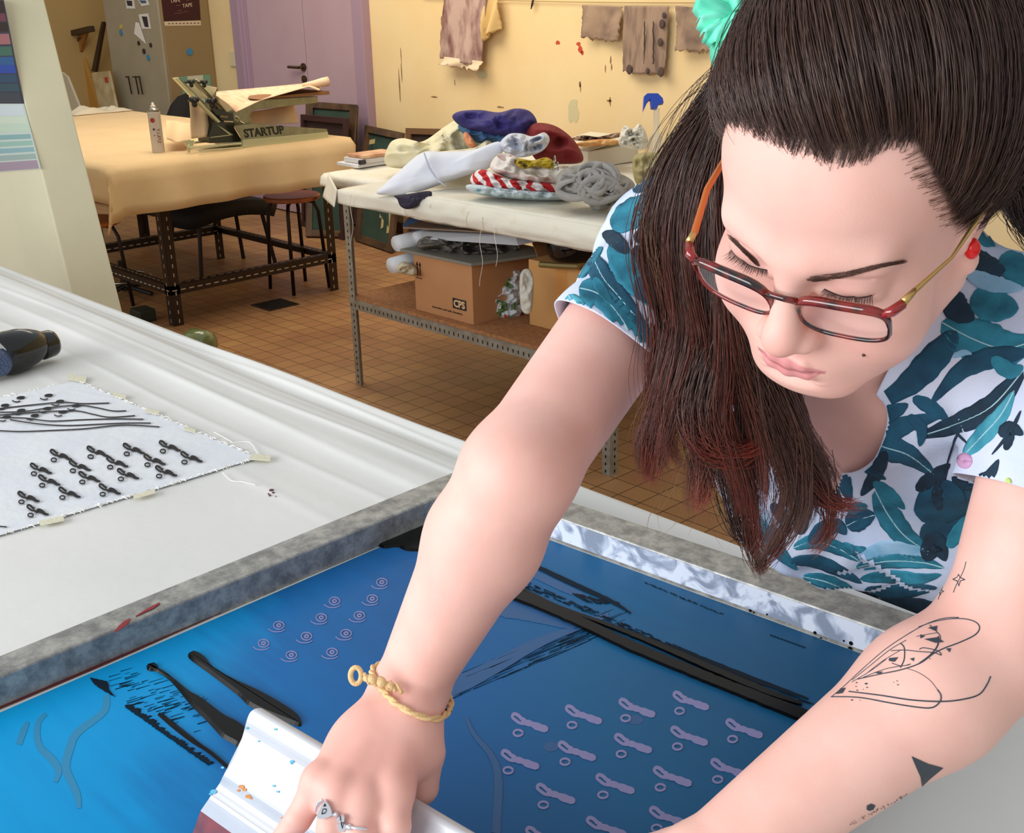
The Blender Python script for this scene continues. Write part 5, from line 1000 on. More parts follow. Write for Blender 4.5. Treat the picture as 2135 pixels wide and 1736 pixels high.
def nets(fn, lo, hi, vox, B=22):
    """surface nets over sparse blocks; fn(X, centre, radius) -> distance"""
    lo = np.array(lo); n = np.ceil((np.array(hi)-lo)/vox).astype(int)
    N = n+2; V = {}; keys = []; pos = []; quads = []
    g = np.arange(B+1)
    loc = np.stack(np.meshgrid(g, g, g, indexing='ij'), -1).reshape(-1, 3)
    rad = B*vox*.9
    for bx in range(0, n[0], B):
        for by in range(0, n[1], B):
            for bz in range(0, n[2], B):
                o = np.array([bx, by, bz]); ctr = lo+(o+B/2)*vox
                if abs(fn(ctr[None], ctr, rad)[0]) > rad*1.15: continue
                idx = loc+o; d = fn(lo+idx*vox, ctr, rad).reshape(B+1, B+1, B+1)
                s = d < 0
                if s.all() or not s.any(): continue
                # cells
                c = [d[i:B+i, j:B+j, k:B+k] for i in (0, 1) for j in (0, 1) for k in (0, 1)]
                sc_ = np.stack([x < 0 for x in c]); act = sc_.any(0) & ~sc_.all(0)
                ci = np.argwhere(act)
                if len(ci) == 0: continue
                cd = np.stack([x[act] for x in c], 1)
                acc = np.zeros((len(ci), 3)); cnt = np.zeros(len(ci))
                offs = np.array([(i, j, k) for i in (0, 1) for j in (0, 1) for k in (0, 1)], float)
                for a in range(8):
                    for b in range(a+1, 8):
                        if np.abs(offs[a]-offs[b]).sum() != 1: continue
                        m = (cd[:, a] < 0) != (cd[:, b] < 0); t = cd[:, a]/(cd[:, a]-cd[:, b]+1e-12)
                        acc[m] += offs[a]+t[m, None]*(offs[b]-offs[a]); cnt[m] += 1
                P = lo+(o+ci+acc/np.maximum(cnt, 1)[:, None])*vox
                G = o+ci; keys.append((G[:, 0]*N[1]+G[:, 1])*N[2]+G[:, 2]); pos.append(P)
                # quads for edges starting at grid point (i,j,k), owned by this block when 0<=i<B
                for ax in range(3):
                    e = [slice(0, B)]*3; f = list(e); f[ax] = slice(1, B+1)
                    s0, s1 = s[tuple(e)], s[tuple(f)]; E = np.argwhere(s0 != s1)
                    if len(E) == 0: continue
                    fl = s0[tuple(E.T)]; E = E+o
                    u, v = (ax+1) % 3, (ax+2) % 3; du = np.zeros(3, int); du[u] = 1; dv = np.zeros(3, int); dv[v] = 1
                    q = np.stack([E-du-dv, E-dv, E, E-du], 1)
                    q[~fl] = q[~fl][:, ::-1]
                    quads.append((q[..., 0]*N[1]+q[..., 1])*N[2]+q[..., 2])
    keys = np.concatenate(keys); pos = np.concatenate(pos); keys, ui = np.unique(keys, return_index=True); pos = pos[ui]
    Q = np.concatenate(quads); I_ = np.searchsorted(keys, Q); I_ = np.minimum(I_, len(keys)-1); ok = (keys[I_] == Q).all(1)
    return pos, I_[ok]
def fgrad(fn, X, e=4e-4):
    g = np.stack([fn(X+np.eye(3)[i]*e)-fn(X-np.eye(3)[i]*e) for i in range(3)], 1)/(2*e); return g
def project(fn, X, it=2, chunk=20000):
    out = X.copy()
    for s0 in range(0, len(X), chunk):
        x = out[s0:s0+chunk]
        for _ in range(it):
            d = fn(x); g = fgrad(fn, x); x = x-np.clip(d/np.maximum((g*g).sum(1), .2), -.002, .002)[:, None]*g
        out[s0:s0+chunk] = x
    return out
def subdiv_region(pos, quads, mask_fn):
    """split the quads of a region 1->4 (neighbours get matching polygons)"""
    cen = pos[quads].mean(1); sel = mask_fn(cen); edges = {}; newp = []; base = len(pos); faces = []
    def mid(a, b):
        k = (a, b) if a < b else (b, a)
        if k not in edges: edges[k] = base+len(newp); newp.append((pos[a]+pos[b])/2)
        return edges[k]
    ql = quads.tolist()
    for q, m in zip(ql, sel):
        if m:
            e = [mid(q[i], q[(i+1) % 4]) for i in range(4)]; c = base+len(newp); newp.append(pos[q].mean(0))
            for i in range(4): faces.append([q[i], e[i], c, e[i-1]])
    keep = []
    for q, m in zip(ql, sel):
        if not m:
            f = []
            for i in range(4):
                a, b = q[i], q[(i+1) % 4]; f.append(a); k = (a, b) if a < b else (b, a)
                if k in edges: f.append(edges[k])
            keep.append(f)
    return np.concatenate([pos, np.array(newp)]) if newp else pos, faces, keep
def link_mesh(name, pos, faces, mats, parent=None, midx=None, smooth=True):
    me = bpy.data.meshes.new(name); L = np.zeros(3); q = parent
    while q: L += np.array(q.location); q = q.parent
    me.from_pydata((np.asarray(pos)-L).tolist(), [], [list(f) for f in faces])
    for m in mats: me.materials.append(m)
    if midx is not None: me.polygons.foreach_set('material_index', midx)
    me.polygons.foreach_set('use_smooth', [smooth]*len(me.polygons)); me.update()
    o = bpy.data.objects.new(name, me); COL.objects.link(o); o.parent = parent; return o
A3 = lambda v: np.array(v, float)
# ---------------------------------------------------------------- head frame (x: her left, y: out of the face, z: crown)
HR_ = np.array([[.9658, .0561, .2532], [.1774, -.855, -.4873], [-.1892, -.5155, .8357]]); HO = np.array([-.3739, .6455, 1.5407])
def hw(x, y=None, z=None):
    p = np.array(x if y is None else (x, y, z), float); return HO+HR_@p if p.ndim == 1 else HO+p@HR_.T
def hl(P): return (np.asarray(P)-HO)@HR_
BF = Field()
def he(c, r, k=.01, op='u', rot=None):
    R_ = HR_ if rot is None else HR_@np.array(Euler(rot).to_matrix()); BF.ell(hw(c), r, k, R_, op)
def hc(a, b, ra, rb, k=.01, op='u'): BF.cap(hw(a), hw(b), ra, rb, k, op)
# joints
SR_ = A3(W(1405, 520, 1.03)); SL_ = A3(W(2260, 800, .80)); ER_ = A3(W(1080, 985, .86)); WR_ = A3(W(856, 1425, .94)); EL_ = A3(W(2085, 1335, .80)); WL_ = A3(W(1480, 1800, .765))
MID = (SR_+SL_)/2; WAI = np.array([-.60, 1.29, 1.04]); HIP = np.array([-.63, 1.40, .95])
# ---- torso and neck
ta = (WAI-MID); ta /= np.linalg.norm(ta); tl = (SL_-SR_); tl -= ta*(tl@ta); tl /= np.linalg.norm(tl); tn = np.cross(ta, tl)
if tn[2] > 0: tn = -tn
TR = np.stack([tl, ta, tn], 1)
def tp(l, a, n): return MID+tl*l+ta*a+tn*n
TORSO = []
def tors(F, sh=False):
    F.ell(tp(.01, .13, .015), (.150, .17, .105), .03, TR); F.ell(tp(-.02, .33, .02), (.145, .20, .105), .05, TR)
    F.ell(tp(-.062, .20, .075), (.068, .080, .062), .03, TR); F.ell(tp(.085, .20, .075), (.078, .085, .068), .03, TR)
    F.ell(HIP, (.175, .14, .14), .05)
    F.cap(tp(0, .01, -.02), SR_, .065, .052, .04); F.cap(tp(0, .01, -.02), SL_, .065, .052, .04)
    F.ell(tp(-.05, .08, -.05), (.13, .12, .055), .04, TR)
tors(BF)
BF.cap(tp(0, .0, -.005), hw(0, -.03, -.055), .056, .054, .03)
BF.cap(tp(-.02, .08, .06), hw(0, -.005, -.075), .03, .046, .03)
# ---- right arm (image left)
BF.cap(SR_, ER_, .049, .0405, .02)
fr_ = ER_+(WR_-ER_)*.3
BF.cap(ER_, fr_, .0405, .0420, .02); BF.cap(fr_, WR_, .0425, .0288, .02)
# ---- left arm
BF.cap(SL_, EL_, .053, .041, .02); fl_ = EL_+(WL_-EL_)*.25
BF.cap(EL_, fl_, .043, .0455, .02); BF.cap(fl_, WL_, .0455, .029, .02)
# ---- head
he((0, -.014, .034), (.075, .094, .093)); he((0, .026, .044), (.064, .056, .056), .02)
hc((0, .010, -.015), (0, .036, -.070), .064, .040, .02)
he((.038, .046, -.044), (.032, .032, .044), .02); he((-.038, .046, -.044), (.032, .032, .044), .02)
hc((.056, -.002, -.052), (.022, .062, -.097), .017, .015, .022); hc((-.056, -.002, -.052), (-.022, .062, -.097), .017, .015, .022)
he((0, .067, -.098), (.026, .0165, .0175), .016)
he((0, .068, -.070), (.032, .0225, .028), .016)
hc((-.042, .066, .019), (-.012, .077, .017), .009, .010, .018); hc((.042, .066, .019), (.012, .077, .017), .009, .010, .018)
for s in (1, -1):
    he((s*.031, .092, -.006), (.018, .012, .014), .014, 's')
    he((s*.031, .0645, .0015), (.0185, .0150, .0150), .006)
    hc((s*.017, .0765, -.0085), (s*.045, .0675, -.0070), .0030, .0026, .007)      # lower lid
    hc((s*.018, .0815, -.0040), (s*.030, .0808, -.0058), .0007, .0008, .002, 's'); hc((s*.030, .0808, -.0058), (s*.045, .0720, -.0034), .0008, .0007, .002, 's')  # lash line
    hc((s*.022, .0805, .0115), (s*.043, .0720, .0120), .0006, .0006, .005, 's')  # lid crease
hc((0, .080, .010), (0, .0935, -.032), .0085, .0100, .012); he((0, .0970, -.0390), (.0118, .0120, .0108), .009)
for s in (1, -1):
    he((s*.0130, .0880, -.0430), (.0070, .0100, .0075), .006); he((s*.0075, .0925, -.0510), (.0042, .0052, .0036), .002, 's')
he((0, .0935, -.060), (.0028, .003, .006), .005, 's')
# lips
for s in (1, -1):
    hc((0, .0895, -.0690), (s*.010, .0880, -.0682), .0036, .0038, .003); hc((s*.010, .0880, -.0682), (s*.0235, .0785, -.0722), .0038, .0020, .004)
    hc((0, .0880, -.0768), (s*.012, .0858, -.0763), .0050, .0046, .003); hc((s*.012, .0858, -.0763), (s*.0225, .0785, -.0735), .0046, .0020, .004)
    hc((0, .0945, -.0722), (s*.012, .0922, -.0722), .0010, .0010, .0018, 's'); hc((s*.012, .0922, -.0722), (s*.0222, .0840, -.0728), .0010, .0005, .0018, 's')
he((0, .087, -.0865), (.013, .004, .003), .008, 's')
# ears
for s in (1, -1):
    he((s*.074, -.010, -.006), (.006, .019, .030), .006, rot=(0.2, s*.25, 0)); he((s*.079, -.006, -.004), (.004, .012, .020), .003, 's', rot=(0.2, s*.25, 0)); he((s*.0735, -.004, -.036), (.0055, .008, .009), .005)
# ---- hands
def finger(F, pts, rs, k=.0035):
    for i in range(len(pts)-1): F.cap(A3(pts[i]), A3(pts[i+1]), rs[i], rs[i+1], k if i == 0 else .0025)
# right hand: back of the hand seen from above, fingers over the squeegee towards the camera/left
def P_(x, y, d): return A3(W(x, y, d))
kn_ = [P_(668, 1630, .868), P_(706, 1650, .858), P_(757, 1664, .857), P_(822, 1645, .864)]   # little .. index knuckles
wr = WR_
for i, kq in enumerate(kn_): BF.cap(wr+(kq-wr)*.12+(kq-kn_[1])*.25, kq, .021-.002*abs(i-1.5), .0145 if i else .0130, .016)
BF.ell(P_(778, 1570, .897), (.033, .033, .018), .02, np.stack([A3(RW[0]), A3(RW[1]), A3(RW[2])], 1))
finger(BF, [kn_[0], P_(622, 1706, .862), P_(582, 1760, .868), P_(560, 1795, .885)], [.0128, .0100, .0090, .0078], .008)
finger(BF, [kn_[1], P_(692, 1724, .845), P_(684, 1782, .850), P_(678, 1825, .872)], [.0142, .0112, .0102, .0088], .008)
finger(BF, [kn_[2], P_(748, 1738, .841), P_(744, 1805, .850), P_(738, 1850, .875)], [.0145, .0116, .0104, .0090], .008)
finger(BF, [kn_[3], P_(824, 1722, .846), P_(812, 1790, .856), P_(802, 1840, .880)], [.0140, .0114, .0102, .0088], .008)
finger(BF, [P_(860, 1490, .905), P_(880, 1570, .905), P_(878, 1640, .910), P_(840, 1700, .925)], [.019, .0175, .0135, .0100], .018)   # thumb wraps behind the bead
for kq in kn_: BF.ell(kq+A3(ray(1067, 868))*0-A3(RW[2])*.0045+A3(RW[1])*.002, (.0105, .0105, .0105), .009)
for kq in kn_[1:]: BF.cap(WR_*.35+kq*.65-A3(RW[2])*.010, kq-A3(RW[2])*.0045, .006, .008, .012)
# left hand, outside the frame, holding the other end of the squeegee
kl = [WL_+A3(d) for d in ((-.012, -.066, -.030), (-.032, -.062, -.028), (-.052, -.054, -.028), (-.070, -.042, -.030))]
for kq in kl: BF.cap(WL_+(kq-WL_)*.1, kq, .022, .0135, .014)
for kq in kl: finger(BF, [kq, kq+A3((-.004, -.034, -.018)), kq+A3((-.006, -.044, -.042)), kq+A3((-.002, -.038, -.060))], [.0132, .0105, .0095, .0082], .006)
finger(BF, [WL_+A3((-.03, .0, -.012)), kl[3]+A3((-.012, .03, -.014)), kl[3]+A3((-.022, .004, -.034)), kl[3]+A3((-.012, -.018, -.046))], [.018, .014, .012, .010], .01)

skinF = lambda X, c=None, r=None: BF.ev(X, c, r)
pos, quads = nets(skinF, (-1.0, .25, .86), (.0, 1.6, 1.72), .0034)
def fine(C):
    l = hl(C); face = (l[:, 1] > .02) & (np.linalg.norm(l, axis=1) < .17)
    hand = np.linalg.norm(C-A3(W(760, 1640, .87)), axis=1) < .085
    return face | hand
pos, fA, fB = subdiv_region(pos, quads, fine)
allf = fA+fB
fine_v = np.zeros(len(pos), bool); fine_v[np.array(fA).ravel()] = True
cc_ = .5*(pos[fine_v].min(0)+pos[fine_v].max(0))
isf = np.linalg.norm(hl(pos), axis=1) < .2
m1 = fine_v & isf; m2 = fine_v & ~isf
for m_, ctr, rr in ((m1, HO, .2), (m2, A3(W(760, 1640, .87)), .12)):
    pos[m_] = project(lambda X: BF.ev(X, ctr, rr), pos[m_], 2)
# second refinement on lips, eyes, nose
fAq = np.array(fA)
def fine2(C):
    l = hl(C); return (l[:, 1] > .045) & (abs(l[:, 0]) < .055) & (l[:, 2] > -.09) & (l[:, 2] < .016)
pos2, gA, gB = subdiv_region(pos, fAq, fine2)
nb = len(pos); m_ = np.zeros(len(pos2), bool); m_[np.array(gA).ravel()] = True
pos2[m_] = project(lambda X: BF.ev(X, HO, .14), pos2[m_], 2)
pos = pos2; allf = gA+gB+fB
# T-junction repair: coarse neighbours of the refined quads
bmx = None
person = bpy.data.objects.new('person', None); COL.objects.link(person); person.location = (-.63, 1.45, 0)
tag(person, 'dark-haired person in glasses and leafy teal shirt, leaning over the screen, pushing the squeegee', 'person')
def skin_mat():
    m = bpy.data.materials.new('skin'); m.use_nodes = True; nt = m.node_tree; b = nt.nodes['Principled BSDF']; L = nt.links.new
    at = nt.nodes.new('ShaderNodeVertexColor'); at.layer_name = 'tone'
    tc = nt.nodes.new('ShaderNodeTexCoord'); n = nt.nodes.new('ShaderNodeTexNoise'); n.inputs['Scale'].default_value = 26; n.inputs['Detail'].default_value = 6; L(tc.outputs['Object'], n.inputs['Vector'])
    r = nt.nodes.new('ShaderNodeValToRGB'); r.color_ramp.elements[0].position = .3; r.color_ramp.elements[0].color = (.93, .87, .86, 1); r.color_ramp.elements[1].position = .7; r.color_ramp.elements[1].color = (1, 1, 1, 1); L(n.outputs[0], r.inputs[0])
    mx = nt.nodes.new('ShaderNodeMix'); mx.data_type = 'RGBA'; mx.blend_type = 'MULTIPLY'; mx.inputs[0].default_value = 1; L(at.outputs[0], mx.inputs[6]); L(r.outputs[0], mx.inputs[7]); L(mx.outputs[2], b.inputs['Base Color'])
    b.inputs['Roughness'].default_value = .48; b.inputs['Specular IOR Level'].default_value = .35
    b.inputs['Subsurface Weight'].default_value = .25; b.inputs['Subsurface Radius'].default_value = (1, .3, .15); b.inputs['Subsurface Scale'].default_value = .006
    n2 = nt.nodes.new('ShaderNodeTexNoise'); n2.inputs['Scale'].default_value = 700; n2.inputs['Detail'].default_value = 2; L(tc.outputs['Object'], n2.inputs['Vector'])
    bp = nt.nodes.new('ShaderNodeBump'); bp.inputs['Strength'].default_value = .12; bp.inputs['Distance'].default_value = .0006; L(n2.outputs[0], bp.inputs['Height']); L(bp.outputs[0], b.inputs['Normal'])
    return m
SKM = skin_mat()
body = link_mesh('body', pos, allf, [SKM], person)
bm = bmesh.new(); bm.from_mesh(body.data); bmesh.ops.remove_doubles(bm, verts=bm.verts, dist=1e-6); bmesh.ops.recalc_face_normals(bm, faces=bm.faces); bm.to_mesh(body.data); bm.free()
for p_ in body.data.polygons: p_.use_smooth = True
nV = len(body.data.vertices); vp = np.empty(nV*3); body.data.vertices.foreach_get('co', vp); vp = vp.reshape(-1, 3)+np.array(person.location)
lc = hl(vp)
def sm(x, a, b): t = np.clip((x-a)/(b-a), 0, 1); return t*t*(3-2*t)
base = np.tile(np.array(lin('f3c3b6')[:3]), (nV, 1))
def mixc(w, hexc): 
    global base; base = base*(1-w[:, None])+np.array(lin(hexc)[:3])*w[:, None]
ishead = np.linalg.norm(lc, axis=1) < .19
# lips: region around the lip curves
def lipmask(l):
    x, y, z = l.T; up = np.where(abs(x) < .010, -.0650+(abs(x)-.005)*-.08, -.0650-(abs(x)-.010)*.45); lo_ = -.0820+abs(x)*abs(x)*19
    return (1-sm(z, up-.0004, up+.0010))*sm(z, lo_-.0012, lo_+.0008)*(y > .074)*(abs(x) < .0245)
mixc(np.where(ishead, lipmask(lc)*.85, 0), 'd68c90')
ml_ = np.exp(-((lc[:, 2]+.0723+np.abs(lc[:, 0])*.02)/.0007)**2)*(np.abs(lc[:, 0]) < .0232)*(lc[:, 1] > .074); mixc(np.where(ishead, ml_*.7, 0), '9a4c50')
chk = np.exp(-(((abs(lc[:, 0])-.042)/.020)**2+((lc[:, 2]+.036)/.018)**2))*(lc[:, 1] > .02)*ishead; mixc(chk*.28, 'e59c92')
nos = np.exp(-((lc-np.array([0, .104, -.040]))**2).sum(1)/.013**2)*ishead; mixc(nos*.35, 'e08f85')
nst = np.exp(-((np.abs(lc)-np.array([.0075, .0945, .0505]))**2).sum(1)/.0042**2)*ishead; mixc(np.clip(nst, 0, 1)*.6, '8a4a42')
lid = np.exp(-(((abs(lc[:, 0])-.031)/.014)**2+((lc[:, 2]-.001)/.010)**2))*(lc[:, 1] > .05)*ishead; mixc(lid*.35, 'e2a79c')
knc = np.zeros(nV)
for kq in kn_: knc = np.maximum(knc, np.exp(-((vp-kq)**2).sum(1)/.016**2))
mixc(knc*.35, 'e39084'); hnd = np.exp(-((vp-P_(780, 1600, .88))**2).sum(1)/.06**2); mixc(hnd*.25, 'e8a094')
elb = np.exp(-((vp-P_(1130, 960, .77))**2).sum(1)/.05**2); mixc(elb*.2, 'e3a18f')
me = body.data; ca = me.color_attributes.new('tone', 'FLOAT_COLOR', 'POINT'); ca.data.foreach_set('color', np.concatenate([base, np.ones((nV, 1))], 1).astype(np.float32).ravel())
# ================================================================= shirt
from mathutils.bvhtree import BVHTree
SF = Field(); tors(SF)
SF.ell(P_(1765, 1045, 1.20), (.100, .082, .07), .05, np.stack([A3(RW[0]), A3(RW[1]), A3(RW[2])], 1))
SF.cap(P_(1720, 830, 1.08), P_(1690, 1000, 1.14), .070, .070, .05)
SF.cap(SR_, SR_+(ER_-SR_)*.62, .051, .0415, .025); SF.cap(SL_, SL_+(EL_-SL_)*.62, .055, .055, .025)
AXR = (ER_-SR_)/np.linalg.norm(ER_-SR_); AXL = (EL_-SL_)/np.linalg.norm(EL_-SL_)
FW = A3(RW[2]); NCR = AXR-FW*(AXR@FW)*.72; NCR /= np.linalg.norm(NCR)
def folds(X):
    q = X-MID; l, a, n = q@tl, q@ta, q@tn
    f = .0022*np.sin(34*l+9*np.sin(11*a)+6*n)+.0018*np.sin(52*a+13*np.sin(9*l)+20*l)+.0012*np.sin(90*l-60*a+4)
    r = (X-SR_)@AXR; f2 = .0022*np.sin(70*r+22*(q@tn)+5*np.sin(25*l))
    return f+f2*np.exp(-((np.linalg.norm(X-(SR_+AXR*.06), axis=1)/.12)**2))
def shirtF(X, c=None, r=None): return SF.ev(X, c, r, .02)-.0085+folds(X)
spos, sq_ = nets(shirtF, (-1.05, .5, .80), (.0, 1.62, 1.66), .0046)
spos, s1_, s2_ = subdiv_region(spos, sq_, lambda C: np.ones(len(C), bool)); sfc = s1_
spos = project(lambda X: shirtF(X), spos, 1)
def cutf(X):
    q = X-MID; l, a, n = q@tl, q@ta, q@tn
    cr = (X-A3(W(1272, 712, .94)))@NCR
    side_r = np.where(np.linalg.norm(X-(SR_+AXR*np.clip((X-SR_)@AXR, 0, .4)[:, None]), axis=1) < .09, cr, -1)
    cl2 = (X-SL_)@AXL-.085; side_l = np.where(np.linalg.norm(X-(SL_+AXL*np.clip((X-SL_)@AXL, 0, .4)[:, None]), axis=1) < .09, cl2, -1)
    neck = np.minimum.reduce([.052-.215*a-l, l+.075-.59*(a+.06), n+.02])
    hole = np.minimum(.069-np.hypot(l, (a+.0)*1.0), n+.07)
    hem = .86-X[:, 2]
    return np.maximum.reduce([side_r, side_l, neck*.5, hole, hem])
def clip_mesh(pos, faces, g):
    pos = list(map(tuple, pos)); out = []; cache = {}
    for f in faces:
        gv = [g[i] for i in f]
        if max(gv) <= 0: out.append(f); continue
        if min(gv) > 0: continue
        nf = []
        for i in range(len(f)):
            a, b = f[i], f[(i+1) % len(f)]; ga, gb = g[a], g[b]
            if ga <= 0: nf.append(a)
            if (ga <= 0) != (gb <= 0) and max(abs(ga), abs(gb)) < .04:
                k = (min(a, b), max(a, b))
                if k not in cache:
                    t = ga/(ga-gb); pa, pb = np.array(pos[a]), np.array(pos[b]); cache[k] = len(pos); pos.append(tuple(pa+(pb-pa)*t))
                nf.append(cache[k])
        if len(nf) >= 3: out.append(nf)
    used = sorted({i for f in out for i in f}); mp = {u: i for i, u in enumerate(used)}
    return np.array([pos[i] for i in used]), [[mp[i] for i in f] for f in out]
spos, sfc = clip_mesh(spos, sfc, cutf(spos))
SBV = BVHTree.FromPolygons([Vector(v) for v in spos], sfc)
BBV = BVHTree.FromPolygons([Vector(v) for v in vp], [list(p.vertices) for p in body.data.polygons])
def hitpx(bv, x, y):
    d = Vector(ray(x, y)).normalized(); h = bv.ray_cast(Vector(CAM), d); return (h[0], h[1]) if h[0] is not None else None
white_sh = mat('shirt_white_cotton', 'd6def2', .85, col2='c2d0ec', nscale=14, bump=.15, bscale=260)
def leafmat(nm, a, b, s=60): return mat(nm, a, .85, col2=b, nscale=s, mix=(.3, .7), bump=.15, bscale=260, detail=6)
TEALS = {'t': leafmat('leaf_teal', '12586f', '2f8ea8', 45), 'd': leafmat('leaf_deep_blue', '0f3c55', '1a5a76', 40), 'n': leafmat('leaf_navy', '0e2233', '183c52', 50), 'l': leafmat('leaf_light_blue', '78aed0', 'a6cdea', 40), 'c': leafmat('leaf_turquoise', '197892', '56aec2', 40)}
vein = mat('leaf_vein_pale', 'a8d0dc', .85)
SHM = [white_sh]+list(TEALS.values())+[vein, mat('pink_fruit_print', 'c99ac2', .85), mat('yellow_fleck_print', 'c8dc70', .85)]
LV = [list(spos), list(sfc), [0]*len(sfc)]
lift = [0.0004]
def patch(rows, mi, bv=SBV, store=LV):
    """rows: list of rows of pixel points -> grid of quads lying on the cloth"""
    off = lift[0]; lift[0] += .000009; n = len(rows[0]); P = []
    for r in rows:
        for x, y in r:
            h = hitpx(bv, x, y); P.append(None if h is None else h[0]+(h[1] if h[1].dot(Vector(CAM)-h[0]) > 0 else -h[1])*off)
    k = len(store[0]); idx = {}
    for i, p in enumerate(P):
        if p is not None: idx[i] = len(store[0]); store[0].append(np.array(p))
    for j in range(len(rows)-1):
        for i in range(n-1):
            c = [j*n+i, j*n+i+1, (j+1)*n+i+1, (j+1)*n+i]
            if all(q in idx for q in c):
                pp = [P[q] for q in c]
                if max((pp[0]-pp[2]).length, (pp[1]-pp[3]).length) < .03: store[1].append([idx[q] for q in c]); store[2].append(mi)
def leaf(pts, w, m, nw=6, veins=False, tip=1.0, asym=0):
    q = smoothpts(pts, max(3, int(26/len(pts)))); N = len(q); rows = []
    for i, (x, y) in enumerate(q):
        t = i/(N-1); ww = w*(math.sin(PI*min(1, t**.8))**.75 if tip else 1)*(.04 if t in (0, 1) else 1)
        x0, y0 = q[max(0, i-1)]; x1, y1 = q[min(N-1, i+1)]; dx, dy = x1-x0, y1-y0; L_ = math.hypot(dx, dy) or 1; nx, ny = -dy/L_, dx/L_
        jit = 1+.05*math.sin(i*1.9+w)
        rows.append([(x+nx*ww*(s/nw*2-1)*.5*jit, y+ny*ww*(s/nw*2-1)*.5*jit) for s in range(nw+1)])
    keys = list(TEALS); patch(rows, 1+keys.index(m))
    if veins:
        rows = []
        for i, (x, y) in enumerate(q):
            x0, y0 = q[max(0, i-1)]; x1, y1 = q[min(N-1, i+1)]; dx, dy = x1-x0, y1-y0; L_ = math.hypot(dx, dy) or 1; nx, ny = -dy/L_, dx/L_
            rows.append([(x-nx*1.3, y-ny*1.3), (x+nx*1.3, y+ny*1.3)])
        patch(rows, 6)
S5 = lambda x, y: (1350+x/2.1694, 450+y/2.1694)
def L5(pts, w, m, v=False): leaf([S5(*p) for p in pts], w*1.1/2.1694, m, veins=v)
# main front panel
L5([(1330, 480), (1480, 560), (1620, 600), (1760, 560)], 190, 't', True); L5([(1400, 520), (1300, 640), (1180, 760), (1010, 870)], 120, 'd')
L5([(1720, 620), (1560, 640), (1420, 700), (1280, 850)], 90, 'd'); L5([(1700, 700), (1560, 860), (1400, 940), (1215, 1000)], 100, 'n', True)
L5([(1200, 820), (1290, 870), (1360, 920)], 60, 'd'); L5([(980, 960), (1080, 985), (1180, 940), (1340, 900)], 85, 'd')
L5([(1010, 900), (1100, 890), (1180, 850)], 70, 'd'); L5([(960, 985), (1060, 1040), (1180, 1080), (1300, 1170)], 105, 'd', True)
L5([(1080, 1060), (1030, 1170), (965, 1265)], 60, 'n'); L5([(925, 1030), (960, 1080), (1010, 1150), (1080, 1190)], 50, 'd')
L5([(1430, 1085), (1520, 990), (1600, 900), (1660, 790)], 78, 'c', True); L5([(1215, 1240), (1290, 1180), (1370, 1120)], 60, 'n')
L5([(1325, 1330), (1310, 1250), (1360, 1130)], 45, 'n'); L5([(1375, 1180), (1450, 1210), (1540, 1180), (1590, 1100)], 60, 'n')
L5([(1240, 1380), (1300, 1310), (1420, 1280), (1530, 1230)], 170, 'd'); L5([(1230, 1440), (1320, 1430), (1420, 1350)], 120, 'd')
L5([(1030, 1240), (1090, 1350), (1170, 1450), (1300, 1535)], 100, 't', True); L5([(1020, 1200), (1100, 1260), (1165, 1325)], 50, 't')
L5([(900, 1400), (960, 1370), (1030, 1350)], 95, 'd', True); L5([(905, 1330), (950, 1320), (995, 1310)], 50, 't')
L5([(950, 1545), (1080, 1505), (1210, 1520), (1330, 1530)], 70, 'l'); L5([(940, 1590), (1080, 1560), (1240, 1565), (1340, 1590)], 60, 't', True)
L5([(960, 1640), (1100, 1630), (1230, 1640), (1330, 1620)], 55, 't'); L5([(980, 1690), (1100, 1700), (1220, 1690), (1310, 1680)], 60, 'd')
L5([(1260, 1560), (1300, 1470), (1350, 1560)], 90, 'n'); L5([(1360, 1500), (1410, 1420), (1470, 1330)], 60, 't')
L5([(1040, 1740), (1180, 1760), (1300, 1780), (1340, 1800)], 70, 'n'); L5([(660, 1500), (760, 1470), (880, 1510), (960, 1560)], 60, 't', True)
L5([(640, 1560), (760, 1560), (880, 1610), (970, 1660)], 55, 'd'); L5([(700, 1630), (800, 1650), (900, 1690), (990, 1730)], 60, 't', True)
L5([(690, 1440), (700, 1380), (740, 1320)], 60, 'n'); L5([(730, 1480), (790, 1420), (860, 1400), (900, 1440)], 70, 'd')
L5([(505, 1330), (540, 1420), (600, 1520), (680, 1600)], 65, 't'); L5([(560, 1300), (610, 1360), (640, 1430)], 50, 'd'); L5([(500, 1250), (520, 1330), (560, 1400)], 40, 'l')
L5([(860, 1100), (890, 1200), (920, 1290)], 60, 'd'); L5([(800, 1150), (840, 1260), (880, 1330)], 60, 'd'); L5([(360, 980), (350, 1080), (390, 1180)], 60, 't'); L5([(380, 1010), (420, 1110), (470, 1180)], 55, 'd')
L5([(1380, 640), (1430, 618), (1470, 625)], 26, 'l'); L5([(1600, 1000), (1640, 960), (1700, 990)], 60, 'n'); L5([(1620, 1060), (1640, 1000), (1650, 940)], 36, 'n')
L5([(1480, 340), (1560, 400), (1680, 420)], 150, 't'); L5([(1360, 330), (1400, 420), (1480, 470)], 110, 'n'); L5([(1600, 180), (1680, 250), (1760, 300)], 120, 't'); L5([(1540, 60), (1650, 100), (1750, 80)], 110, 'd')
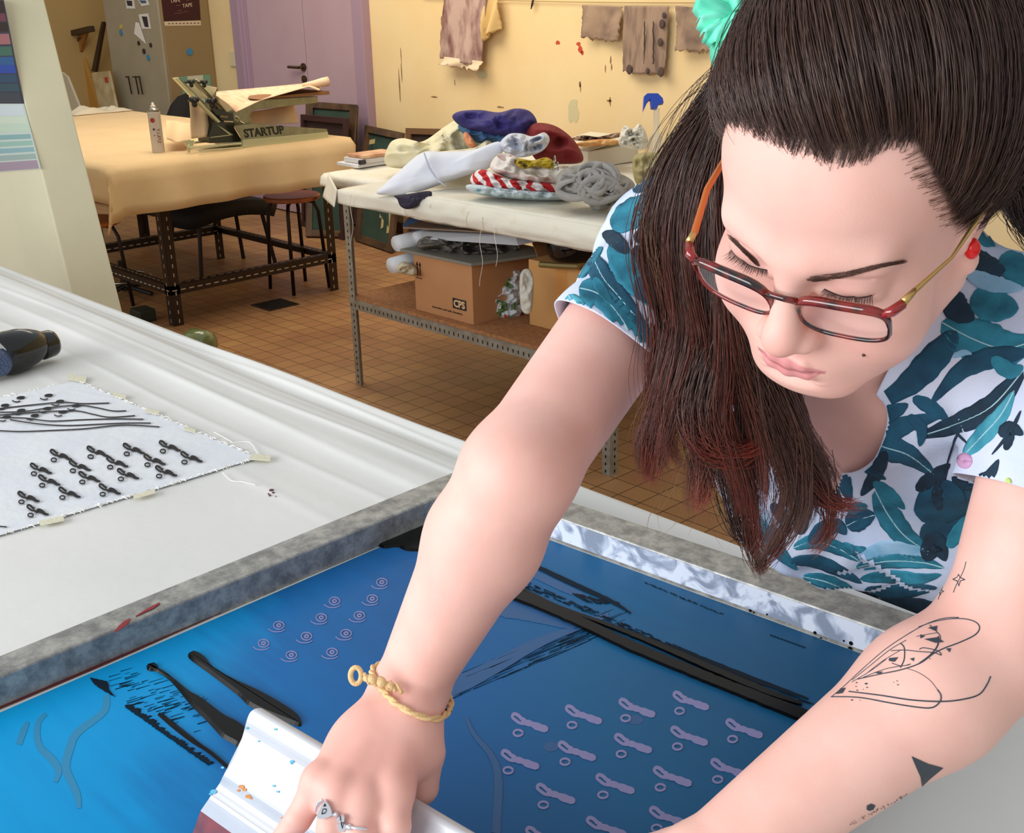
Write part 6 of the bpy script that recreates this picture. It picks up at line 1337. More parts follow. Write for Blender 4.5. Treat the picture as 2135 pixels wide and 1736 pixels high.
L5([(1400, 180), (1500, 230), (1620, 250)], 130, 'n'); L5([(1500, 120), (1600, 60), (1700, 30)], 110, 't'); L5([(1440, 260), (1560, 310), (1700, 330)], 70, 'l'); L5([(1560, 640), (1640, 700), (1700, 680)], 70, 't'); L5([(1180, 900), (1240, 960), (1230, 1040)], 50, 'd'); L5([(1330, 1200), (1400, 1260), (1420, 1330)], 60, 'd'); L5([(880, 1480), (930, 1510), (990, 1500)], 40, 't'); L5([(600, 1420), (560, 1480), (570, 1540)], 46, 'd'); L5([(420, 1000), (470, 1080), (520, 1180), (540, 1260)], 60, 'd'); L5([(1690, 880), (1640, 980), (1560, 1080)], 14, 'n'); L5([(1420, 960), (1380, 1040), (1340, 1170)], 8, 'n'); L5([(1400, 980), (1450, 1030)], 8, 'n')
# fruit
for (cx_, cy_, rx, ry, mi) in ((1437, 1108, 34, 36, 7), (1632, 1208, 14, 24, 8), (1615, 1235, 10, 10, 8)):
    rows = [[S5(cx_+rx*r_*math.cos(a), cy_+ry*r_*math.sin(a)) for a in [2*PI*i/16 for i in range(17)]] for r_ in (0.01, .5, 1)]; patch(rows, mi)
# right sleeve (image left), crop origin (650,380) scale 2.8
S3 = lambda x, y: (650+x/2.8, 380+y/2.8)
def L3(pts, w, m, v=False): leaf([S3(*p) for p in pts], w*1.3/2.8, m, veins=v)
L3([(1500, 660), (1560, 760), (1640, 870), (1700, 960)], 110, 'c', True); L3([(1560, 620), (1680, 660), (1800, 790), (1930, 1010)], 150, 't', True)
L3([(1640, 420), (1700, 560), (1800, 680), (1980, 900)], 110, 'd', True); L3([(1760, 350), (1820, 480), (1900, 600), (2030, 740)], 130, 't'); L3([(1560, 560), (1610, 470), (1700, 380)], 60, 't')
L3([(1650, 560), (1700, 640), (1750, 720)], 50, 't'); L3([(1980, 1100), (1930, 1080), (1890, 1040)], 26, 'n'); L3([(1880, 780), (1960, 900), (2010, 990)], 50, 'd')
L3([(1760, 280), (1850, 200), (1960, 140), (2060, 110)], 130, 't'); L3([(1980, 20), (1990, 80), (1930, 160)], 80, 'n'); L3([(1880, 180), (1980, 160), (2080, 190)], 70, 'n'); L3([(1880, 340), (1960, 300), (2060, 290)], 60, 'n')
L3([(1880, 380), (1960, 470), (2040, 560)], 80, 'n')
L3([(1850, 420), (1760, 330), (1700, 300)], 70, 'n'); L3([(1900, 560), (1960, 640), (2040, 700)], 110, 'd'); L3([(1560, 700), (1540, 800), (1600, 860)], 50, 'c'); L3([(1980, 300), (2060, 380), (2100, 480)], 90, 'n')
for k in range(9): L3([(1930+k*16, 470+k*22), (1990+k*14, 440+k*26), (2060+k*10, 430+k*26)], 14, 'l' if k % 2 else 'n')
L3([(2000, -30), (2060, -90), (2120, -140)], 90, 't'); L3([(1880, 60), (1960, -20), (2020, -60)], 60, 'd')
rows = [[S3(1700+300*t+(-14)*s, 950+175*t-30*math.sin(t*2)*0+22*s) for s in (-2, -1, 0, 1)] for t in [i/16 for i in range(17)]]
lspos = np.array([np.array(v) for v in LV[0]])
shirt = link_mesh('shirt', lspos, LV[1], SHM, person, LV[2])
md = shirt.modifiers.new('thickness', 'SOLIDIFY'); md.thickness = .0012; md.offset = -1
shirt['label'] = 'white shirt printed with teal and navy tropical leaves'
# collar edge + sleeve hems as seams
# ================================================================= trousers, shoes (behind the table)
TF = Field(); TF.ell(HIP+A3((0, .01, -.03)), (.185, .15, .15), .05)
for s in (-1, 1):
    hp_ = HIP+A3((s*.085, .02, -.05)); kn2 = A3((HIP[0]+s*.10, HIP[1]+.02, .49)); an = A3((HIP[0]+s*.11, HIP[1]+.04, .07)); TF.cap(hp_, kn2, .088, .062, .04); TF.cap(kn2, an, .062, .048, .03)
tpos, tq = nets(lambda X, c=None, r=None: TF.ev(X, c, r), (-1.0, 1.15, .02), (-.3, 1.75, 1.02), .012); tpos, tf_ = clip_mesh(tpos, tq.tolist(), tpos[:, 2]-.90)
link_mesh('trousers', tpos, tf_, [mat('black_trousers', '1a1a20', .85)], person)
for s in (-1, 1):
    c = Vector((HIP[0]+s*.11, HIP[1]-.01, 0)); MB().sphere(c+Vector((0, -.02, .04)), (.048, .13, .045), None, 16, 10).build('shoe', mat('black_shoe', '121214', .5), person, smooth=True)
# ================================================================= eyeglasses
def gp(x, y, z):
    a, r_ = -.188, .064; c, s = math.cos(a), math.sin(a); y, z = y*c-z*s, y*s+z*c; c, s = math.cos(r_), math.sin(r_); x, z = x*c-z*s, x*s+z*c
    return Vector(hw(x, y+.0935, z+.004))
tort = mat('red_tortoiseshell', '7c1a10', .1, col2='140606', nscale=70, mix=(.42, .58), coat=.8); redend = mat('translucent_red_acetate', 'a01a16', .12, col2='7a1210', nscale=90, coat=.8)
lensm = mat('clear_lens', 'f4f4f6', .03, alpha=.10, spec=.9); gold = mat('gold_temple', 'c8a668', .3, .8); copper = mat('copper_temple', 'd0743c', .35, .5)
glasses = MB()
def rimpts(s):
    out = []
    for i in range(41):
        a = 2*PI*i/40; cx_, rx, rz = .0355, .0265, .0165; ex = 3.8
        ca_, sa_ = math.cos(a), math.sin(a); x = cx_+rx*abs(ca_)**(2/ex)*(1 if ca_ > 0 else -1); z = -.0165+rz*abs(sa_)**(2/ex)*(1 if sa_ > 0 else -1)
        if sa_ > 0: z += .0015*ca_
        else: x -= .003*(-sa_)*(1 if ca_ > 0 else -.6)
        out.append((s*x, .004-.0000-abs(x)*abs(x)*1.6, z))
    return out
for s in (1, -1):
    rp = rimpts(s); pts = [gp(*p) for p in rp]; rr = [.0014+.0018*max(0, math.sin(2*PI*i/40))**.5 for i in range(41)]
    glasses.tube(pts, rr, 8, tort, cap=False)
glasses.tube([gp(-.010, .0045, -.0045), gp(-.004, .0065, -.002), gp(.004, .0065, -.002), gp(.010, .0045, -.0045)], [.0022, .002, .002, .0022], 8, tort)
for s in (1, -1): glasses.tube([gp(s*.059, -.001, -.0025), gp(s*.064, -.0035, .000), gp(s*.068, -.010, .001)], [.0024, .0032, .0028], 8, redend)
gfr = glasses.build('eyeglasses', None, person, smooth=True); gfr['label'] = 'rectangular eyeglasses with red tortoiseshell front'
for s in (1, -1):
    rp = [gp(*p) for p in rimpts(s)[:-1]]; MB().add(rp+[sum(rp, Vector())/len(rp)], [(i, (i+1) % 40, 40) for i in range(40)]).build('lens', lensm, gfr)
    mb = MB(); h0 = gp(s*.068, -.010, .001); e_ = Vector(hw(s*.0795, .004, .016)); mb.tube([h0, h0.lerp(e_, .12), h0.lerp(e_, .5)+Vector(hw(s*.004, 0, 0))-Vector(HO), e_, Vector(hw(s*.079, -.018, .002))], [.0016, .0024 if s < 0 else .0016, .0022 if s < 0 else .0010, .0018, .0016], 8, copper if s < 0 else gold)
    mb.tube([h0+Vector(hw(0, 0, .001))-Vector(HO), h0.lerp(e_, .14)], [.0026, .0016], 8, gold); mb.build('temple', None, gfr, smooth=True)
# ================================================================= brows, lashes, mole
def strandbundle(name, strands, m, parent, k=3, label=None):
    mb = MB()
    for pts, r in strands: mb.tube(pts, r, k, None, cap=False)
    o = mb.build(name, m, parent, smooth=True)
    if label: o['label'] = label
    return o
browm = mat('brow_brown', '5a3c32', .7); lashm = mat('lash_dark', '2e1c18', .6)
def sk(x, y, off=.0004):
    h = hitpx(BBV, x, y)
    if h is None: return None
    n = h[1] if h[1].dot(Vector(CAM)-h[0]) > 0 else -h[1]
    return h[0]+n*off
rn = random.Random(21)
for nm, ln_, w0, w1, dr_ in (('left_brow', [(1680, 582), (1729, 577), (1780, 567), (1830, 554), (1872, 547)], 8, 3, (1, -.25)), ('right_brow', [(1584, 553), (1569, 538), (1542, 512), (1520, 492), (1506, 474)], 6, 3, (-.7, -.75))):
    q = smoothpts(ln_, 8); st_ = []
    for i in range(420):
        t = rn.random(); j = t*(len(q)-1); a = int(j); f = j-a; x = q[a][0]*(1-f)+q[min(a+1, len(q)-1)][0]*f; y = q[a][1]*(1-f)+q[min(a+1, len(q)-1)][1]*f
        w = (w0+(w1-w0)*t)*(1 if t > .12 else t/.12*.7+.3); y += rn.uniform(-w, w); x += rn.uniform(-w, w)*.3; L_ = rn.uniform(12, 22); pp = []
        for s_ in (0, .5, 1):
            p = sk(x+dr_[0]*L_*s_, y+dr_[1]*L_*s_+rn.uniform(-1, 1)*s_, .0003+.0007*s_)
            if p is None: break
            pp.append(p)
        if len(pp) == 3 and (pp[0]-pp[2]).length < .02: st_.append((pp, [.00012, .00011, .00004]))
    strandbundle('eyebrow', st_, browm, person)
for s in (1, -1):
    st_ = []; line = []
    for i in range(46):
        t = i/45; x = .0185+.0265*t; z = -.0045-.0018*math.sin(PI*t)+.0014*t
        o_ = Vector(hw(s*x, .12, z)); h = BBV.ray_cast(o_, Vector(-HR_[:, 1]))
        if h[0] is None: continue
        p = h[0]; line.append(p+Vector(HR_[:, 1])*.0003)
        for r_ in range(2):
            L_ = (.0050+.003*t)*rn.uniform(.6, 1.1); fan = (t-.4)*.9+rn.uniform(-.18, .18); d = Vector(HR_@A3((s*fan*.7, .75, -.55))).normalized(); u_ = Vector(HR_@A3((s*fan*.5, .5, .25))).normalized()
            st_.append(([p, p+d*L_*.5, p+d*L_*.8+u_*L_*.25], [.00017, .00012, .00004]))
    st_.append((line, .00035)); strandbundle('eyelashes', st_, lashm, person, 4)
p = sk(1801, 739); MB().sphere(p, .0011, None, 10, 6).build('mole', browm, person)
# ================================================================= earring
ep = sk(2027, 518, .003) or Vector(hw(.08, 0, -.035)); ep = W(2027, 518, ((ep-Vector(CAM)).dot(Vector(RW[2])))-.004)
MB().sphere(ep, (.0048, .0048, .0065), None, 16, 10).build('earring', mat('bright_red_bead', 'e01818', .25), person, smooth=True)['label'] = 'bright red bead earring'
# ================================================================= bracelet
def ringaround(c, ax, ea, R_off, n=48, rmax=.06):
    ax = ax/np.linalg.norm(ax); e1_ = ea-ax*(ea@ax); e1_ /= np.linalg.norm(e1_); e2_ = np.cross(ax, e1_); out = []
    for i in range(n+1):
        a = 2*PI*i/n; d = e1_*math.cos(a)+e2_*math.sin(a); t = np.linspace(.004, rmax, 80); v = BF.ev(c+t[:, None]*d, c, rmax); k = np.argmax(v > 0) if (v > 0).any() else len(t)-1; out.append(Vector(c+d*(t[k]+R_off)))
    return out
pa, pb = A3(W(738, 1400, .915)), A3(W(935, 1486, .915)); bc_ = A3(W(845, 1442, .917)); across = pb-pa; axb = np.cross(across, A3(RW[2])*.9+A3(RW[1])*.1)
rg_ = ringaround(bc_, axb, across, .0022)
mb = MB()
for ph in (0, PI):
    pts = []
    for i, p in enumerate(rg_*1):
        a = i*1.15+ph; nrm_ = (p-Vector(bc_)).normalized(); axn = Vector(axb/np.linalg.norm(axb)); pts.append(p+nrm_*math.cos(a)*.0012+axn*math.sin(a)*.0012)
    mb.tube(smoothpts([tuple(p) for p in pts], 3), .0017, 7, None, cap=False)
kc = W(742, 1408, .893); rv, uv = Vector(RW[0]), Vector(RW[1])
mb.tube([kc+rv*.006*math.cos(a)*.7+uv*.006*math.sin(a)*1.05 for a in [2*PI*i/20 for i in range(21)]], .0021, 8, cap=False)
for dx, dy, r in ((.012, -.003, .0042), (.019, -.005, .0045), (.026, -.008, .0038), (.008, -.002, .003)): mb.sphere(kc+rv*dx+uv*dy, (r*1.3, r, r), None, 10, 7)
for k in range(6): mb.tube([kc+rv*(.006+.005*k)+uv*(.002-.0016*k), kc+rv*(.011+.005*k)+uv*(-.006-.0014*k)-Vector(RW[2])*.003], .0016, 6)
mb.build('cord_bracelet', mat('yellow_cotton_cord', 'e8c48e', .8, bump=.4, bscale=400), person, smooth=True)['label'] = 'twisted pale yellow cord bracelet with a knot'
# ================================================================= rings
silv = mat('silver', 'e4e6ee', .28, .75); dks = mat('dark_engraving', '26262a', .5)
def fring(k, t, nm):
    a, b_ = kn_[k], [P_(622, 1706, .862), P_(692, 1724, .845), P_(748, 1738, .841), P_(824, 1722, .846)][k]; c = a+(b_-a)*t; rg2 = ringaround(c, b_-a, A3(RW[0]), .0006, 32, .03)
    return c, rg2
RGp = lambda x, y: (640+x/7.53, 1640+y/7.53)
fz = -Vector(RW[2])
def dep(x, y): h = sk(*RGp(x, y), 0); return (h-Vector(CAM)).dot(Vector(RW[2])) if h else .845
def plate(mb, pts, d, th, m): mb.prism([W(*RGp(x, y), d) for x, y in pts], fz*th, m)
def rtube(mb, pts, r, m, off=.001): mb.tube([W(*RGp(x, y), dep(x, y)-off) for x, y in smoothpts(pts, 4)], r, 8, m)
# signet ring
mb = MB(); d_ = dep(285, 340)-.0005
plate(mb, smoothpts([(285, 188), (345, 235), (392, 330), (404, 400), (380, 430), (300, 462), (215, 472), (172, 445), (178, 400), (215, 320), (250, 240), (285, 188)], 3)[:-1], d_, .0042, silv)
t_ = d_-.0046
for seg in ([(262, 305), (278, 262), (294, 300), (262, 305)], [(232, 425), (248, 352), (298, 346), (304, 372), (284, 412), (232, 425)]): mb.tube([W(*RGp(x, y), t_) for x, y in seg], .00035, 5, dks)
plate(mb, [(272, 296), (279, 275), (288, 294)], t_+.0001, .0002, dks)
rtube(mb, [(150, 380), (165, 300), (210, 235), (240, 205)], .0011, silv); rtube(mb, [(395, 425), (420, 440), (455, 440)], .0010, silv); mb.sphere(W(*RGp(452, 430), dep(452, 430)-.001), .0020, silv, 10, 8)
mb.build('finger_ring', None, person)['label'] = 'silver signet ring with a cut-out letter'
mb = MB(); d_ = dep(550, 550)-.0005
plate(mb, [(478, 475), (520, 440), (568, 420), (600, 455), (592, 520), (540, 545), (492, 535)], d_, .0036, silv)
plate(mb, [(490, 565), (545, 545), (596, 545), (636, 592), (622, 645), (570, 682), (520, 672), (498, 620)], d_, .0036, silv)
for seg in ([(522, 455), (528, 530)], [(540, 545), (552, 640), (585, 560)], [(535, 570), (560, 650)]): mb.tube([W(*RGp(x, y), d_-.0039) for x, y in seg], .0004, 5, dks)
rtube(mb, [(630, 600), (670, 625), (740, 640), (850, 655), (930, 655)], .0011, silv); mb.sphere(W(*RGp(662, 630), dep(662, 630)-.001), (.0028, .0022, .0022), silv, 10, 8)
mb.build('finger_ring', None, person)['label'] = 'silver ring with two small linked plates'
# ================================================================= tattoos
S6 = lambda x, y: (1500+x/2.531, 1050+y/2.531)
tat = MB()
def tline(pts, w=1.0, sub=6):
    q = smoothpts([S6(*p) for p in pts], sub); P = [sk(x, y, .00005) for x, y in q]; seg = []
    for p in P+[None]:
        if p is None or (seg and (p-seg[-1]).length > .012):
            if len(seg) > 1: tat.tube(seg, [w*.00042]*len(seg), 5)
            seg = [] if p is None else [p]
        else: seg.append(p)
def tfill(pts):
    cx_, cy_ = sum(p[0] for p in pts)/len(pts), sum(p[1] for p in pts)/len(pts); n = len(pts); big = max(abs(p[0]-cx_) for p in pts) > 25; rg_ = (.25, .5, .75, 1) if big else (1,)
    if big: pts = [(pts[i][0]*(1-f)+pts[(i+1) % n][0]*f, pts[i][1]*(1-f)+pts[(i+1) % n][1]*f) for i in range(n) for f in (0, .25, .5, .75)]; n = len(pts)
    P = [sk(*S6(cx_, cy_), .0004)]+[sk(*S6(cx_+(p[0]-cx_)*r, cy_+(p[1]-cy_)*r), .0004) for r in rg_ for p in pts]
    if all(P): tat.add(P, [(0, 1+i, 1+(i+1) % n) for i in range(n)]+[(1+k*n+i, 1+(k+1)*n+i, 1+(k+1)*n+(i+1) % n, 1+k*n+(i+1) % n) for k in range(len(rg_)-1) for i in range(n)])
tline([(1302, 305), (1290, 350), (1268, 395), (1250, 430), (1235, 468)], .8); 
st = [(1262, 372), (1270, 388), (1296, 400), (1272, 406), (1264, 434), (1256, 408), (1232, 398), (1254, 388), (1262, 372)]
for a, b_ in zip(st[:-1], st[1:]): tline([a, b_], .8, 3)
tline([(1185, 425), (1172, 455), (1165, 475), (1155, 505)], .7)
st = [(1168, 450), (1173, 458), (1185, 462), (1173, 468), (1166, 482), (1162, 468), (1150, 464), (1163, 458), (1168, 450)]
for a, b_ in zip(st[:-1], st[1:]): tline([a, b_], .7, 3)
tline([(1050, 650), (1150, 618), (1260, 605), (1340, 618), (1372, 650), (1350, 690), (1270, 730), (1190, 760), (1130, 790), (1060, 840), (960, 875), (850, 898), (730, 925)], 1.0)
tline([(1262, 600), (1180, 605), (1080, 640), (960, 710), (860, 780), (740, 885), (660, 960), (590, 1020)], .9); tline([(985, 720), (900, 770), (800, 850), (700, 930)], .8)
tline([(590, 1018), (740, 1022), (900, 1050), (1040, 1072), (1120, 1075), (1162, 1045), (1168, 1010), (1150, 980)], 1.1); tline([(1150, 980), (1110, 930), (1050, 890), (990, 868)], .5)
tline([(683, 990), (850, 1010), (1020, 1035), (1180, 1042), (1290, 1030), (1370, 1005), (1410, 955), (1430, 910)], 1.15)
tline([(955, 735), (975, 760), (975, 820), (955, 865)], 1.0); tline([(905, 775), (980, 772), (1060, 780), (1130, 785), (1170, 798), (1150, 775), (1080, 760), (1055, 768)], .8)
tline([(1155, 700), (1150, 750), (1110, 800), (1050, 845)], 1.2); tline([(1110, 640), (1160, 690), (1165, 720)], .8); tline([(770, 900), (860, 830), (960, 770)], .7); tline([(760, 915), (880, 870), (1000, 850)], .7)
tline([(910, 840), (960, 855), (1010, 845)], .7); tline([(1040, 700), (1090, 690), (1150, 680)], .7); tline([(700, 940), (800, 880), (880, 820)], .7)
for x, y, r in ((725, 945, 5), (722, 965, 4), (728, 985, 5), (775, 950, 8), (780, 970, 5), (700, 1036, 6), (743, 1038, 3), (938, 935, 4), (942, 955, 5), (920, 942, 3), (1110, 818, 4), (760, 980, 3)): tfill([(x+r*math.cos(a), y+r*.6*math.sin(a)) for a in [2*PI*i/8 for i in range(8)]])
for P in ([(1080, 715), (1150, 705), (1185, 730), (1140, 735)], [(1100, 655), (1150, 645), (1145, 675)], [(640, 975), (668, 972), (650, 1000), (615, 1005)], [(895, 815), (945, 810), (925, 835), (895, 830)], [(1005, 818), (1030, 812), (1025, 832)], [(1195, 765), (1222, 762), (1215, 785)], [(1060, 690), (1085, 700), (1060, 712)], [(815, 890), (862, 885), (850, 902)]): tfill(P)
tfill([(950, 1365), (1025, 1385), (1050, 1460), (1055, 1500), (1020, 1470), (980, 1410)]); tfill([(1012, 1330), (1100, 1370), (1180, 1392), (1110, 1450), (1068, 1490), (1060, 1440), (1035, 1385)])
for i in range(60):
    x = 690+rn.uniform(0, 300); y = 1690-(x-690)*.52+rn.uniform(-8, 8); r = rn.uniform(1, 3.5); tfill([(x+r*math.cos(a), y+r*math.sin(a)) for a in [2*PI*i_/6 for i_ in range(6)]])
tfill([(778, 1590), (800, 1580), (822, 1590), (810, 1612), (788, 1618), (775, 1610)]); 
tatob = tat.build('tattoo', mat('tattoo_ink', '3a424c', .6), person)
# ================================================================= hair
def hpx(x, y):
    h = hitpx(BBV, x, y); return hl(np.array(h[0])) if h else None
hl_pts = [hpx(*p) for p in ((1519, 272), (1566, 286), (1613, 312), (1648, 318), (1691, 330), (1730, 352), (1789, 348), (1848, 322), (1895, 306), (1940, 372), (1966, 432), (1980, 470))]
tab = sorted([(math.atan2(p[0], p[1]+.0), p[2]) for p in hl_pts if p is not None])
tab = [(-PI, -.06), (-2.3, -.055), (-1.75, -.03), (-1.5, .0), (-1.2, .035), (-1.0, .052)]+[t for t in tab if -.95 < t[0] < 1.25]+[(1.45, .0), (1.72, -.02), (1.95, -.05), (2.4, -.06), (PI, -.06)]
TX = np.array([t[0] for t in tab]); TY = np.array([t[1] for t in tab])
zh = lambda ph: np.interp(ph, TX, TY)
phv = np.arctan2(lc[:, 0], lc[:, 1]); hz = sm(lc[:, 2]-zh(phv), .000, .016)*(np.linalg.norm(lc, axis=1) < .16)*(np.abs(lc[:, 0]) < .0775)
mixc(np.where(lc[:, 2] > -.05, hz, 0)*.96, '2a1b17')
ca.data.foreach_set('color', np.concatenate([base, np.ones((nV, 1))], 1).astype(np.float32).ravel())
CC = A3((0, -.014, .034)); CR = A3((.0765, .0955, .0945))
TG = A3((-.62, -.58, .55)); TG /= np.linalg.norm(TG)
hr_ = np.random.default_rng(5)
def noisy(n, amp, k=3):
    t = np.linspace(0, 1, n); o = np.zeros((n, 3))
    for j in range(1, k+1): o += hr_.normal(size=3)*amp/j*np.sin(t[:, None]*PI*j+hr_.uniform(0, 6.28, 3))
    return o
STR = []   # (points, radius, colour a, colour b)
def top_strand(root_dir, lift0, rad, ca_, cb_, tmax=1.0, n=18, tg=TG):
    o = math.acos(max(-1, min(1, root_dir@tg))); P = []
    for i in range(n):
        t = i/(n-1)*tmax; q = (math.sin((1-t)*o)*root_dir+math.sin(t*o)*tg)/math.sin(o)
        hgt = .001+lift0*(1-math.exp(-t*7))
        P.append(CC+q*(CR+hgt))
    P = np.array(P)+noisy(n, .0022); STR.append((hw(P), -rad, ca_, cb_))
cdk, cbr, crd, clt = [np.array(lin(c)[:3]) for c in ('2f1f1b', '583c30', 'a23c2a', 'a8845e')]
def rcol(a, b): t = hr_.random(); return a*(1-t)+b*t
for i in range(8600):
    ph = hr_.uniform(-1.9, 2.3); k = hr_.random()
    if k < .34: z = zh(ph)+hr_.exponential(.0065)-.002+.0025*math.sin(ph*23)+.002*math.sin(ph*51)
    else: z = zh(ph)+hr_.uniform(0, .12)
    # wispy edge at the left temple
    y0 = math.cos(ph); x0 = math.sin(ph); zz = (z-CC[2])/CR[2]
    if zz > .97: continue
    # solve radius in the horizontal ellipse (axis through head origin)
    s_ = math.sqrt(max(1e-4, 1-zz*zz)); A_ = (x0/CR[0])**2+(y0/CR[1])**2; B_ = -2*y0*CC[1]/CR[1]**2; C_ = (CC[1]/CR[1])**2-s_*s_
    disc_ = B_*B_-4*A_*C_
    if disc_ <= 0: continue
    r = (-B_+math.sqrt(disc_))/(2*A_); p = A3((r*x0, r*y0, z)); d = (p-CC)/CR; d /= np.linalg.norm(d)
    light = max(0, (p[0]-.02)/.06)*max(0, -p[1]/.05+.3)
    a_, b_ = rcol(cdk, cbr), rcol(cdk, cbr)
    if hr_.random() < min(.5, light*.4): a_ = rcol(cbr, clt); b_ = a_  # paler strands at her left back: light through the hair, put into their colour
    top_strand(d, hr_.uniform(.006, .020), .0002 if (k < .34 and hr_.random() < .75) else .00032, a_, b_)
# falling hair: guides (px, py, depth)
G = [
 [(1515, 110, .775), (1470, 220, .79), (1400, 350, .80), (1372, 500, .815), (1395, 670, .84), (1368, 800, .855), (1345, 910, .865), (1372, 1000, .87)],
 [(1515, 120, .775), (1480, 240, .79), (1425, 370, .80), (1405, 520, .815), (1425, 690, .835), (1392, 830, .85), (1380, 940, .86), (1420, 1005, .865)],
 [(1518, 130, .775), (1490, 260, .785), (1450, 400, .795), (1440, 560, .81), (1455, 720, .825), (1435, 860, .845), (1445, 960, .855), (1462, 1060, .865)],
 [(1522, 140, .775), (1500, 280, .785), (1475, 430, .79), (1475, 600, .805), (1490, 760, .82), (1490, 880, .84), (1530, 1000, .85), (1545, 1120, .865)],
 [(1526, 150, .775), (1508, 300, .785), (1495, 450, .79), (1505, 620, .80), (1530, 790, .82), (1560, 920, .84), (1585, 1060, .85), (1585, 1190, .865)],
 [(1530, 160, .775), (1515, 320, .785), (1512, 470, .79), (1535, 650, .80), (1580, 810, .82), (1615, 940, .84), (1640, 1070, .85), (1605, 1175, .86)],
 [(1535, 170, .775), (1525, 340, .785), (1530, 490, .79), (1565, 680, .80), (1630, 840, .82), (1670, 950, .84), (1690, 1050, .85), (1665, 1125, .86)],
 [(1540, 180, .775), (1535, 360, .785), (1550, 520, .79), (1600, 710, .80), (1670, 850, .82), (1710, 950, .84), (1730, 1020, .85), (1765, 1055, .86)]]
GW = np.array([[A3(W(*p)) for p in smoothpts(g, 4)] for g in G])
ng, nn_ = GW.shape[:2]
viewd = A3(RW[2])
CW = hr_.uniform(.5, .92, 30); CV = hr_.uniform(-.02, .02, 30); CV2 = hr_.uniform(-.5, 1, 30); CL = hr_.uniform(.80, 1.0, 30)
for i in range(5200):
    u = hr_.uniform(0, ng-1.001); a = int(u); f = u-a
    P = GW[a]*(1-f)+GW[a+1]*f; t = np.linspace(0, 1, nn_)[:, None]
    ck = min(29, int((u+hr_.normal()*.10)/(ng-1)*30)); ck = max(0, ck); cu_ = (ck+.5)/30*(ng-1.001); ca2 = int(cu_); cf2 = cu_-ca2; Pc = GW[ca2]*(1-cf2)+GW[ca2+1]*cf2
    w_ = CW[ck]*t**1.7; P = P*(1-w_)+Pc*w_
    th = .020*np.sin(PI*(u/(ng-1)*.8+.1)); vo_ = hr_.uniform(-1, 1)*th*(1-.3*t)*(1-w_)+CV[ck]*t
    wv_ = np.sin(t*(8+3*CV2[ck])+ck*1.7)*.009*t**1.3+np.sin(t*15+ck*3.1)*.0035*t; wd_ = np.cos(t*8+ck*2.3)*.006*t
    P = P+A3(RW[0])*wv_+A3(RW[1])*wd_*.6+viewd*vo_+noisy(nn_, .0040)*(.3+t*(1-.5*w_))
    if u < 1.6: P = P-A3(RW[0])*min(hr_.exponential(.0035), .012)*np.sin(PI*np.clip(t*1.15, 0, 1))*(1.6-u)
    L = CL[ck]*hr_.choice([1.0, .97, .93, .86, .78], p=[.42, .22, .16, .12, .08]); m_ = max(6, int(nn_*L)); P = P[:m_]
    red = np.clip((u < 4.5)*.55+.12, 0, 1); e_ = crd*red*hr_.uniform(.5, 1.1)+cbr*(1-red)
    if hr_.random() < .25: e_ = rcol(cdk, cbr)
    STR.append((P, .00028 if hr_.random() > .1 else .0004, rcol(cdk, cbr), e_))
# red-tipped locks curling out at the left and middle
for lock, n_, sp_, c_ in (([(1420, 700, .83), (1400, 820, .84), (1370, 900, .85), (1358, 960, .855), (1352, 1000, .86)], 70, .008, crd), ([(1470, 720, .82), (1440, 840, .83), (1455, 920, .83), (1520, 950, .83), (1590, 925, .83)], 110, .007, crd*1.15),
                      ([(1500, 760, .815), (1480, 850, .82), (1500, 930, .825), (1550, 945, .83), (1610, 900, .83)], 60, .006, crd), ([(1600, 830, .82), (1650, 940, .83), (1700, 1020, .84), (1740, 1050, .84), (1785, 1052, .84)], 70, .006, crd*.9),
                      ([(1450, 860, .84), (1462, 930, .85), (1470, 1000, .85), (1452, 1060, .855)], 50, .006, crd*1.2), ([(1700, 940, .83), (1725, 1020, .84), (1728, 1100, .85), (1695, 1150, .86)], 40, .005, crd*.8),
                      ([(1530, 960, .84), (1545, 1060, .85), (1572, 1140, .86), (1585, 1192, .87)], 60, .006, cbr), ([(1650, 960, .84), (1655, 1060, .85), (1630, 1120, .86), (1580, 1190, .87)], 60, .005, crd*.7),
                      ([(1500, 950, .84), (1520, 1050, .85), (1540, 1110, .855), (1570, 1130, .86)], 40, .005, cdk)):
    q = np.array([A3(W(*p)) for p in smoothpts(lock, 5)])
    for i in range(int(n_*1.4)):
        t = np.linspace(0, 1, len(q))[:, None]; off = hr_.normal(size=3)*sp_*(1-.6*t); STR.append((q+off+noisy(len(q), .0025), .0003, rcol(cdk, cbr), c_*hr_.uniform(.6, 1.2)))
# flyaway wisps
for i in range(120):
    x0, y0 = 1500+hr_.uniform(-10, 20), 130+hr_.uniform(0, 120); b_ = hr_.uniform(0, 1)
    g = [(x0, y0, .78), (x0-30-50*b_, y0+40+30*b_, .79), (x0-60-90*b_, y0+130+60*b_, .80), (x0-75-80*b_+hr_.uniform(-15, 15), y0+230+90*b_, .81), (x0-60-60*b_+hr_.uniform(-20, 30), y0+330+80*b_, .82)]
    STR.append((np.array([A3(W(*p)) for p in smoothpts(g, 4)])+noisy(17, .004), .00022, cbr, rcol(cbr, clt)))
for i in range(40):
    x0 = hr_.uniform(1360, 1700); y0 = hr_.uniform(760, 900); g = [(x0, y0, .83), (x0+hr_.uniform(-20, 10), y0+90, .84), (x0+hr_.uniform(-50, 30), y0+190, .85), (x0+hr_.uniform(-40, 60), y0+250, .86)]
    STR.append((np.array([A3(W(*p)) for p in smoothpts(g, 4)])+noisy(13, .004), .0002, cbr, rcol(crd, clt)))
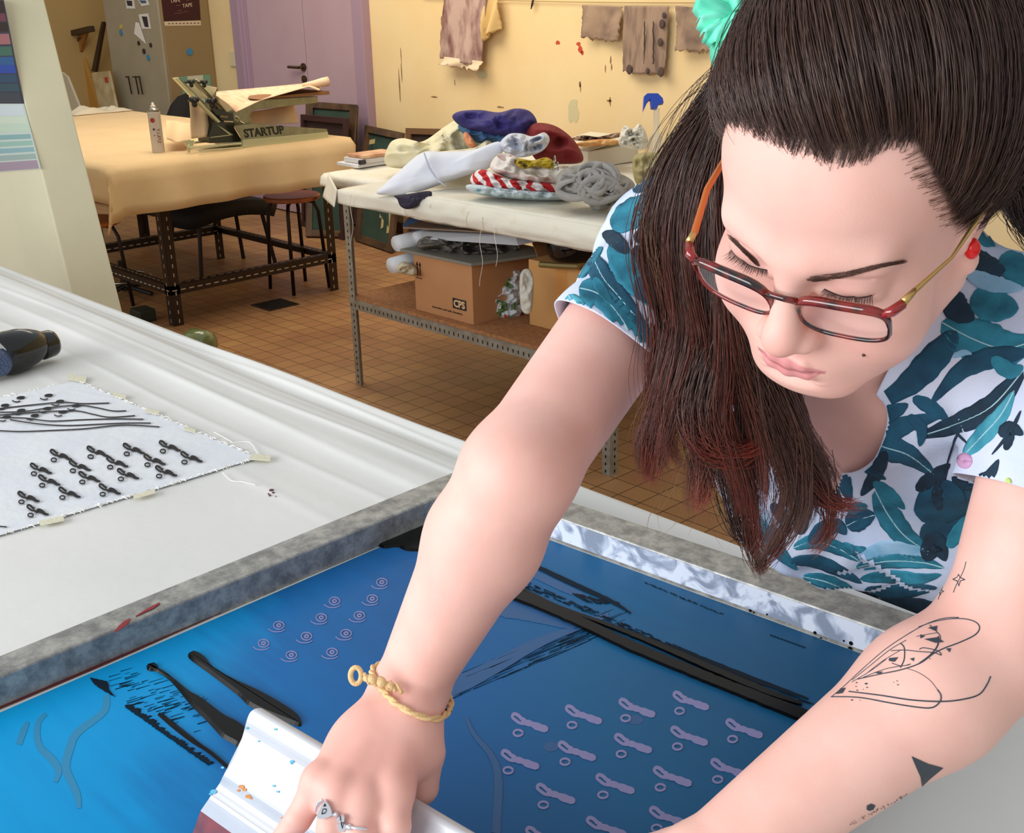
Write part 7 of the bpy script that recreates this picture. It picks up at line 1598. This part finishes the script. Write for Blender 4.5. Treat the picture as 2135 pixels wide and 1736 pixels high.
# hair behind the left ear / nape, falling back
for i in range(1500):
    u = hr_.random(); v = hr_.uniform(-1, 1)
    g = [(1985+60*u, 60+150*u, .72+.06*u), (2040+50*u, 190+120*u, .75+.05*u), (2075+60*u, 300+90*u, .79+.04*u), (2110+60*u, 400+70*u, .84), (2170+60*u, 480+60*u, .88)]
    P = np.array([A3(W(*p)) for p in smoothpts(g, 4)])+viewd*v*.012+noisy(17, .006); c_ = rcol(cdk, cbr) if hr_.random() > .25*(1-u) else rcol(cbr, clt); STR.append((P, .0003, c_, c_))
for i in range(90):   # fine hair at the left temple
    t = hr_.random(); x, y = 1885+95*t+hr_.uniform(-22, 22), 320+150*t+hr_.uniform(-12, 12); L_ = hr_.uniform(30, 75); pp = []
    for s_ in (0, .35, .7, 1):
        p = sk(x+L_*s_*.95, y-L_*s_*.30-10*s_*s_+4*math.sin(i)*s_, .0004+.002*s_)
        if p is None: break
        pp.append(np.array(p))
    if len(pp) == 4 and np.linalg.norm(pp[0]-pp[3]) < .05: STR.append((np.array(pp), .00014, cbr*1.3, cbr))
for i in range(420):   # fine hair along the forehead hairline
    j = hr_.integers(0, 8); pts_ = [(1519, 262), (1566, 278), (1613, 304), (1648, 316), (1691, 326), (1730, 346), (1789, 342), (1848, 316), (1900, 306)]; f = hr_.random()
    x = pts_[j][0]*(1-f)+pts_[j+1][0]*f; y = pts_[j][1]*(1-f)+pts_[j+1][1]*f+-abs(hr_.normal())*22+14*hr_.random()**3; L_ = hr_.uniform(30, 80); pp = []
    for s_ in (0, .35, .7, 1):
        p = sk(x+L_*s_*.35*(1 if x > 1600 else .6), y-L_*s_*.95, .0004+.003*s_)
        if p is None: break
        pp.append(np.array(p))
    if len(pp) == 4 and np.linalg.norm(pp[0]-pp[3]) < .05: STR.append((np.array(pp), .00016, cdk, cbr))
def build_strands(name, STR, m, parent):
    V_, F_, C_ = [], [], []; k = 0
    for P, r, c0_, c1_ in STR:
        P = np.asarray(P); n = len(P); T = np.gradient(P, axis=0); T /= np.linalg.norm(T, axis=1)[:, None]+1e-12
        A_ = np.cross(T, viewd); A_ /= np.linalg.norm(A_, axis=1)[:, None]+1e-9; B_ = np.cross(T, A_)
        rr = abs(r)*np.concatenate([np.ones(n-max(3, n//3)), np.linspace(1, .15, max(3, n//3))])[:, None]
        if r < 0: rr = rr*np.clip(.12+np.linspace(0, 1, n)*9, 0, 1)[:, None]
        ring = np.stack([P+A_*rr, P-A_*rr*.5+B_*rr*.87, P-A_*rr*.5-B_*rr*.87], 1).reshape(-1, 3); V_.append(ring)
        i = np.arange(n-1)[:, None]*3; j = np.array([0, 1, 2]); a = k+i+j; b = k+i+(j+1) % 3; F_.append(np.stack([a, b, b+3, a+3], -1).reshape(-1, 4))
        t = np.linspace(0, 1, n)[:, None]**1.6; C_.append(np.repeat(c0_*(1-t)+c1_*t, 3, axis=0)); k += n*3
    V_ = np.concatenate(V_)-np.array(parent.location); F_ = np.concatenate(F_); C_ = np.clip(np.concatenate(C_), 0, 1)
    me = bpy.data.meshes.new(name); me.vertices.add(len(V_)); me.vertices.foreach_set('co', V_.astype(np.float32).ravel())
    me.loops.add(F_.size); me.loops.foreach_set('vertex_index', F_.astype(np.int32).ravel()); me.polygons.add(len(F_)); me.polygons.foreach_set('loop_start', np.arange(0, F_.size, 4, dtype=np.int32))
    me.polygons.foreach_set('use_smooth', np.ones(len(F_), bool)); me.update(calc_edges=True)
    cc = me.color_attributes.new('tone', 'FLOAT_COLOR', 'POINT'); cc.data.foreach_set('color', np.concatenate([C_, np.ones((len(C_), 1))], 1).astype(np.float32).ravel())
    me.materials.append(m); o = bpy.data.objects.new(name, me); COL.objects.link(o); o.parent = parent; return o
hm_ = bpy.data.materials.new('brown_hair'); hm_.use_nodes = True; b_ = hm_.node_tree.nodes['Principled BSDF']; at_ = hm_.node_tree.nodes.new('ShaderNodeVertexColor'); at_.layer_name = 'tone'
hm_.node_tree.links.new(at_.outputs[0], b_.inputs['Base Color']); b_.inputs['Roughness'].default_value = .36; b_.inputs['Specular IOR Level'].default_value = .6
hair = build_strands('hair', STR, hm_, person); hair['label'] = 'long dark brown hair pulled back, reddish at the tips'
# dense inner mass behind the loose strands
mb = MB(); ring_n = 14; rows = []
sec = [(.5, 6.4)]*nn_
vs = []
for j in range(2, nn_-10):
    a = GW[0][j]*.75+GW[1][j]*.25; b2 = GW[-1][j]*.75+GW[-2][j]*.25; c = (a+b2)/2; w_ = (b2-a)/2*(.92 if j < nn_*.55 else .92-.5*(j/nn_-.55)); mid_ = GW[3][j]*.5+GW[4][j]*.5
    rows.append([c+(mid_-c)*abs(math.sin(q))**1*.6+w_*math.cos(q)+viewd*(.015*math.sin(q)+.004) for q in [2*PI*i/ring_n for i in range(ring_n)]])
vs = [v for r in rows for v in r]; fs = [(j*ring_n+i, j*ring_n+(i+1) % ring_n, (j+1)*ring_n+(i+1) % ring_n, (j+1)*ring_n+i) for j in range(len(rows)-1) for i in range(ring_n)]
mb.add(vs, fs+[list(range(ring_n)), [(len(rows)-1)*ring_n+i for i in range(ring_n)]])
mb.build('hair_underlayer', mat('dark_hair_mass', '1d1210', .6, bump=.8, bscale=260, stretch=(1, 1, .08)), person, smooth=True)
# ================================================================= aqua hair flower
aq = mat('aqua_silk', '5fe0bc', .5, col2='86efd0', nscale=60, sss=.2); fl = MB()
def petal(c, d, L_, w_, curl=.3):
    c, d = Vector(c), Vector(d).normalized(); sd_ = d.cross(Vector(RW[2])).normalized(); up_ = -Vector(RW[2])
    fl.grid(lambda a, b: c+d*L_*b+sd_*w_*(2*a-1)*math.sin(PI*min(1, .12+b*.86))**.6+up_*(curl*L_*b*b*.6-.004*(2*a-1)**2*8*L_/.04+.0012*math.sin(9*a+7*b)), 8, 10)
fc = A3(W(1535, 22, .735)); R0, U0_ = A3(RW[0]), A3(RW[1])
for ang, L_, w_ in ((165, .026, .008), (185, .024, .008), (205, .022, .008), (240, .022, .010), (262, .036, .010), (278, .030, .009), (140, .026, .010), (110, .025, .011), (60, .024, .010), (20, .018, .009), (215, .016, .006), (90, .03, .011)):
    a = math.radians(ang); petal(fc+hr_.normal(size=3)*.002, R0*math.cos(a)+U0_*math.sin(a), L_, w_, hr_.uniform(-.1, .5))
for ang, L_, w_ in ((250, .020, .007), (265, .024, .008), (285, .020, .007)): a = math.radians(ang); petal(A3(W(1528, 75, .735)), R0*math.cos(a)+U0_*math.sin(a), L_, w_, .2)
fo = fl.build('hair_flower', aq, person, smooth=True, solid=.0006); fo['label'] = 'aqua green fabric hair flower'

absorb(body, tatob)
for p_ in body.data.polygons: p_.use_smooth = True
